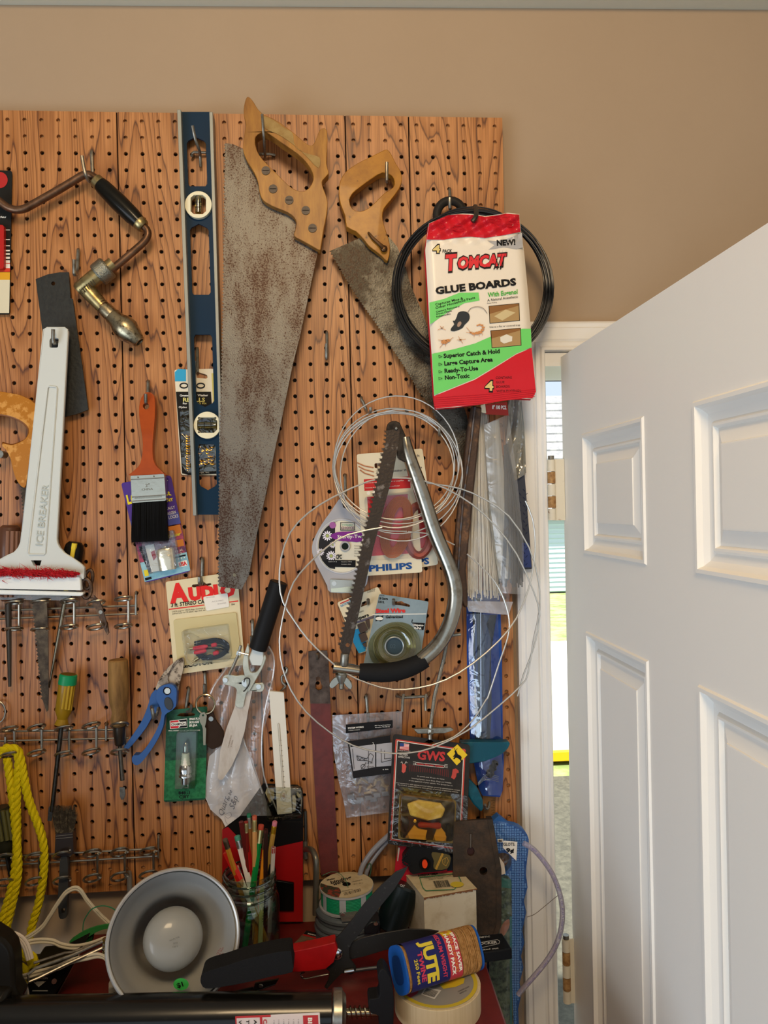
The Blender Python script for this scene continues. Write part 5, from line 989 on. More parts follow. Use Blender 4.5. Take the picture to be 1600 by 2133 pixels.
# film: a grid bulging slightly, crumpled near the top
gl2, gr2 = J("155,210 133,370 120,470 140,800 160,1180 180,1450 205,1880 225,2000"), J("1030,120 1045,300 1075,480 1110,850 1140,1220 1150,1420 1192,1835 1160,1905")
def bagd(x, y): v = (y - 446) / 400; return D0 + 3.5 * math.sin(max(0, min(1, v)) * math.pi) + (1.8 * math.sin(x * .13 + y * .21) + 1.5 * math.sin(x * .21 - y * .12)) * max(0, 1 - max(0, v - .06) * 9) * 1.6
NX, NY = 40, 66; vs = []; cellc = []
top = J("155,210 250,165 340,125 440,115 560,120 700,140 820,125 900,108 1030,120"); bot_ = J("225,2000 400,1985 700,1960 900,1925 1060,1900 1155,1908")
for r_ in range(NY + 1):
    v = r_ / NY; a_, c_ = edgeat(gl2, v), edgeat(gr2, v)
    for q in range(NX + 1):
        u = q / NX; x = a_[0] + (c_[0] - a_[0]) * u; y = a_[1] + (c_[1] - a_[1]) * u
        tp, bt = edgeat(top, u), edgeat(bot_, u); y += (tp[1] - (gl2[0][1] * (1 - u) + gr2[0][1] * u)) * max(0, 1 - v * 6) + (bt[1] - (gl2[-1][1] * (1 - u) + gr2[-1][1] * u)) * max(0, v * 8 - 7)
        edge_ = min(u, 1 - u) * 14; dd_ = bagd(x, y) - 7 * max(0, 1 - edge_) ** 2; vs.append(P(x, y, dd_))
fm = [(r_ * (NX + 1) + q, (r_ + 1) * (NX + 1) + q, (r_ + 1) * (NX + 1) + q + 1, r_ * (NX + 1) + q + 1) for r_ in range(NY) for q in range(NX)]
FILMB = (55, .35)
bg_ = obj(B().add(vs, fm), 'front_film', mat('#e6dccb', .32, coat=.3, bump=FILMB), t, ang=60)
obj(B().add([v + Vector((0, .001 + .014, 0)) for v in vs], [tuple(reversed(f)) for f in fm]), 'back_film', mat('#b3232a', .35, coat=.2), t, ang=60)
obj(B().poly(J("190,260 1010,180 1120,1850 240,1930"), D0 - 3, 9), 'board_stack', mat('#cfc4b0', .6), t)
def deco(outline, m_, name, off=.5, cell=14):
    """print laid on the film: the outline is cut into strips that follow its bulge"""
    b = B(); fn = lambda x, y: P(x, y, bagd(x, y) + off)
    tr = tessellate_polygon([[Vector((x, -y, 0)) for x, y in outline]]); pts = [Vector((x, y)) for x, y in outline]
    def rec(a_, c_, e_, dep):
        l_ = max((a_ - c_).length, (c_ - e_).length, (e_ - a_).length)
        if l_ < cell or dep > 12: b.add([fn(*a_), fn(*c_), fn(*e_)], [(0, 1, 2)]); return
        if (a_ - c_).length >= l_ - 1e-6: m__ = (a_ + c_) / 2; rec(a_, m__, e_, dep + 1); rec(m__, c_, e_, dep + 1)
        elif (c_ - e_).length >= l_ - 1e-6: m__ = (c_ + e_) / 2; rec(a_, c_, m__, dep + 1); rec(a_, m__, e_, dep + 1)
        else: m__ = (e_ + a_) / 2; rec(a_, c_, m__, dep + 1); rec(m__, c_, e_, dep + 1)
    for tt in tr:
        A_, C_, E_ = [pts[i] for i in tt]
        if (C_.x - A_.x) * (E_.y - A_.y) - (C_.y - A_.y) * (E_.x - A_.x) > 0: C_, E_ = E_, C_
        rec(A_, C_, E_, 0)
    return obj(b, name, m_, t, ang=60)
REDF = mat('#c81f2c', .3, coat=.35, bump=FILMB); GRF = mat('#6fd06a', .35, coat=.25, bump=FILMB)
deco(J("158,212 250,170 340,132 440,122 560,126 700,146 820,132 900,115 1026,126 1040,292 900,320 700,350 560,338 400,350 300,368 135,366"), REDF, 'red_top', 1.3, 5)
deco(J("205,1878 350,1820 600,1720 800,1600 1000,1475 1148,1412 1190,1835 1155,1900 1060,1895 900,1920 700,1955 400,1980 230,1998 208,1970"), REDF, 'red_bottom', .6)
deco(J("186,1470 400,1425 600,1370 760,1300 1060,1228 1140,1228 1148,1405 1000,1468 800,1590 600,1710 350,1812 206,1868"), GRF, 'green_band', .55)
deco(J("160,975 300,940 450,880 635,878 645,955 500,980 350,1060 168,1185"), GRF, 'green_flag', .55)
deco(J("720,375 800,380 900,365 1055,300 1065,440 1000,460 880,440 730,465 790,420"), mat('#a9a7a6', .35, coat=.2), 'silver_banner', .6)
def jt(b, st_, s_, h, ang, w, **k): x, y = J(s_)[0]; return b.text(st_, x, y, h / 4.637, ang, w=w / 4.637, fn=lambda X, Y_: P(X, Y_, bagd(X, Y_) + k.get('o', 1.0)), bold=k.get('bold', 0), shear=k.get('shear', 0))
b = B(); jt(b, 'NEW!', '812,425', 55, 3, 180, bold=.05); jt(b, 'PACK', '285,493', 32, 2, 95, bold=.02, shear=.2); jt(b, 'GLUE BOARDS', '222,893', 68, 6.5, 785, bold=.05)
jt(b, 'Captures Mice &', '220,1005', 24, 13, 275, bold=.01); jt(b, 'Other Household Pests', '222,1038', 24, 15, 395, bold=.01); jt(b, 'Captura Ratones y', '225,1073', 17, 14, 235, bold=.01); jt(b, 'Otras Plagas', '227,1095', 17, 13, 155, bold=.01); jt(b, 'Indeseadas', '230,1120', 17, 13, 140, bold=.01)
jt(b, 'A Natural Anesthetic', '720,965', 26, 7, 300, shear=.15); jt(b, 'Patent Pending', '718,988', 12, 7, 95); jt(b, 'Use as a flat or covered trap', '742,1220', 19, 4, 295)
for st_, s_, w_ in (('Superior Catch & Hold', '298,1510', 545), ('Large Capture Area', '305,1583', 470), ('Ready-To-Use', '308,1655', 325), ('Non-Toxic', '312,1720', 238)):
    jt(b, st_, s_, 42, 5, w_, bold=.035)
for k, st_ in enumerate(('CONTAINS', 'GLUE', 'BOARDS', 'WITH EUGENOL')): jt(b, st_, '%d,%d' % (802 + k * 2, 1712 + k * 43), 24, 1, (155, 82, 130, 240)[k])
obj(b, 'black_lettering', BLACKPR, t)
b = B(); jt(b, '4', '188,495', 82, 0, 82, bold=.09, o=.8); jt(b, '4', '690,1830', 105, -2, 95, bold=.09, o=.8); jt(b, 'T', '317,672', 168, 4.5, 128, bold=.09, shear=.18, o=.8); jt(b, 'OMCAT', '429,656', 124, 4.5, 498, bold=.09, shear=.18, o=.8)
for x in (818, 848, 880): b.add([P(*J('%d,%d' % (x - 40 + 0, 655))[0], bagd(*J('%d,655' % x)[0]) + 1.5), P(*J('%d,%d' % (x - 28, 655))[0], bagd(*J('%d,655' % x)[0]) + 1.5), P(*J('%d,%d' % (x + 26, 460))[0], bagd(*J('%d,460' % x)[0]) + 1.5)], [(0, 1, 2)])
obj(b, 'dark_outline', mat('#221a1c', .4), t)
b = B(); jt(b, '4', '194,490', 72, 0, 70, bold=.03); jt(b, '4', '698,1822', 92, -2, 80, bold=.03); obj(b, 'gold_number', mat('#d9c27a', .4), t)
b = B(); jt(b, 'T', '325,662', 150, 4.5, 112, bold=.05, shear=.18, o=1.1); jt(b, 'OMCAT', '437,645', 108, 4.5, 478, bold=.05, shear=.18, o=1.1); obj(b, 'red_lettering', mat('#d42a33', .4), t)
b = B(); jt(b, 'With Eugenol', '728,922', 45, 6.5, 290, bold=.03, shear=.1); obj(b, 'green_lettering', mat('#4fae4c', .4), t)
for k, s_ in enumerate(("732,1008 1028,980 1035,1150 742,1178", "750,1245 1042,1218 1050,1390 762,1416")):
    pq = J(s_); pic = deco(pq, mat('#1d1a18', .4), 'picture_frame', .7); i_ = [lerp4(pq, u, v) for u, v in ((.02, .03), (.98, .03), (.98, .97), (.02, .97))]
    deco(i_, mat('#a8895a', .4), 'picture', .9); deco([lerp4(i_, 0, 0), lerp4(i_, 1, 0), lerp4(i_, 1, .12), lerp4(i_, 0, .45)], mat('#8a5f34', .4), 'picture_wood', 1.1)
    if k == 0: deco([lerp4(i_, .15, .62), lerp4(i_, .55, .28), lerp4(i_, .88, .52), lerp4(i_, .42, .92)], mat('#c9b78a', .4), 'picture_board', 1.15)
    else:
        deco([lerp4(i_, .3, .42), lerp4(i_, .52, .28), lerp4(i_, .72, .45), lerp4(i_, .7, .72), lerp4(i_, .42, .82), lerp4(i_, .3, .68)], mat('#dcd6c6', .4), 'picture_trap', 1.2)
DM = mat('#33373a', .4); deco(smooth(J("365,1245 375,1215 400,1185 385,1150 405,1150 425,1110 440,1070 490,1058 535,1075 550,1110 540,1150 500,1190 480,1220 440,1240 400,1252"), 2), DM, 'mouse_picture', .9)
deco(smooth(J("428,1195 440,1165 462,1158 470,1175 458,1200 438,1212"), 2), mat('#a58a78', .4), 'mouse_ear', 1.3)
b = B(); tl_ = smooth(J("530,1070 560,1030 620,1015 680,1030 720,1080"), 4, False); b.stroke([(x, y) for x, y in [(p_[0], p_[1]) for p_ in tl_]], 1.2, D0 + 5.5); obj(b, 'mouse_tail', mat('#8a7d72', .5), t)
b = B(); OB = mat('#c98a55', .5)
for (x, y, r_) in ((620, 1270, 24), (650, 1262, 22), (672, 1240, 18), (680, 1215, 15), (668, 1195, 14), (645, 1188, 13), (625, 1195, 11), (585, 1275, 18), (560, 1265, 14), (305, 1355, 34), (340, 1342, 24), (280, 1222, 9), (460, 1335, 14)): b.poly(circ(*J('%d,%d' % (x, y))[0], r_ / 4.637, 10, r_ / 7.5), D0 + 5.3)
for (x0, y0, x1, y1) in ((560, 1262, 520, 1215), (575, 1272, 515, 1262), (600, 1280, 590, 1305), (640, 1272, 645, 1300), (665, 1250, 675, 1290), (300, 1360, 260, 1410), (320, 1358, 315, 1400), (345, 1345, 390, 1310), (290, 1345, 245, 1335), (280, 1222, 240, 1240), (280, 1222, 318, 1240), (280, 1222, 262, 1200), (280, 1222, 300, 1205), (460, 1335, 425, 1335), (460, 1335, 510, 1328), (460, 1335, 440, 1300), (460, 1335, 485, 1370)): b.stroke([J('%d,%d' % (x0, y0))[0], J('%d,%d' % (x1, y1))[0]], .9, D0 + 5.3)
obj(b, 'insect_pictures', OB, t, kind='stuff')
b = B()
for y in (1495, 1570, 1642, 1706): q_ = J("250,%d 285,%d 252,%d 250,%d" % (y - 12, y + 2, y + 14, y - 12)); b.stroke(q_, .8, D0 + 4.9)
obj(b, 'bullet_marks', BLACKPR, t, kind='stuff')
b = B()
for k in range(9): b.tube([(x, y, bagd(x, y) + 1) for x, y in (J('%f,%f' % (165 + k, 222 + k * 12))[0], J('%f,%f' % (380, 165 + k * 13))[0], J('%f,%f' % (520, 170 + k * 14))[0])], .7, 5)
for k in range(8): b.tube([(x, y, bagd(x, y) + 1) for x, y in (J('%f,%f' % (700, 180 + k * 13))[0], J('%f,%f' % (860, 150 + k * 15))[0], J('%f,%f' % (1030, 135 + k * 13))[0])], .7, 5)
for k in range(5): b.tube([(x, y, bagd(x, y) + 1) for x, y in (J('%f,%f' % (210, 1895 + k * 20))[0], J('%f,%f' % (700, 1862 + k * 20))[0], J('%f,%f' % (1180, 1812 + k * 18))[0])], .7, 5)
obj(b, 'seal_ridges', REDF, t, kind='stuff')
obj(B().tube([(990, 430, 70), (992, 440, 84), (991, 452, 96), (984, 462, 97)], 5, 10, sm=3), 'peg_hook', mat('#3c3a38', .4, .6), label='dark coated hook tip pushed through the crumpled top of the red bag', cat='hook', group='steel hooks in the pegboard')
# ---------------------------------------------------------------- lower right of the board
# blue wiper package
t = thing('wiper_package', 'tall blue retail package with a black wiper arm in a clear sleeve', 'package', (1005, 1690, 15))
obj(B().poly(K('u', "175,0 455,0 470,500 478,1180 485,1340 475,1560 455,1610 320,1600 290,1540 225,1200 200,600 195,150"), 12, 2), 'backing_card', mat('#1f4290', .4, n=(12, '#2c58a8', .4, .7)), t, flat=True)
obj(B().poly(K('u', "300,190 430,190 385,480 390,940 375,1180 310,1180"), 12.6), 'dark_print', mat('#38414a', .45), t); obj(B().poly(K('u', "315,190 380,190 350,260 385,380 345,1180 312,1180"), 12.9), 'slate_print', mat('#465a78', .45), t)
b = B().tube([(x, y, 18) for x, y in K('u', "285,60 300,600 290,1100 300,1180")], 5, 8).tube([(x, y, 20) for x, y in K('u', "245,60 258,600 270,1180")], 2, 8); obj(b, 'wiper_blade', mat('#202226', .35, coat=.2), t)
obj(B().tube([(x, y, 22) for x, y in K('u', "305,60 308,1100")], 1.6, 8), 'metal_spline', mat('#b4b8bc', .25, .9), t)
obj(B().lathe((*K('u', '425,1330')[0], 22), (*K('u', '365,1450')[0], 22), [(0, 5), (.1, 8), (.3, 6), (.4, 9), (.6, 6), (.7, 9), (1, 7)], 12), 'connector', mat('#1c1d20', .4), t)
b = B()
for k in range(4): b.tube([(x, y, 24) for x, y in K('u', '%d,%d %d,%d %d,%d' % (285, 1500 + k * 6, 350, 1435 + k * 12, 445, 1450 + k * 14))], .8, 6, sm=3)
obj(b, 'wire_tie', mat('#9aa0a4', .3, .8), t)
obj(B().poly(K('u', "195,180 250,180 265,900 270,1200 240,1220 215,900 200,600"), 16, 4), 'blue_edge', mat('#23469a', .3, coat=.3), t, bevel=1.5)
obj(film(K('u', "200,180 215,600 230,1200 300,1590"), K('u', "440,180 450,600 470,1300 485,1420 465,1600"), 22, 8, seed=8), 'sleeve', clear('#f2f6ff', .10, .1, (28, .5)), t, ang=80)
# teal pliers-like tool
t = thing('teal_tool', 'tool with two tapering teal handles spreading from behind the black deer card', 'pliers', (1000, 1600, 20)); TE = mat('#0f4a5c', .3, coat=.35, n=(40, '#1c6678', .5, .7))
obj(B().poly(smooth(K('u', "150,1185 300,1180 430,1182 525,1180 535,1195 520,1230 480,1270 420,1300 330,1335 230,1350 140,1350"), 1), 38, 16), 'handle', TE, t, bevel=4, seg=3)
obj(B().poly(smooth(K('u', "200,1470 225,1480 280,1540 325,1640 328,1700 312,1730 295,1715 250,1670 205,1600"), 1), 38, 14), 'handle', TE, t, bevel=4, seg=3)
obj(B().poly(K('u', "60,1260 160,1190 200,1350 210,1600 120,1560"), 34, 8), 'jaw', mat('#2c5a68', .4, .5), t, bevel=2)
t = thing('wooden_ruler', 'short end of a brown wooden ruler showing under the teal handle', 'ruler', (1020, 1720, 6)); obj(B().poly(K('u', "320,1600 415,1600 420,1800 330,1800"), 7, 3), 'body', mat('#8a6238', .5, n=(30, '#7a5228', .4, .7, (1, 1, .2))), t, flat=True)
b = B()
for k in range(12): b.stroke(K('u', '%d,%d %d,%d' % (415 - (0 if k % 2 else 0), 1625 + k * 13, 398 - 12 * (k % 2), 1626 + k * 13)), .7, 7.4)
obj(b, 'scale_marks', mat('#3a2614', .6), t)
obj(B().tube([(x, y, z) for (x, y), z in zip(K('u', "368,1625 370,1670 355,1700 335,1690 340,1670"), (0, 10, 16, 20, 24))], 3, 8, sm=2), 'peg_hook', STEEL, label='small steel hook over the wooden ruler end', cat='hook', group='steel hooks in the pegboard')
# threaded rod
t = thing('threaded_rod', 'long thin galvanized rod with cross bar at the top and flat bar at its foot', 'rod', (900, 1530, 20)); GV = mat('#a5a49a', .4, .8, n=(90, '#7f7e76', .4, .7))
obj(B().tube([(932, 1330, 24), (925, 1370, 24), (905, 1450, 26), (896, 1520, 28)], 4, 10), 'rod', mat('#98958a', .4, .85, bump=(1200, .6, (.2, .2, 1))), t)
obj(B().tube([(915, 1327, 24), (960, 1321, 24)], 3.4, 10), 'cross_bar', GV, t); obj(B().poly([(862, 1519), (940, 1516), (946, 1521), (925, 1528), (870, 1529)], 34, 8), 'foot_bar', GV, t, bevel=1)
obj(B().lathe((898, 1508, 30), (896, 1532, 30), [(0, 5), (.4, 5), (.45, 8), (.8, 8), (1, 4)], 8), 'nut', STEEL, t)
obj(B().tube([(828, 1446, -4), (828, 1450, 8), (838, 1453, 20), (890, 1450, 20), (893, 1446, 8), (893, 1442, -4)], 3.2, 8).tube([(841, 1446, 22), (839, 1460, 26), (838, 1482, 28)], 3, 8).tube([(888, 1446, 22), (886, 1458, 26), (887, 1480, 28)], 3, 8), 'double_hook', STEEL, label='empty double prong steel holder left of the threaded rod', cat='hook', group='steel hooks in the pegboard')
# bag of anchors
hook('steel hook through the top of the clear bag of anchors', (763, 1449), (768, 1512), (767, 1485), r=3.2, reach=24)
t = thing('anchor_bag', 'clear zip bag of tan wall anchors with a black instruction label', 'bag', (770, 1690, 15)); nn = lambda s_: K('n', s_)
bl, brr = nn("435,400 440,600 470,780 500,900 520,1010"), nn("850,375 850,600 830,800 800,950 790,975")
obj(film(bl, brr, 24, 9, 12, 24, 11), 'bag_front', clear('#fafafa', .05, .2, (36, .8), .12, '#c9c6cc'), t, ang=80); obj(film(bl, brr, 8, 2, 8, 12, 12), 'bag_back', clear('#f0ecf0', .08, .2, (30, .6), .25, '#b9b2b4'), t, ang=80)
obj(B().poly(nn("515,455 795,428 795,475 515,508"), 35), 'black_header', BLACKPR, t)
lb = obj(B().poly(nn("525,555 650,540 780,520 788,745 560,775"), 35, .4), 'instruction_label', mat('#222123', .5), t)
obj(B().poly(nn("540,590 690,572 690,708 560,732"), 35.4).poly(nn("697,572 790,562 790,700 697,706"), 35.4), 'pale_print', mat('#a9a7ab', .5), lb)
b = B().text('SYSTEM WORKS', *nn('528,481')[0], 3.6, 4, w=33, d=36, bold=.02).text('a closet company', *nn('532,492')[0], 2, 4, w=24, d=36).text('5827 Spring Creek Drive', *nn('688,464')[0], 2.2, 3, w=33, d=36).text('Memphis, TN 38118', *nn('690,475')[0], 2.2, 3, w=30, d=36).text('1', *nn('540,588')[0], 5, 4, d=36).text('2', *nn('674,577')[0], 5.5, 4, d=36).text('a kit', *nn('735,725')[0], 2.4, 2, w=12, d=36)
obj(b, 'white_lettering', WHITEPR, lb)
b = B()
for s_ in ("580,640 640,660 660,625 680,640 670,680 640,670 585,668 580,640", "580,640 600,668 610,650 625,668 630,655", "725,600 728,680 790,665", "745,610 745,660 785,655", "650,605 650,730", "555,600 565,720"): b.stroke(nn(s_), .9, 36.2)
b.text('1/4 in', *nn('632,690')[0], 4, 3, w=15, d=36.2).text('6 mm', *nn('640,712')[0], 4, 3, w=15, d=36.2).stroke(circ(*nn('618,705')[0], 4.5, 16) + circ(*nn('618,705')[0], 4.5, 16)[:1], 1, 36.2).stroke(nn("605,722 632,688"), 1, 36.2)
obj(b, 'line_drawing', BLACKPR, lb, kind='stuff')
rnd = random.Random(31); AN = mat('#b39a74', .45)
for k, (x, y, a_) in enumerate(((575, 800, 1.3), (600, 840, 1.8), (630, 790, .6), (655, 830, 2.4), (690, 800, 1.9), (715, 780, 2.7), (745, 820, .4), (600, 790, 2.2), (680, 845, .2), (735, 795, 1.2), (645, 860, 2.9), (760, 840, 1.6))):
    x, y = nn('%d,%d' % (x, y))[0]; dx, dy = math.cos(a_) * 8, math.sin(a_) * 8; z = 13 + rnd.uniform(0, 5); obj(B().lathe((x - dx, y - dy, z), (x + dx, y + dy, z), [(0, 4.6), (.12, 4.6), (.14, 3), (.5, 3.3), (.9, 2.4), (1, 1)], 8), 'wall_anchor', AN, t)
GA = mat('#8d8f93', .4, .4)
for k, (x, y) in enumerate(((545, 890), (600, 905), (650, 895), (700, 880), (750, 870), (570, 920), (680, 905))): x, y = nn('%d,%d' % (x, y))[0]; obj(B().poly([(x - 8, y - 5), (x + 7, y - 6), (x + 9, y + 3), (x - 6, y + 5)], 16, 5), 'plastic_cap', GA, t, bevel=1)
# deer warning card
t = thing('deer_whistle_card', 'black card with GWS lettering, deer sign and amber blister, in front of the anchor bag', 'package', (890, 1782, 40)); D = 46
oq = rrect([nn('797,510')[0], nn('1256,575')[0], nn('1232,1235')[0], nn('762,1165')[0]], 8, 4)
obj(B().poly(oq, D, 1, [smooth(nn("968,575 985,560 1015,540 1040,560 1065,570 1050,585 1020,590 990,588"), 1)]), 'backing_card', mat('#2e2b29', .45, n=(40, '#393532', .45, .7)), t)
b = B().stroke(nn("815,545 1225,605 1196,1198 783,1140 815,545"), 2.6, D + .4); obj(b, 'red_border', mat('#c84a3c', .5), t)
b = B().stroke(nn("822,552 1218,611 1190,1190 790,1134 822,552"), 1.5, D + .5); obj(b, 'pale_border', mat('#e6dccf', .5), t)
b = B().text('GWS', *nn('940,660')[0], 19, -4, w=58, d=D + .6, bold=.04); obj(b, 'red_lettering', mat('#c23a38', .45), t)
fl = obj(B().poly(nn("838,566 893,570 890,604 836,600"), D + .5), 'flag', WHITEPR, t)
b = B()
for k in range(5): y0 = 570 + k * 8; b.poly(nn('%d,%d %d,%d %d,%d %d,%d' % (837, y0, 892, y0 + 3, 892, y0 + 7, 837, y0 + 4)), D + .7)
obj(b, 'flag_stripes', REDPR, fl, kind='stuff'); obj(B().poly(nn("838,566 862,568 861,586 837,584"), D + .9), 'flag_canton', mat('#2f4a8a', .5), fl)
b = B().text('MADE IN U.S.A.', *nn('828,612')[0], 3, -5, w=26, d=D + .6).text('PROVEN', *nn('832,636')[0], 3.6, -6, w=18, d=D + .6, bold=.02).text('EFFECTIVE', *nn('828,651')[0], 3.6, -6, w=24, d=D + .6, bold=.02)
for k, (st_, x0, w_) in enumerate((('At speeds over 30 mph, the Game', 940, 57), ('Warning System alerts Deer, Dogs and Wildlife', 905, 84), ('to the approach of your vehicle. The System has no', 890, 92), ('your protection with against personal damage caused by animal/vehicle contact', 815, 134), ('The G.W.S. enables pilots to warn groups of animals of pursuing vehicles.', 822, 128))): b.text(st_, x0 and nn('%d,%d' % (x0, 764 + k * 13 - (890 - x0) * .12 * 0))[0][0], nn('%d,%d' % (x0, 764 + k * 13))[0][1], 2.4, -7, w=w_, d=D + .6)
obj(b, 'white_lettering', mat('#cfc6ba', .5), t)
b = B().stroke([(p_[0], p_[1]) for p_ in rrect(nn("932,680 1105,698 1100,712 930,694"), 2)] + [rrect(nn("932,680 1105,698 1100,712 930,694"), 2)[0]], .9, D + .6)
for k in range(3): b.stroke(nn('%d,%d %d,%d' % (915, 676 + k * 9, 933, 678 + k * 8)), .7, D + .6).stroke(nn('%d,%d %d,%d' % (1103, 692 + k * 8, 1122, 694 + k * 9)), .7, D + .6)
obj(b, 'badge_outline', mat('#e0d6ca', .5), t, kind='stuff')
obj(B().text('Game Warning System', *nn('938,692')[0], 3.4, -6, w=55, d=D + .7, bold=.03), 'badge_lettering', mat('#c23a38', .5), t)
b = B()
for k in range(22): x, y = 892 + k * 11, 712 + k * 1.6; hgt = 12 + abs(k - 10) * 1.0; b.stroke(nn('%f,%f %f,%f' % (x, y - hgt, x + 2, y + hgt)), .8, D + .5)
obj(b, 'sound_waves', mat('#7d2f2c', .5), t, kind='stuff')
obj(B().poly(smooth(nn("850,690 868,690 876,705 870,735 858,745 848,735 850,715"), 1), D + .6), 'deer_head', mat('#c9564a', .5), t); obj(B().stroke(nn("855,690 848,672"), .8, D + .6).stroke(nn("866,690 876,672"), .8, D + .6).stroke(nn("850,682 842,680"), .7, D + .6).stroke(nn("871,682 882,682"), .7, D + .6), 'antlers', mat('#d8cfc2', .5), t, kind='stuff')
obj(B().poly(smooth(nn("1152,722 1170,716 1186,728 1188,742 1175,745 1172,765 1160,782 1142,770 1148,750"), 1), D + .6), 'dog_head', mat('#b8483e', .5), t)
obj(B().poly(nn("1180,573 1240,636 1176,698 1117,630"), D + 1.2, .6), 'deer_sign', mat('#e8c22c', .45), t)
DR = B().poly(smooth(nn("1158,640 1166,628 1162,612 1170,606 1176,618 1182,632 1198,640 1205,650 1202,662 1210,676 1205,680 1194,664 1184,656 1172,652 1160,662 1155,658 1164,646 1152,648"), 1), D + 1.7); DR.stroke(nn("1167,606 1160,596"), .9, D + 1.7).stroke(nn("1172,606 1180,598"), .9, D + 1.7); obj(DR, 'deer_silhouette', BLACKPR, t)
obj(B().poly(rrect(nn("835,865 1175,905 1165,1165 825,1140"), 8, 4), D + 3, 2), 'blister_flange', mat('#77653a', .25, coat=.5), t, bevel=1)
obj(B().poly(rrect(nn("850,880 1165,918 1155,1150 840,1128"), 6, 3), D + 3.6, .5), 'tray', mat('#2a241a', .4), t)
GO = mat('#b5954d', .35, .5); obj(B().poly(nn("870,1128 925,1055 945,1075 1000,1085 985,1140"), D + 7, 3), 'gold_paper', mat('#d9aa48', .45), t); obj(B().poly(nn("1035,1140 1060,1070 1080,1065 1115,1110 1112,1150"), D + 7, 3), 'gold_paper', mat('#d9aa48', .45), t)
obj(B().lathe((*nn('945,1050')[0], D + 9), (*nn('1080,1058')[0], D + 9), [(0, 3), (.1, 6), (.5, 5), (.9, 7), (1, 5)], 14), 'red_whistle', mat('#9a3028', .3, coat=.3), t)
obj(B().poly(nn("880,930 950,905 1080,925 1110,960 1090,1010 1000,1030 900,1000"), D + 8, 5), 'amber_body', mat('#d9c070', .3, .1, n=(40, '#f2e8b4', .42, .62)), t, bevel=3)
for s_ in ('870,1010', '1125,1050'): obj(B().lathe((*nn(s_)[0], D + 6), (nn(s_)[0][0] + 1, nn(s_)[0][1] + 26, D + 6), [(0, 5), (.2, 7), (.8, 7), (1, 4)], 12), 'black_whistle', mat('#24211e', .3, coat=.4), t)
obj(B().lathe((*nn('927,1028')[0], D + 12), (*nn('927,1028')[0], D + 9), [(0, 2), (.1, 3.4), (1, 3.4)], 14), 'brass_eyelet', mat('#caa85a', .25, 1), t)
obj(B().poly(rrect(nn("848,872 1168,912 1158,1155 838,1132"), 12, 5), D + 24, 20), 'blister', clear('#fbeab0', .08, .10, (18, .3)), t, bevel=6, seg=4)
obj(B().poly(rrect([nn('800,820')[0], nn('1242,878')[0], nn('1230,1228')[0], nn('770,1163')[0]], 8, 4), D + 1.4, .6), 'outer_film', clear('#ffffff', .07, .1, (60, .6)), t)
hook('short steel hook above the deer card', (898, 1522), (897, 1530), (896, 1540), r=3.4, reach=54)
# black and red tool blister, hanging low behind the pencils
t = thing('tool_blister', 'black and red tall tool blister card behind the pencil jar', 'package', (590, 1925, 15)); hh = lambda s_: K('H', s_)
obj(B().poly([(548, 1632), (620, 1635), (630, 1642), (632, 1660), (631, 1921), (463, 1921), (463, 1728), (500, 1700)], 14, 1), 'backing_card', mat('#12100f', .4, coat=.3), t)
obj(B().poly([(463, 1738), (500, 1765), (560, 1768), (631, 1752), (631, 1920), (463, 1920)], 14.6), 'red_print', mat('#960f10', .35, coat=.4), t)
obj(B().poly([(463, 1728), (475, 1722), (500, 1748), (520, 1765), (463, 1765)], 14.7), 'red_corner', mat('#9c1a20', .4), t)
obj(B().poly([(560, 1832), (612, 1840), (612, 1898), (560, 1898)], 20, 5), 'black_tray', mat('#080808', .3, coat=.3), t, bevel=1)
obj(B().tube([(x, y, 22) for x, y in hh("430,150 500,165 550,190 555,300 540,450")], 2, 6, sm=3), 'blister_edge', clear('#e8e4d8', .3, .1, None), t)
obj(B().poly(rrect([(556, 1640), (628, 1642), (628, 1705), (556, 1712)], 5), 26, 12), 'blister', clear('#f0eee0', .08, .08, (30, .5)), t, bevel=3)
obj(B().poly(hh("430,240 470,235 485,290 475,440 435,450"), 22, 6), 'white_clip', mat('#c9c4b6', .4), t, bevel=1); obj(B().poly(hh("100,140 190,150 200,260 140,330 80,200"), 18, 3).poly(hh("495,180 540,230 545,260 510,260 490,220"), 18, 3), 'cream_piece', mat('#a59a74', .5), t)
# bent rod hanger
t = thing('bent_rod', 'bent steel storage hook curving down between the red blister and the red bar', 'hook', (640, 1740, 10))
obj(B().tube([(635, 1688, 0), (636, 1690, 8), (637, 1720, 9), (637, 1785, 10)], 3.4, 10), 'back_wire', mat('#4a4640', .35, .8), t); obj(B().tube([(636, 1752, 12), (636, 1775, 14), (637, 1788, 14)], 5, 10), 'sleeve', mat('#5e5850', .4, .6), t)
obj(B().tube([(636, 1769, 16), (648, 1770, 40), (656, 1782, 55), (659, 1800, 60), (658, 1850, 60), (657, 1905, 60)], 6, 12, sm=3), 'curved_rod', mat('#6f6a5e', .35, .7), t)
obj(B().tube([(269, 1818, 4), (269, 1822, 10), (270, 1830, 22), (270, 1850, 40), (274, 1872, 60), (284, 1886, 80)], 5.5, 12, sm=2), 'storage_hook', mat('#8f969a', .3, .7), label='thick grey steel rod hook behind the top of the clamp lamp', cat='hook', group='steel hooks in the pegboard')
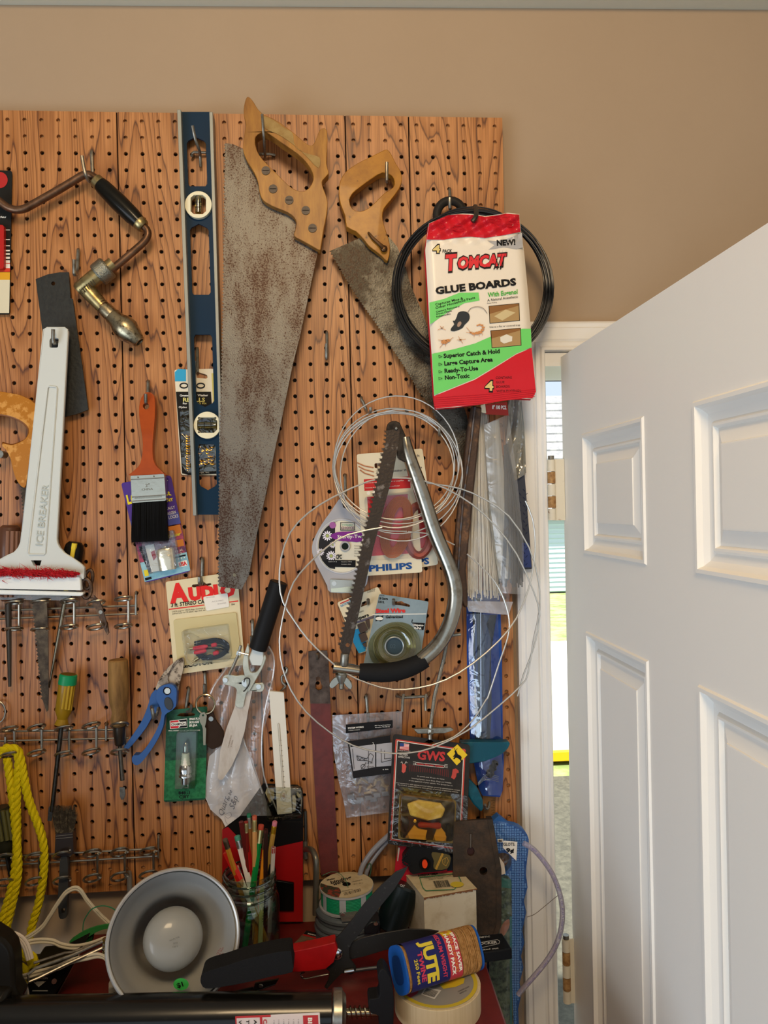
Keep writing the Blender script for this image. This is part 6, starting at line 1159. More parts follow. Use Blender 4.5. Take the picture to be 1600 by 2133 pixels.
# ---------------------------------------------------------------- the bench top and what lies on it
RED = mat('#6a1714', .42, .15, n=(22, '#57110f', .4, .7), coat=.25, bump=(200, .06))
t = thing('tool_chest', 'dark red painted steel tool chest whose top serves as the bench', 'tool chest', Vector((.39, -.2, FLOOR)))
obj(B().box(.094, .691, -.52, -.002, TABLE - .35, TABLE), 'body', RED, t, bevel=3); obj(B().box(.10, .685, -.515, -.007, FLOOR + .05, TABLE - .355), 'lower_cabinet', RED, t, bevel=3)
for k in range(4): dr = obj(B().box(.11, .675, -.532, -.52, TABLE - .08 - k * .085, TABLE - .01 - k * .085), 'drawer', RED, t, bevel=2); obj(B().box(.25, .535, -.55, -.532, TABLE - .035 - k * .085, TABLE - .02 - k * .085), 'drawer_handle', CHROME, dr)
for x in (.13, .65):
    for y in (-.48, -.05): obj(B().tube([Vector((x - .012, y, FLOOR + .028)), Vector((x + .012, y, FLOOR + .028))], -28, 14), 'caster', RUBBER, t)
def PT(px, py, h=0): return PZ(px, py, TABLE + h / 1000)        # point seen at a pixel, h mm above the bench
def dof(v): return -1000 * v.y
# pencil jar
jc = PT(524, 1975); jc = Vector((PT(524, 1990).x, -.092, TABLE)); jr = .040
t = thing('pencil_jar', 'greenish glass canning jar crammed with pencils', 'jar', jc); GL = clear('#e4efea', .08, .04, (14, .25))
topz = P(524, 1815, 92).z; jh = topz - TABLE
pf = [(0, .80), (.01, .97), (.05, 1.06), (.30, 1.08), (.62, 1.08), (.70, 1.06), (.755, .97), (.78, .90), (.80, .95), (.82, .95), (.83, .90), (.87, .90), (.88, .94), (.90, .94), (.91, .89), (.96, .89), (.97, .93), (1, .92), (1, .86), (.8, .84), (.76, .9), (.7, 1.0), (.3, 1.03), (.04, 1.0), (.03, .1)]
b = B(); n_ = 40; vs = []
for (u, r_) in pf:
    for k in range(n_): a_ = 2 * math.pi * k / n_; vs.append(jc + Vector((math.cos(a_) * r_ * jr, math.sin(a_) * r_ * jr, .001 + u * jh)))
b.add(vs, [(i * n_ + k, i * n_ + (k + 1) % n_, (i + 1) * n_ + (k + 1) % n_, (i + 1) * n_ + k) for i in range(len(pf) - 1) for k in range(n_)]); obj(b, 'glass', GL, t, ang=60)
b = B()
for u, r_ in ((.79, .965), (.89, .955), (.975, .945)):
    b.tube([jc + Vector((math.cos(a_) * r_ * jr, math.sin(a_) * r_ * jr, u * jh + .004 * math.sin(a_))) for a_ in [q * math.pi / 18 for q in range(36)]], -1.5, 6, closed=True)
obj(b, 'thread_ring', clear('#9fb8ae', .16, .05, None), t, kind='stuff')
PEN = 0
def pencil(label, top, foot, col, dt, df, r=5.6, eraser='#a84a3c', ferr='#c9c0a0', eh=7, fh=15, m=None, kind='pencil', wood=False, lett=None):
    """top,foot pixels; dt,df depth mm at each end"""
    a_, e_ = P(*top, dt), P(*foot, df); L = (e_ - a_).length; px = sc(dt); t = thing(kind, label, kind, e_, 'pencils and markers in the glass jar')
    r0 = r * px * 1000
    c1 = a_.lerp(e_, eh * px / L); c2 = a_.lerp(e_, (eh + fh) * px / L); c3 = a_.lerp(e_, 1 - .014 / L)
    if eraser: obj(B().tube([a_, a_.lerp(c1, .15), c1], [-r0 * .8, -r0 * .95, -r0 * .95], 14), 'eraser', mat(eraser, .7), t)
    if ferr:
        ff = B(); ks = 7; ff.tube([c1.lerp(c2, k / ks) for k in range(ks + 1)], [-r0 * (1.02 if k % 2 else .95) for k in range(ks + 1)], 14); obj(ff, 'ferrule', mat(ferr, .3, .9), t)
    s0 = c2 if ferr else a_
    obj(B().tube([s0, c3], -r0, 6), 'shaft', m or mat(col, .3, coat=.3), t, flat=True)
    if wood: obj(B().tube([a_ - (e_ - a_).normalized() * .0004, a_], -r0 * .9, 6), 'cut_end', mat('#9a7a5a', .7), t)
    obj(B().tube([c3, e_], [-r0, -.6], 8), 'point', mat('#b08c60', .7), t)
    return t
M5 = lambda s_: K('m', s_)[0]
pencil('red pencil leaning left with no eraser, at the left rim of the jar', M5('380,665'), (508, 1850), '#c4221c', 92, 95, 8, None, None)
pencil('yellow pencil with corroded dark ferrule leaning left in the jar', M5('365,520'), (512, 1890), '#b57c28', 100, 90, 5.6, '#5a4a3c', '#6a5a48', 4, 17)
pencil('blue and white printed pencil with pale green eraser', M5('500,485'), (548, 1950), '#e6e2e0', 85, 95, 6.6, '#4f9a86', '#b4b8b4', 9, 16)
pencil('fat red flat carpenter pencil with a worn wooden end', M5('585,470'), (545, 1960), '#a81c1c', 88, 80, 8.2, None, None, wood=True)
pencil('dark maroon pencil stub at the back left of the jar', M5('545,330'), (538, 1940), '#5a1a18', 96, 70, 5.4, None, None)
pencil('maroon pencil with brass ferrule beside the flat red one', M5('600,325'), (520, 1950), '#6a1c18', 92, 84, 4.8, '#8a3026', '#c8ba80', 3, 20)
pencil('tallest pencil, with dark green eraser and silver ferrule', M5('632,240'), (540, 1975), '#8a5a2c', 90, 74, 4.8, '#1f6a4c', '#b9b8ae', 7, 23)
pencil('natural wood pencil with salmon eraser and gold ferrule', M5('695,262'), (530, 1975), '#c9945a', 94, 88, 5.2, '#b0563f', '#d2c07e', 8, 24)
pencil('bright green pencil with red eraser and gold ferrule', M5('770,360'), (506, 2002), '#12803c', 84, 108, 6.4, '#a8412f', '#cfc48a', 10, 26)
pencil('orange pencil with dark green eraser and silver ferrule', M5('824,475'), (530, 1994), '#dd8a22', 78, 100, 5.8, '#1c6a52', '#b4b6b2', 6, 22)
pencil('black pencil with yellow striped ferrule', M5('885,450'), (545, 1960), '#141313', 84, 80, 6, '#2c2a26', '#3f4a30', 8, 18)
pencil('pencil with pink eraser and shiny gold crimped ferrule', M5('922,325'), (535, 1950), '#a8823a', 92, 70, 5.4, '#b56a78', '#e0b02e', 9, 17)
pencil('dark pencil hidden behind the orange one in the jar', M5('820,415'), (552, 1930), '#33201c', 98, 74, 5, '#4a2420', None, 6, 12)
pencil('short pencil with pale red eraser poking from the left rim', M5('490,820'), (540, 1930), '#d8d0c4', 84, 110, 5.6, '#c08078', '#d8d6d2', 5, 12)
p_ = pencil('pale cream pencil inside the jar printed with WILBUR in capitals', (546, 1846), (541, 1992), '#d6cf8a', 106, 118, 5.2, None, None)
obj(B().text('WILBUR IMEL', 551, 1921, 5.4, 86, w=74, d=124), 'lettering', BLACKPR, p_)
pencil('ochre pencil slanting to the right inside the jar', (520, 1872), (566, 1985), '#c28a2a', 96, 100, 5.2, None, None)
pencil('yellow ochre pencil slanting behind the cream pencil', (528, 1860), (552, 1990), '#b98428', 86, 92, 5, None, None)
pencil('red and white marker at the right rim of the jar', M5('905,610'), (560, 1960), '#b8b0a8', 96, 90, 4.6, '#8a2f2c', None, 12, 4)
# clamp lamp
t = thing('clamp_lamp', 'aluminium reflector clamp lamp with white bulb and green price sticker', 'lamp', Vector((P(363, 1956, 200).x, -.2, TABLE)))
ALU = mat('#c2c1bd', .34, .4, bump=(6, .15)); A0, A1 = (363, 1956, 236), (352, 1950, 98)
pf = [(0, 119), (-.01, 122), (.0, 125), (.03, 126), (.06, 124), (.08, 119), (.05, 117), (.10, 113), (.2, 106), (.30, 98), (.36, 84), (.42, 76), (.5, 72), (.7, 68), (.9, 60), (1, 30), (1.02, 30)]
rf = obj(B().lathe(A0, A1, pf, 64, capend=False), 'reflector', ALU, t, ang=70)
b = B().lathe(A0, A1, [(.55, 25), (.45, 40), (.32, 52), (.24, 57), (.18, 57), (.13, 52), (.10, 42), (.08, 28), (.075, 12), (.075, .5)], 40, capend=False); obj(b, 'bulb', mat('#8d8c86', .14, 0, coat=.8), t, ang=70)
obj(B().lathe(A0, A1, [(.98, 26), (.5, 26), (.5, 20)], 24), 'socket', mat('#2c2a28', .5), t)
ft = B()
for q_, (st_, a_, rr_) in enumerate((('REFLECTOR', 150, 11), ('50/60W', 200, 5), ('130V', 260, 4))): pass
ft.text('REFLECTOR', 354, 1961, 3, 22, w=22, d=231).text('50W', 361, 1967, 3.4, 10, w=10, d=231).text('130 V', 360, 1974, 3, 10, w=11, d=231); obj(ft, 'bulb_print', mat('#5a5852', .5), t)
st_ = obj(B().poly([(x, y) for x, y in circ(377, 2050.5, 16, 24, 12.5)], 240, .5), 'price_sticker', mat('#45c65e', .5), t); obj(B().text('$1', 370, 2058, 10, 18, w=13, d=241, bold=.03), 'lettering', BLACKPR, st_)
b = B()
for k, (s0, l_) in enumerate((('CAUTION Because Of Fire', 62), ('Hazard Use Only 60 Watt', 58), ('Maximum Bulb', 40))): b.text(s0, 432 + k * 9, 2030 - k * 4, 4, 62 + k * 2, w=l_, d=233)
obj(b, 'red_print', mat('#9a3a3c', .5), t)
b = B().tube([(226, 1955, 170), (150, 1990, 190), (74, 2017, 215), (58, 2030, 220), (60, 2045, 222), (80, 2037, 218), (135, 2010, 200), (245, 1960, 175)], 3.4, 10); obj(b, 'spring_clamp_arm', STEEL, t)
b = B().tube([(245, 1950, 165), (150, 1983, 180), (135, 1985, 185), (70, 2006, 205)], 2.6, 8); obj(b, 'clamp_wire', STEEL, t)
b = B()
for k in range(5): b.tube([(x, y, z) for x, y, z in [(228 + math.cos(a_) * 13 + 0, 1958 + k * 6.5 + math.sin(a_) * 5, 180 + math.sin(a_) * 12) for a_ in [q * math.pi / 8 for q in range(16)]]], 2.6, 8, closed=True)
obj(b, 'clamp_spring', CHROME, t)
# cords
CRD = mat('#c9bfa8', .45)
def cord(nm, label, path, r=3.0, pair=True, m=CRD, cat='cord', group='white cords on the bench', off=(0, 4.6)):
    t = thing(nm, label, cat, path[-1], group)
    for s_ in ((-.5, .5) if pair else (0,)): obj(B().tube([(x + off[0] * s_, y + off[1] * s_, d) for x, y, d in path], r, 8, sm=5), 'conductor', m, t)
    return t
cord('lamp_cord', 'cream twin cord arching up against the wall below the board', KD('o', "20,580 120,520 200,480 280,420 330,350 380,270 440,190 500,160 540,180 580,240 640,310 700,370 740,400 800,400", 60))
cord('lamp_cord', 'cream twin cord running level into the side of the lamp', KD('o', "170,525 260,510 350,515 410,540 500,552 600,535 700,500 770,490", 150), off=(0, 6))
cord('lamp_cord', 'cream twin cord curving down into the white plug', KD('o', "60,760 140,755 250,725 380,690 480,645 580,622 650,608 700,625 730,680 750,725", 190), off=(3, 6))
t = thing('extension_cord', 'flat white three-core extension cord looping at the lower left', 'cord', (60, 2090, 200), 'white cords on the bench')
for k in range(3): obj(B().tube([(x + k * 4.6 * (.3 if i < 2 else 1), y - k * 2 + (3 * k if i < 3 else 0) * -1, d) for i, (x, y, d) in enumerate(KD('o', "-20,560 0,510 50,490 100,485 140,520 165,570 185,640", 205))], 3.4, 8, sm=4), 'conductor', mat('#d8ccbe', .45), t)
for k in range(3): obj(B().tube([(x + k * 4, y, d) for x, y, d in KD('o', "60,720 100,750 140,800 158,860 160,920", 230)], 3.2, 8, sm=4), 'conductor', mat('#cabfae', .45), t)
t = thing('cord_plug', 'white plastic plug and outlet block left of the lamp', 'plug', (245, 2090, 190)); b = B()
obj(B().poly(K('o', "735,720 765,712 800,720 850,760 870,800 870,900 722,905 722,800 735,770"), 200, 26), 'body', mat('#c6bfb2', .45), t, bevel=3); obj(B().poly(K('o', "722,830 770,815 870,820 870,905 722,905"), 202, 10), 'face', mat('#8a857a', .5), t, bevel=1); obj(B().poly(quad(236, 2068, 240, 2079), 203, 1).poly(quad(256, 2064, 260, 2075), 203, 1), 'outlet_slot', mat('#2a211c', .5), t)
# green strap & wire
t = thing('green_strap', 'green fabric strap curving out from behind the lamp', 'strap', (200, 1950, 80)); obj(B().poly(smooth(K('o', "460,520 520,470 600,430 700,405 810,402 815,440 720,430 640,455 560,505 510,540"), 2), 90, 3), 'strap', mat('#2f7a3c', .6), t, bevel=.8); obj(B().poly(K('o', "480,525 560,510 620,465 610,520 520,545"), 84, 10), 'strap_fold', mat('#17401f', .7), t)
obj(B().tube([(x, y, 80) for x, y in K('o', "552,520 555,400 580,340 620,295 690,278 760,300 800,350 805,400 790,420")], 1.1, 6, sm=4), 'green_wire', mat('#1f7a56', .5), label='thin green wire arching above the green strap', cat='wire')
# black box 'rotation'
t = thing('rotary_tool_box', 'black plastic power tool part printed ROTATION over a down arrow', 'power tool', PT(92, 2085)); RO = mat('#121210', .45)
obj(B().poly(smooth(K('D', "330,590 620,560 930,400 850,540 760,700 640,880 600,945 320,960 325,800"), 1), 175, 60), 'body', RO, t, bevel=3)
b = B().text('ROTATION', *K('D', '412,690')[0], 4.6, 3, w=28, d=176, shear=.3, bold=.02).poly(K('D', "400,720 430,722 432,712 520,705 522,712 550,706 460,778"), 176); obj(b, 'white_print', mat('#a8a294', .5), t); obj(B().tube([(*K('D', '385,822')[0], 177), (*K('D', '570,822')[0], 177)], 1.2, 6), 'seam', mat('#8a8880', .3), t); obj(B().tube([(*K('D', '645,710')[0], 177), (*K('D', '645,710')[0], 172)], 5, 12), 'screw', mat('#4a2a22', .4, .5), t)
# pump
t = thing('bicycle_pump', 'black floor pump lying across the bench front with red sticker, spring and tee handle', 'pump', PZ(400, 2133, TABLE)); BP = mat('#12110f', .22, .3, coat=.4, n=(120, '#24221e', .6, .75)); pd = 278
obj(B().lathe((-120, 2128, pd), (690, 2112, pd), [(0, 44), (1, 44)], 40), 'barrel', BP, t)
obj(B().lathe((692, 2111, pd), (720, 2110.5, pd), [(0, 45), (.1, 47), (.7, 47), (.8, 40), (1, 34)], 40), 'end_cap', mat('#a19d92', .33, .95, n=(90, '#6f6a60', .5, .75)), t)
obj(B().tube([(715, 2110, pd), (790, 2108, pd)], 8, 16), 'piston_rod', mat('#8a8270', .25, 1), t)
b = B(); b.tube([(722 + q * .78, 2109 - 0.02 * q + 13.5 * math.sin(q * .5), pd + 10 * math.cos(q * .5)) for q in range(70)], 1.6, 6); obj(b, 'spring', mat('#b0a890', .25, 1), t)
obj(B().poly(smooth(K('p', "1310,1075 1380,1065 1390,1010 1385,950 1375,900 1400,850 1440,865 1480,950 1495,1050 1495,1180 1480,1320 1390,1320 1385,1200 1330,1180 1310,1140"), 2), pd + 12, 24), 'tee_handle', mat('#1b1c1f', .6, bump=(300, .2)), t, bevel=6, seg=3)
obj(B().lathe((-60, 2060, pd - 25), (20, 2090, pd - 10), [(0, 30), (1, 34)], 24).poly(smooth([(-60, 1940), (8, 1960), (28, 2000), (30, 2060), (40, 2092), (-60, 2100)], 2), pd - 10, 30), 'foot', mat('#1a1712', .35, coat=.3), t, bevel=5)
def cyl(px, py): # point on the pump barrel surface
    ctr = P(px, 2128 - (px + 120) * 16 / 810, pd); r_ = 44.4 * sc(pd); r2 = ray(px, py); o_ = CAM - ctr
    a_ = r2.y ** 2 + r2.z ** 2; b_ = 2 * (r2.y * o_.y + r2.z * o_.z); c_ = o_.y ** 2 + o_.z ** 2 - r_ ** 2; q = b_ * b_ - 4 * a_ * c_
    return CAM + r2 * ((-b_ - math.sqrt(max(q, 0))) / (2 * a_))
def cylpatch(q4, nu=6, nv=8, lift=0):
    vs = [cyl(*lerp4(q4, i / nu, k / nv)) for k in range(nv + 1) for i in range(nu + 1)]; vs = [v + Vector((0, -lift / 1000, lift / 1400)) for v in vs]
    return [v for v in vs], [(k * (nu + 1) + i, (k + 1) * (nu + 1) + i, (k + 1) * (nu + 1) + i + 1, k * (nu + 1) + i + 1) for k in range(nv) for i in range(nu)]
sq = [(490, 2117), (666, 2109), (668, 2160), (492, 2160)]
sk = obj(B().add(*cylpatch(sq, 12, 8, .3)), 'sticker', mat('#d9cfd0', .4), t); b = B(); b.add(*cylpatch(sub(sq, 0, 0, .42, .10), lift=.5)).add(*cylpatch(sub(sq, .80, .1, .98, 1), lift=.5)).add(*cylpatch(sub(sq, .29, 0.05, .32, 1), 2, 8, .5)).add(*cylpatch(sub(sq, 0, 0, .015, 1), 2, 8, .5)); obj(b, 'red_print', mat('#b8323a', .4), sk)
b = B()
for st__, u, h_ in (('WE', .04, 6), ('TW', .13, 6), ('AU', .22, 6)): b.text(st__, *lerp4(sq, u, .2), h_, -90, w=20, fn=lambda x, y: cyl(x, y) + Vector((0, -.0008, .0006)), bold=.02)
for k in range(6): b.text('1 1/2', *lerp4(sq, .45 + k * .058, .25), 2.4, -90, w=9, fn=lambda x, y: cyl(x, y) + Vector((0, -.0008, .0006)))
obj(b, 'black_lettering', BLACKPR, sk); b = B().text('CAR', *lerp4(sq, .33, .2), 8, -90, w=26, fn=lambda x, y: cyl(x, y) + Vector((0, -.0009, .0007)), bold=.03); obj(b, 'red_lettering', mat('#b8323a', .4), sk); obj(B().text('BIKE', *lerp4(sq, .86, .2), 9, -90, w=30, fn=lambda x, y: cyl(x, y) + Vector((0, -.0009, .0007)), bold=.03), 'white_lettering', WHITEPR, sk)
# ---------------------------------------------------------------- bench, right half
Q = lambda s_: K('q', s_)
def inside(p, poly):
    x, y = p; c_ = False
    for i in range(len(poly)):
        (x0, y0), (x1, y1) = poly[i - 1], poly[i]
        if (y0 > y) != (y1 > y) and x < (x1 - x0) * (y - y0) / (y1 - y0) + x0: c_ = not c_
    return c_
# blue kneeling pad
t = thing('kneeling_pad', 'blue woven-textured foam kneeling pad in clear film beside the door casing', 'kneeling pad', (1060, 2300, 45)); BLU = mat('#2f62a8', .6)
po = smooth(Q("900,232 1050,236 1130,260 1178,310 1190,380 1178,480 1168,600 1180,690 1152,790 1170,870 1142,1000 1156,1090 1132,1190 1150,1270 1122,1380 1136,1460 1112,1570 1118,1700 1110,1950 1080,2200 900,2200 900,1200"), 2)
ph = smooth(Q("925,470 960,450 1000,440 1040,452 1062,490 1052,545 1010,585 965,600 925,590"), 2)
obj(B().poly(po, 26, 16, [ph]), 'foam', BLU, t, bevel=3, seg=3)
b = B(); cell = 5.2
for iy in range(int((2140 - 1716) / cell)):
    for ix in range(int((1104 - 1020) / cell)):
        x, y = 1022 + ix * cell, 1718 + iy * cell
        if not all(inside((x + a_, y + c_), po) and not inside((x + a_, y + c_), ph) for a_, c_ in ((-3, -3), (3, -3), (3, 3), (-3, 3))): continue
        w_, h_ = (2.2, 1.3) if (ix + iy) % 2 else (1.3, 2.2); b.poly(quad(x - w_, y - h_, x + w_, y + h_), 27, 1)
obj(b, 'weave_ridges', mat('#78aee8', .6), t, kind='stuff', flat=True)
ins = obj(B().poly(Q("905,640 985,615 1010,600 1040,610 1062,640 1066,900 1060,1200 1072,1500 1080,1700 900,1700"), 28.5, .6), 'printed_insert', mat('#6f7d62', .5, n=(110, '#3c4a3e', .42, .62)), t)
obj(B().poly(Q("905,640 985,615 1062,635 1064,700 1000,690 905,720"), 29), 'green_header', mat('#3f7c70', .5), ins); obj(B().poly(smooth(Q("985,985 1010,940 1045,920 1050,960 1030,1010 1000,1050 975,1040"), 2), 29), 'hand_picture', mat('#b07a62', .5), ins); obj(B().poly(Q("1050,900 1066,900 1066,1700 1054,1700"), 29.1), 'teal_edge', mat('#3b7f84', .5), ins)
obj(B().poly(Q("930,480 975,470 1010,520 1020,590 960,610 925,600"), 40, 2), 'folded_flap', mat('#cfc4b6', .5), t)
obj(film(Q("905,205 905,700 900,1300 905,1700"), Q("1150,232 1196,400 1178,900 1130,1700"), 31, 5, 12, 26, 15), 'clear_film', clear('#ffffff', .05, .12, (30, .6)), t, ang=80)
stx = obj(B().poly(Q("1003,352 1105,360 1098,498 1062,462 1000,402"), 37.5, .4), 'price_sticker', mat('#e8e4dc', .5), t); obj(B().poly(Q("962,342 1000,338 1000,364 964,362"), 37.5, .4), 'sticker_scrap', mat('#d8d2c8', .5), t)
obj(B().text('GLOTS.', *Q('1004,388')[0], 6.4, 0, w=24.5, d=38.2, bold=.02).text('9\u00a2', *Q('1022,436')[0], 9, -3, w=17, d=38.2, bold=.05).text('BI', *Q('970,360')[0], 4.4, 0, w=7, d=38.2, bold=.03), 'lettering', BLACKPR, stx)
# clear tubing with printed text
t = thing('clear_tubing', 'clear vinyl tube with small purple print bowing out over the door casing', 'tube', (1100, 2065, 75))
tp = [(x, y, 78) for x, y in Q("1150,370 1195,395 1240,432 1305,510 1362,600 1402,700 1426,800 1432,900 1418,1010 1380,1120 1312,1230 1230,1330 1150,1420 1110,1470")]
obj(B().tube(tp, 5.6, 12, sm=4), 'tube_wall', clear('#eeeaf4', .12, .08, None, .30, '#cfc8d8'), t)
cp = smooth(tp, 6, False); b = B(); words = '1/4IN SDR9/ (WFC) ASTM F876/F877 CTS CSA B137.5 100PSI 180F NSF-PW USA 1/4IN SDR9 POTABLE'.split(); acc = 0; wi = 0; i = 6
while i < len(cp) - 10 and wi < len(words):
    (x0, y0, _), (x1, y1, _) = cp[i], cp[i + 4]; l_ = math.hypot(x1 - x0, y1 - y0); w_ = len(words[wi]) * 3.4
    b.text(words[wi], x0 - 1.8 * (y1 - y0) / l_ * 0 - 1, y0 + 2, 4.2, -math.degrees(math.atan2(y1 - y0, x1 - x0)), w=w_, d=84); wi += 1
    tr_ = 0
    while i < len(cp) - 2 and tr_ < w_ + 3: tr_ += math.hypot(cp[i + 1][0] - cp[i][0], cp[i + 1][1] - cp[i][1]); i += 1
obj(b, 'purple_lettering', mat('#6a5a9a', .5), t)
obj(B().tube([(x, y, 70) for x, y in Q("1175,905 1230,885 1300,830 1360,780 1400,748")], .6, 5, sm=3), 'thin_wire', mat('#5a4c40', .6), label='hair-thin dark wire crossing inside the clear tubing loop', cat='wire')
t = thing('grey_tubing', 'pair of grey flexible tubes rising from the wire spool to behind the deer card', 'tube', (750, 1830, 30)); GT = mat('#85858c', .3, coat=.3)
obj(B().tube([(x, y, 26) for x, y in K('n', "590,1400 610,1310 650,1240 700,1180 765,1120 800,1090")], 5.5, 10, sm=4), 'outer_tube', GT, t); obj(B().tube([(x, y, 18) for x, y in K('n', "630,1400 640,1330 670,1270 720,1200 780,1130")], 4.5, 10, sm=4), 'inner_tube', GT, t)
obj(B().tube([(x, y, 22) for x, y in K('n', "640,1400 662,1340 665,1290 650,1285 640,1310")], 1.2, 6, sm=4), 'green_wire', mat('#3c5a44', .5), t)
# rusty angle iron
t = thing('angle_bracket', 'rusty steel angle bracket with two holes standing beside the blue pad', 'bracket', (1000, 1945, 30)); RI = mat('#3f352c', .55, .55, n=(36, '#5a4534', .45, .7), bump=(150, .4))
obj(B().poly(Q("640,215 905,196 915,205 970,560 972,960 940,1050 700,1020 640,600"), 50, 5, [circ(*Q('768,430')[0], 8, 16, 9.5), circ(*Q('860,572')[0], 8.4, 16)]), 'plate', RI, t, flat=True)
pp = Q("908,198 972,560 972,960 940,1050"); b = B()
for (x0, y0), (x1, y1) in zip(pp[:-1], pp[1:]):
    a_, c_ = P(x0, y0, 51), P(x1, y1, 51); s_ = Vector((.004, 0, 0)); bk = Vector((0, .014, 0)); b.hexa([a_ - s_, a_ + s_, a_ + s_ + bk, a_ - s_ + bk, c_ - s_, c_ + s_, c_ + s_ + bk, c_ - s_ + bk])
obj(b, 'flange', RI, t, flat=True); obj(B().poly(circ(*Q('768,432')[0], 8.4, 14, 9.6), 46, 1), 'bolt_head', mat('#3a1c16', .5, .3), t)
obj(B().tube([(*Q('768,300')[0], 50), (*Q('766,400')[0], 52)], 2.6, 6), 'weld_bead', mat('#5a4e42', .4, .6), t)
# red and black torch pack
t = thing('torch_pack', 'red and black retail card with a black torch showing an orange button', 'package', (890, 1850, 30)); II = lambda s_: K('I', s_)
obj(B().poly(II("310,330 800,330 1260,400 1250,690 1100,800 700,1000 300,1100 240,800 260,560"), 34, 1), 'backing_card', mat('#b01a2c', .45), t)
obj(B().poly(II("1060,420 1265,450 1255,700 1080,720"), 34.6), 'navy_print', mat('#232a38', .45), t); obj(B().poly(II("300,345 330,350 300,560 285,560"), 35), 'pale_edge', mat('#b9b0a8', .5), t)
tb_ = obj(B().poly(smooth(II("500,340 700,340 860,380 1100,430 1130,560 1080,690 900,730 700,740 540,770 470,700 480,620 380,560 390,480 440,420"), 2), 48, 14), 'torch_body', mat('#1b1c1e', .4, coat=.2), t, bevel=5, seg=3)
for k in range(9): a_ = math.radians(100 + k * 26); x, y = II('%f,%f' % (450 + 75 * math.cos(a_), 545 - 85 * math.sin(a_)))[0]; obj(B().sphere((x, y, 49), 2.6, 6), 'knurl', mat('#232427', .4), t)
obj(B().poly(circ(*II('725,615')[0], 11.8, 28, 13), 50, 3), 'button_ring', mat('#0e0e0f', .3, coat=.4), t, bevel=1.2); obj(B().poly(circ(*II('725,612')[0], 5.6, 24, 8.6), 53, 3), 'orange_button', mat('#e2471e', .35), t, bevel=1.2)
gp_ = obj(B().poly(smooth(II("845,420 980,435 1120,470 1130,560 1080,680 900,700 860,640 870,560 835,480"), 2), 48.7), 'gold_panel', mat('#5c5230', .4), t)
b = B().stroke(II("1010,440 900,690"), 4.6, 49); obj(b, 'gold_stripe', mat('#b08a3a', .4), gp_); b = B().stroke(II("1075,500 1100,560 1060,640 1010,600 1005,540 1075,500"), 1.3, 49).stroke(II("1050,520 1040,600"), 1.2, 49)
for k in range(7): x, y = II('%f,%f' % (1000 - k * 15, 465 + k * 34))[0]; b.poly(circ(x, y, 1.2, 6), 49.4)
obj(b, 'gold_drawing', mat('#a8843c', .4), gp_, kind='stuff')
# dark can
t = thing('dark_can', 'dark teal can lying on its side behind the open shears', 'can', (830, 1950, 60)); obj(B().lathe((812, 1935, 62), (846, 1842, 50), [(0, 30), (.03, 34), (.95, 34), (1, 30)], 28), 'body', mat('#0c1a1e', .35, .2, coat=.2), t); obj(B().text('CAT', 833, 1846, 5, -15, w=10, d=86, bold=.02), 'lettering', mat('#b8b8b4', .5), t)
# white carton
tn = (883.6, 1871); zt = P(*tn, 105).z; top4 = [PZ(x, y, zt) for x, y in Q("300,605 665,550 808,702 430,768")]; bot4 = [Vector((v.x, v.y, TABLE)) for v in top4]
t = thing('carton', 'small worn white cardboard box with green-framed label on its lid', 'box', bot4[3]); CB = mat('#c9c2b0', .7, n=(26, '#a89a7e', .46, .74)); c4 = sum(top4, Vector()) / 4
obj(B().hexa([bot4[0], bot4[1], bot4[2], bot4[3], top4[0], top4[1], top4[2], top4[3]]), 'carton_body', CB, t, bevel=1, seg=1)
lidz = Vector((0, 0, .0016)); l4 = [c4 + (v - c4) * 1.02 + lidz for v in top4]; obj(B().hexa([v - lidz for v in l4[::1]] + l4), 'lid', mat('#c4b594', .7, n=(40, '#b3a27e', .45, .7)), t, bevel=.5, seg=1)
tear = B(); rnd = random.Random(6)
for k in range(24): p0 = l4[3].lerp(l4[2], k / 24); p1 = l4[3].lerp(l4[2], (k + 1) / 24); dz = rnd.uniform(.001, .004); f_ = Vector((0, -.0008, 0)); tear.add([p0 + f_, p1 + f_, p1 + f_ - Vector((0, 0, rnd.uniform(.001, .004))), p0 + f_ - Vector((0, 0, dz))], [(0, 3, 2, 1)])
obj(tear, 'torn_edge', mat('#7a5236', .8), t, flat=True)
zz = zt + .0030; PZt = lambda x, y, o_=0: PZ(x, y, zz + o_)
def zpoly(pts, o_=0): v = [PZt(x, y, o_) for x, y in pts]; tr = tessellate_polygon([v]); return v, [tuple(f) if (v[f[1]] - v[f[0]]).cross(v[f[2]] - v[f[0]]).z > 0 else tuple(reversed(f)) for f in tr]
b = B()
fr_ = II("640,820 1190,760 1260,800 1300,880 1190,1010 740,1030 690,980"); fr_ = fr_ + fr_[:1]
for (x0, y0), (x1, y1) in zip(fr_[:-1], fr_[1:]): dx, dy = x1 - x0, y1 - y0; l_ = math.hypot(dx, dy); nx, ny = -dy / l_ * .8, dx / l_ * .8; b.add(*zpoly([(x0 + nx, y0 + ny), (x1 + nx, y1 + ny), (x1 - nx, y1 - ny), (x0 - nx, y0 - ny)]))
obj(b, 'green_frame', mat('#3f7a52', .5), t)
b = B().text('AHR81A 1M0A', *II('612,808')[0], 4.4, 6.5, w=43, fn=lambda x, y: PZt(x, y, .0002), bold=.03).text('COMPACT FLUORESCENT LAMP', *II('720,838')[0], 2.2, 5, w=55, fn=lambda x, y: PZt(x, y, .0002)).text('ENERGY SAVER', *II('790,856')[0], 2.2, 5, w=30, fn=lambda x, y: PZt(x, y, .0002))
rnd = random.Random(3)
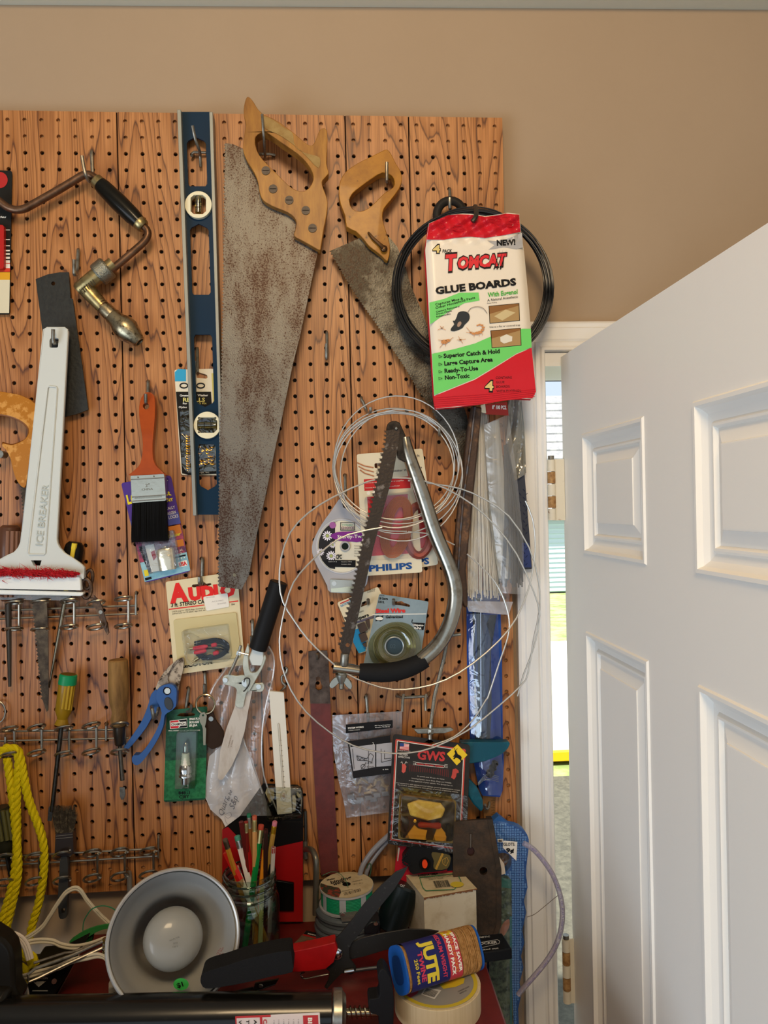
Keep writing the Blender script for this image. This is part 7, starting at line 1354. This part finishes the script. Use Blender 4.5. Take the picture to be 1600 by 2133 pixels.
for k in range(22):
    x0 = 850 + k * 11; w_ = rnd.choice((3, 5, 7)); b.add(*zpoly(II('%f,%f %f,%f %f,%f %f,%f' % (x0, 875 - k * .8, x0 + w_, 875 - k * .8, x0 + w_ + 48, 985 - k, x0 + 48, 985 - k)), .0001))
obj(b, 'black_print', BLACKPR, t, kind='stuff'); obj(B().add(*zpoly([(x, y) for x, y in circ(*II('1235,930')[0], 14, 20, 6)], .0003)), 'yellow_sticker', mat('#c9b23a', .5), t)
# binding wire spool on a coil of grey cable
sx = P(722, 1843, 56); SR = 56 * sc(56); cxy = Vector((sx.x, sx.y, 0)); H_ = sx.z - TABLE
t = thing('grey_cable_coil', 'coil of thick grey cable on the bench under the green wire spool', 'cable', Vector((sx.x, sx.y, TABLE))); GC = mat('#4d545b', .4, coat=.15)
nr = 6; hh_ = H_ - .030
for k in range(nr): z = TABLE + .0052 + k * (hh_ - .0104) / (nr - 1); obj(B().tube([cxy + Vector((.0015 * math.sin(k * 2), .001 * math.cos(k * 3), z)) + Vector((math.cos(a_) * (SR * 1.05 + .001 * math.sin(k)), math.sin(a_) * SR * 1.05, .0012 * math.sin(a_ + k))) for a_ in [q * math.pi / 20 for q in range(40)]], -5.6, 10, closed=True), 'cable_turn', GC, t)
t = thing('binding_wire_spool', 'paper-topped spool of green binding wire with white side tabs', 'spool', Vector((sx.x, sx.y, TABLE + hh_)))
def disc(b, r, z0, z1, n=48): return b.tube([cxy + Vector((0, 0, z0)), cxy + Vector((0, 0, z1))], -r * 1000, n)
obj(disc(B(), SR * 1.03, sx.z - .029, sx.z - .0265), 'lower_flange', mat('#9a9ba2', .4), t); obj(disc(B(), SR * 1.0, sx.z - .003, sx.z), 'upper_flange', mat('#a9a9aa', .4), t)
b = B()
for k in range(11): b.tube([cxy + Vector((math.cos(a_) * SR * .93, math.sin(a_) * SR * .93, sx.z - .025 + k * .0021)) for a_ in [q * math.pi / 20 for q in range(40)]], -1.25, 6, closed=True)
obj(b, 'green_wire', mat('#12845c', .4), t, kind='stuff'); obj(disc(B(), SR * .92, sx.z - .0265, sx.z - .003), 'core', mat('#0c5a40', .6), t)
for a0 in (-148, -100, -52, 20, 100, 160):
    vs = []
    for q in range(5):
        a_ = math.radians(a0 - 7 + q * 3.5)
        for z in (-.0265, -.003): vs.append(cxy + Vector((math.cos(a_) * SR * .97, math.sin(a_) * SR * .97, sx.z + z)))
    obj(B().add(vs, [(q * 2, q * 2 + 2, q * 2 + 3, q * 2 + 1) for q in range(4)]), 'side_tab', mat('#a3aab4', .5), t)
zl = sx.z + .0006; lab = [cxy + Vector((math.cos(a_) * SR * (.99 + .012 * math.sin(a_ * 7)), math.sin(a_) * SR * (.99 + .01 * math.cos(a_ * 9)), zl)) for a_ in [q * math.pi / 24 for q in range(48)]]
pl_ = obj(B().add(lab, [tuple(range(48))]), 'paper_label', mat('#b8a98a', .7, n=(30, '#a39272', .45, .7)), t, flat=True)
FZ = lambda o_: (lambda x, y: PZ(x, y, zl + o_)); FF = lambda s_: K('F', s_)
pic = [cxy + Vector((math.cos(a_) * SR * .98, math.sin(a_) * SR * .98, zl + .0003)) for a_ in [math.radians(d_) for d_ in range(168, 258, 6)]] + [cxy + Vector((math.cos(math.radians(a_)) * SR * r_, math.sin(math.radians(a_)) * SR * r_, zl + .0003)) for a_, r_ in ((250, .62), (235, .42), (215, .38), (195, .5), (180, .72))]
trp = tessellate_polygon([pic]); obj(B().add(pic, [tuple(f) if (pic[f[1]] - pic[f[0]]).cross(pic[f[2]] - pic[f[0]]).z > 0 else tuple(reversed(f)) for f in trp]), 'flower_picture', mat('#33382c', .6, n=(110, '#8a3a2c', .5, .6)), pl_, flat=True)
b = B().text('Meijer', *FF('300,250')[0], 3, 12, w=18, fn=FZ(.0004), bold=.03).text('binding', *FF('360,300')[0], 6.5, 15, w=44, fn=FZ(.0004), bold=.03).text('wire', *FF('395,325')[0], 6, 15, w=25, fn=FZ(.0004), bold=.03).text('multi-purpose, garden', *FF('680,275')[0], 2.2, 13, w=22, fn=FZ(.0004)).text('25 ft. x .031 in.', *FF('705,310')[0], 2.2, 8, w=20, fn=FZ(.0004)).text('Alambre', *FF('520,420')[0], 2, 12, w=24, fn=FZ(.0004))
rnd = random.Random(8)
for k in range(16): x0 = 550 + k * 16; w_ = rnd.choice((4, 7, 10)); y0 = 432 - k * 4.2; b.add([PZ(x, y, zl + .0004) for x, y in FF('%f,%f %f,%f %f,%f %f,%f' % (x0, y0, x0 + w_, y0 - 1, x0 + w_ + 18, y0 + 40, x0 + 18, y0 + 42))], [(0, 3, 2, 1)])
obj(b, 'black_print', BLACKPR, pl_, kind='stuff'); obj(B().add([cxy + Vector((.0 + math.cos(a_) * SR * .155, math.sin(a_) * SR * .155, zl + .0005)) for a_ in [q * math.pi / 10 for q in range(20)]], [tuple(range(20))]), 'centre_hole', mat('#0a0a0a', .8), pl_, flat=True)
wp = FF("620,350 600,280 560,210 510,155 440,118 350,118 235,170"); obj(B().tube([PZ(x, y, zl + .001 + .006 * math.sin(i * .5)) for i, (x, y) in enumerate(wp)], -.5, 6), 'loose_wire_end', mat('#3f6a50', .5), t)
t = thing('plastic_clip', 'small clear plastic clip with a steel rivet on the grey cable coil', 'clip', P(725, 1915, 108)); obj(B().poly(FF("478,745 760,712 752,850 530,875"), 110, 1.2), 'plate', clear('#b8c0bc', .12, .1, None, .3, '#8a9490'), t); obj(B().poly(circ(*FF('540,765')[0], 4.5, 14, 3.6), 112, 2), 'rivet', CHROME, t, bevel=.6)
t = thing('dark_hinge_box', 'small dark metal box corner with one bright rivet under the shears blade', 'box', P(778, 1945, 90)); obj(B().poly(FF("880,940 960,870 1090,880 1110,900 1080,1060 860,1060"), 104, 30), 'body', mat('#1c2129', .4, .3), t, bevel=2); obj(B().poly(circ(*FF('1040,905')[0], 4.8, 14, 3.8), 105.5, 2), 'rivet', CHROME, t)
# red scraper card lying flat
t = thing('retail_card', 'black, red and brown retail card lying flat beside the pencil jar', 'package', PT(640, 1960)); zc = TABLE + .0025
def flat(s_, o_=0): v = [PZ(x, y, zc + o_ / 1000) for x, y in K('p', s_)]; return v, [tuple(range(len(v)))[::-1]]
vv, ff_ = flat("848,562 1080,620 1000,668 735,722 705,712"); b = B().add(vv + [v - Vector((0, 0, .001)) for v in vv], [tuple(range(5))[::-1], tuple(range(5, 10))] + [(i, (i + 1) % 5, 5 + (i + 1) % 5, 5 + i) for i in range(5)]); obj(b, 'card', mat('#6a5a48', .6, n=(40, '#4a3c30', .4, .7)), t, flat=True)
obj(B().add(*flat("848,562 1080,620 1040,643 828,588", .3)), 'black_band', BLACKPR, t, flat=True); obj(B().add(*flat("828,588 1040,643 1030,650 815,598", .35)), 'red_stripe', mat('#a82420', .5), t, flat=True); obj(B().add(*flat("850,630 900,640 830,660", .35)), 'orange_print', mat('#8a4020', .5), t, flat=True)
obj(B().text('PHOSPHEST', *K('p', '858,590')[0], 2.6, -12, w=21, fn=lambda x, y: PZ(x, y, zc + .0006), bold=.02), 'lettering', WHITEPR, t)
# grass shears with red handle
t = thing('grass_shears', 'open grass shears with black padded grip, red handle and two dark blades', 'shears', P(600, 2060, 165)); SB = mat('#2b2a29', .5, .5, n=(200, '#4a4846', .62, .72)); pq_ = lambda s_: K('p', s_)
obj(B().poly(smooth(pq_("1600,90 1510,130 1400,230 1280,360 1180,490 1080,610 1030,660 980,700 965,780 985,840 1020,870 1010,930 980,985 1000,1000 1050,940 1110,880 1180,890 1215,870 1215,830 1170,770 1165,700 1190,650 1250,580 1330,470 1410,370 1500,260 1570,150"), 1), 206, 2.5), 'blade', SB, t, bevel=.5, seg=1)
obj(B().poly(smooth(pq_("1060,690 1190,650 1250,620 1400,585 1600,552 1760,558 1832,570 1780,600 1700,630 1560,680 1420,712 1300,750 1165,782 1060,790"), 1), 201, 2.5), 'blade', SB, t, bevel=.5, seg=1)
obj(B().poly(smooth(pq_("700,728 850,700 1000,665 1060,650 1080,700 1050,800 990,850 870,866 742,872 700,860"), 1), 215, 20), 'red_handle', mat('#a31214', .28, coat=.5, n=(30, '#8c0f10', .4, .7)), t, bevel=3, seg=3)
obj(B().poly(smooth(pq_("62,930 75,890 130,860 250,825 400,775 600,730 720,713 738,740 744,800 744,872 600,902 400,950 200,985 100,993 70,965"), 2), 278, 30), 'foam_grip', mat('#1c1c1d', .8, n=(500, '#3a3a3a', .68, .74), bump=(700, .4)), t, bevel=9, seg=5)
obj(B().sphere((*pq_('1072,737')[0], 207), 13, 20, (1, .45, 1)), 'pivot_nut', mat('#cfd0d2', .1, 1), t)
obj(B().tube([(x, y, 212) for x, y in pq_("1010,885 920,902 840,918 810,905 808,880 835,872")], 2, 8, sm=3), 'wire_latch', CHROME, t); obj(B().tube([(*pq_('1130,868')[0], 210), (*pq_('1200,856')[0], 210)], 3.6, 8), 'latch_end', CHROME, t)
obj(B().tube([(*pq_('1195,860')[0], 204), (*pq_('1440,828')[0], 196)], 4, 10), 'lock_rod', mat('#5f6062', .35, .9), t)
t = thing('spring_clip', 'dark metal spring clip with two rivets under the black foam grip', 'clip', P(540, 2070, 205)); EE = lambda s_: K('E', s_)
obj(B().poly(EE("0,300 120,275 285,235 300,290 140,300 0,312"), 208, 2).poly(EE("290,240 300,205 500,170 512,160 480,215 290,285"), 212, 3), 'jaws', mat('#3a332c', .35, .8), t, bevel=.5); obj(B().sphere((*EE('350,228')[0], 213), 5.5, 10, (1, .5, .8)), 'rivet', STEEL, t); obj(B().sphere((*EE('140,292')[0], 210), 4.5, 10, (1, .5, .8)), 'rivet', STEEL, t); obj(B().tube([(*EE('288,280')[0], 213), (*EE('480,212')[0], 213)], 1.4, 6), 'bright_edge', CHROME, t)
# masking tape
zt2 = TABLE + .033; tc_ = PZ(911, 2047, zt2); TR_ = (PZ(1001, 2047, zt2) - tc_).length
t = thing('masking_tape', 'thick roll of cream masking tape lying flat under the jute twine', 'tape', Vector((tc_.x, tc_.y, TABLE))); cxy = Vector((tc_.x, tc_.y, 0))
def annulus(r0, r1, z0, z1, n=56):
    vs = []
    for r_, z in ((r1, z0), (r1, z1), (r0, z1), (r0, z0)): vs += [cxy + Vector((math.cos(2 * math.pi * k / n) * r_, math.sin(2 * math.pi * k / n) * r_, z)) for k in range(n)]
    return B().add(vs, [(i * n + k, i * n + (k + 1) % n, ((i + 1) % 4) * n + (k + 1) % n, ((i + 1) % 4) * n + k) for i in range(4) for k in range(n)])
obj(annulus(TR_ * .52, TR_, TABLE + .0005, zt2), 'tape_roll', mat('#cdbb98', .5, n=(200, '#c0ac86', .4, .7, (1, 1, .02))), t, bevel=.6); obj(annulus(TR_ * .48, TR_ * .52, TABLE + .0005, zt2), 'core', mat('#a08a64', .7), t)
lb = obj(annulus(0.001, TR_ * .93, zt2 + .0002, zt2 + .0007), 'grey_label', mat('#8b8780', .5), t); obj(annulus(TR_ * .84, TR_ * .93, zt2 + .0007, zt2 + .001), 'yellow_ring', mat('#c2aa30', .45), lb)
FT = lambda o_=.0011: (lambda x, y: PZ(x, y, zt2 + o_))
def tp_(s_, o_=.0011): v = [PZ(x, y, zt2 + o_) for x, y in Q(s_)]; tr = tessellate_polygon([v]); return v, [tuple(f) if (v[f[1]] - v[f[0]]).cross(v[f[2]] - v[f[0]]).z > 0 else tuple(reversed(f)) for f in tr]
obj(B().add(*tp_("540,1395 700,1340 724,1350 715,1385 660,1410 570,1425")), 'yellow_logo', mat('#cbb42c', .45), lb); obj(B().add(*tp_("440,1410 555,1435 505,1500 408,1465")), 'bar_code_label', mat('#cfcac2', .5), lb)
b = B()
for k in range(12): b.add(*tp_('%d,%d %d,%d %d,%d %d,%d' % (452 + k * 7, 1420 + k * 2, 455 + k * 7, 1421 + k * 2, 424 + k * 7, 1465 + k * 2, 420 + k * 7, 1463 + k * 2), .0014))
b.text('TRANSFER CLEAN', *Q('675,1450')[0], 2.6, 25, w=26, fn=FT(.0013)).text('REMOVAL', *Q('690,1462')[0], 2.6, 25, w=16, fn=FT(.0013)); obj(b, 'black_print', BLACKPR, lb, kind='stuff'); obj(B().add(*tp_("300,1440 360,1440 395,1430 380,1460 330,1490 300,1470")), 'red_burst', mat('#a8384c', .5), lb)
# magnetic lock-out box
zb_ = TABLE + .016; mt = [PZ(x, y, zb_) for x, y in ((968, 1951), (1046, 1943), (1067, 1976), (1008, 1984))]; mb = [v - Vector((0, 0, .0155)) for v in mt]
t = thing('magnetic_case', 'flat black box printed MAGNETIC LOCKER poking out right of the twine', 'case', mb[3]); obj(B().hexa(mb + mt), 'case_body', mat('#14161a', .35, coat=.2), t, bevel=2, seg=3); FM = lambda x, y: PZ(x, y, zb_ + .0004)
b = B().text('MAGNETIC', *Q('775,1062')[0], 3.2, 5, w=38, fn=FM, bold=.02).text('LOCKER', *Q('815,1108')[0], 5.4, 5, w=42, fn=FM, bold=.03).text('locked out', *Q('820,1150')[0], 3.2, 6, w=43, fn=FM, bold=.02)
ot = Q("800,1120 830,1090 960,1068 978,1080 972,1098 840,1128 800,1120")
for (x0, y0), (x1, y1) in zip(ot[:-1], ot[1:]): dx, dy = x1 - x0, y1 - y0; l_ = math.hypot(dx, dy); nx, ny = -dy / l_ * .4, dx / l_ * .4; b.add([FM(x0 + nx, y0 + ny), FM(x1 + nx, y1 + ny), FM(x1 - nx, y1 - ny), FM(x0 - nx, y0 - ny)], [(0, 1, 2, 3)])
obj(b, 'white_print', mat('#b4b4b2', .5), t, kind='stuff')
# jute twine
A_, C_ = P(829, 2021, 262), P(993, 1972, 196); ax = (C_ - A_); LJ = ax.length; ax.normalize(); fj = Vector((0, -1, .55)); fj = (fj - ax * fj.dot(ax)).normalized(); gj = ax.cross(fj); gj = gj if gj.z < 0 else -gj; RJ = 43 * sc(235); FLT = .62
def js(u, v, o_=0, r_=1.0): # v in -1 (top edge) .. 1 (bottom edge) on the facing side
    an = v * math.pi / 2; c_, s_ = math.cos(an), math.sin(an); k = 1 / (abs(c_) ** 3 + abs(s_) ** 3) ** (1 / 3); return A_ + ax * (u * LJ) + (fj * c_ * k * FLT + gj * s_ * k) * (RJ * r_ + o_ / 1000)
def jring(u0, u1, r_, n=40):
    vs = []
    for u in (u0, u1):
        for k in range(n): vs.append(js(u, 4 * k / n, 0, r_))
    return B().add(vs, [(k, (k + 1) % n, n + (k + 1) % n, n + k) for k in range(n)] + [tuple(range(n))[::-1], tuple(range(n, 2 * n))])
t = thing('jute_twine', 'oval pack of jute twine with dark blue and red label and blue end caps', 'twine', A_ - Vector((0, 0, RJ))); JM = mat('#b08450', .8, n=(200, '#8f6636', .42, .62), bump=(700, .6))
obj(jring(0, .022, 1.05), 'end_cap', mat('#1a55a8', .45), t, label='blue plastic end cap'); obj(jring(-.004, .0, .62), 'cap_recess', mat('#123a7c', .6), t)
obj(jring(.94, .965, 1.03), 'end_cap', mat('#1a55a8', .45), t); obj(jring(.022, .94, .96), 'twine_core', JM, t)
rnd = random.Random(2)
for k in range(17):
    u = (.035 + k * .02) if k < 1 else (.69 + (k - 1) * .0155); obj(B().tube([js(u + .010 * math.sin(math.pi * q / 16 + k), 4 * q / 32, 0, 1.0 + .012 * (k % 3)) for q in range(32)], 1.9, 6, closed=True, d=230), 'twine_turn', JM, t)
def jpatch(u0, u1, v0, v1, o_, sl=0, nu=4, nv=16): vs = [js(u0 + (u1 - u0) * i / nu + sl * (v0 + (v1 - v0) * k / nv), v0 + (v1 - v0) * k / nv, o_) for k in range(nv + 1) for i in range(nu + 1)]; return vs, [(k * (nu + 1) + i, (k + 1) * (nu + 1) + i, (k + 1) * (nu + 1) + i + 1, k * (nu + 1) + i + 1) for k in range(nv) for i in range(nu)]
obj(B().add(*jpatch(.055, .52, -2, 2, 1.2, 0, 4, 40)), 'blue_label', mat('#1c2160', .4, coat=.2), t); obj(B().add(*jpatch(.52, .68, -2, 2, 1.3, 0, 4, 40)), 'red_label', mat('#c03a48', .4, coat=.2), t); obj(B().add(*jpatch(.53, .665, -1.2, -.52, 1.7, 0, 4, 10)), 'yellow_flag', mat('#d8b62c', .4), t)
def jtext(b, st_, u, v0, v1, h, **k): key = lambda x, y: js(u + y, v0 + (v1 - v0) * x, k.get('o', 2.0)); b.text(st_, 0, 0, h, 0, w=1.0, fn=key, bold=k.get('bold', 0)); return b
# local text frame: x runs across the pack, cap height along it
obj(jtext(jtext(B(), 'JUTE', .245, -.55, .5, -.135, bold=.05), '250 Feet', .115, -.15, .45, -.04, bold=.02), 'yellow_lettering', mat('#dcc63c', .4), t)
obj(jtext(jtext(B(), 'MEDIUM WEIGHT', .43, -.7, .48, -.048, bold=.03), 'TWINE', .17, -.3, .42, -.055, bold=.04), 'red_lettering', mat('#c43a5a', .4), t)
obj(jtext(jtext(B(), 'HANDY PACK', .545, -.58, .5, -.042, bold=.04), 'SPACE SAVER', .63, -.58, .45, -.036, bold=.04), 'white_lettering', WHITEPR, t); obj(jtext(jtext(B(), 'FITS IN POCKET', .592, -.5, .45, -.026, bold=.03), 'NEW!', .57, -1.0, -.6, -.05, bold=.04, o=2.4), 'orange_lettering', mat('#d8803a', .4), t)

# ---------------------------------------------------------------- bench and bag added left of the chest, mostly out of frame, for shade
t = thing('added_bench', 'dark wooden bench top added left of the red chest to help shade the wall', 'added_bench', Vector((-.6, -.3, FLOOR)))
obj(B().box(-1.3, .088, -.62, -.04, TABLE - .045, TABLE - .004), 'bench_top', mat('#3a2c22', .7, n=(20, '#2a2019', .4, .7)), t, bevel=2)
for x in (-1.25, .01):
    for y in (-.58, -.10): obj(B().box(x, x + .07, y, y + .05, FLOOR, TABLE - .045), 'leg', mat('#4a3a2c', .7), t)
t = thing('shade_bag', 'dark canvas bag added outside the left edge of the frame to shade the lower wall', 'bag', Vector((-.42, -.38, TABLE)))  # unseen bag put in to block light reaching the lower left
obj(B().hexa([(-.72, -.56, TABLE - .003), (-.13, -.56, TABLE - .003), (-.13, -.18, TABLE - .003), (-.72, -.18, TABLE - .003), (-.70, -.50, -.94), (-.15, -.50, -.94), (-.15, -.24, -.94), (-.70, -.24, -.94)]), 'body', mat('#26282a', .8), t, bevel=25, seg=4)
obj(B().tube([Vector((-.60, -.37, -.945)), Vector((-.56, -.37, -.87)), Vector((-.30, -.37, -.87)), Vector((-.26, -.37, -.945))], -9, 10), 'strap', mat('#16171a', .7), t)
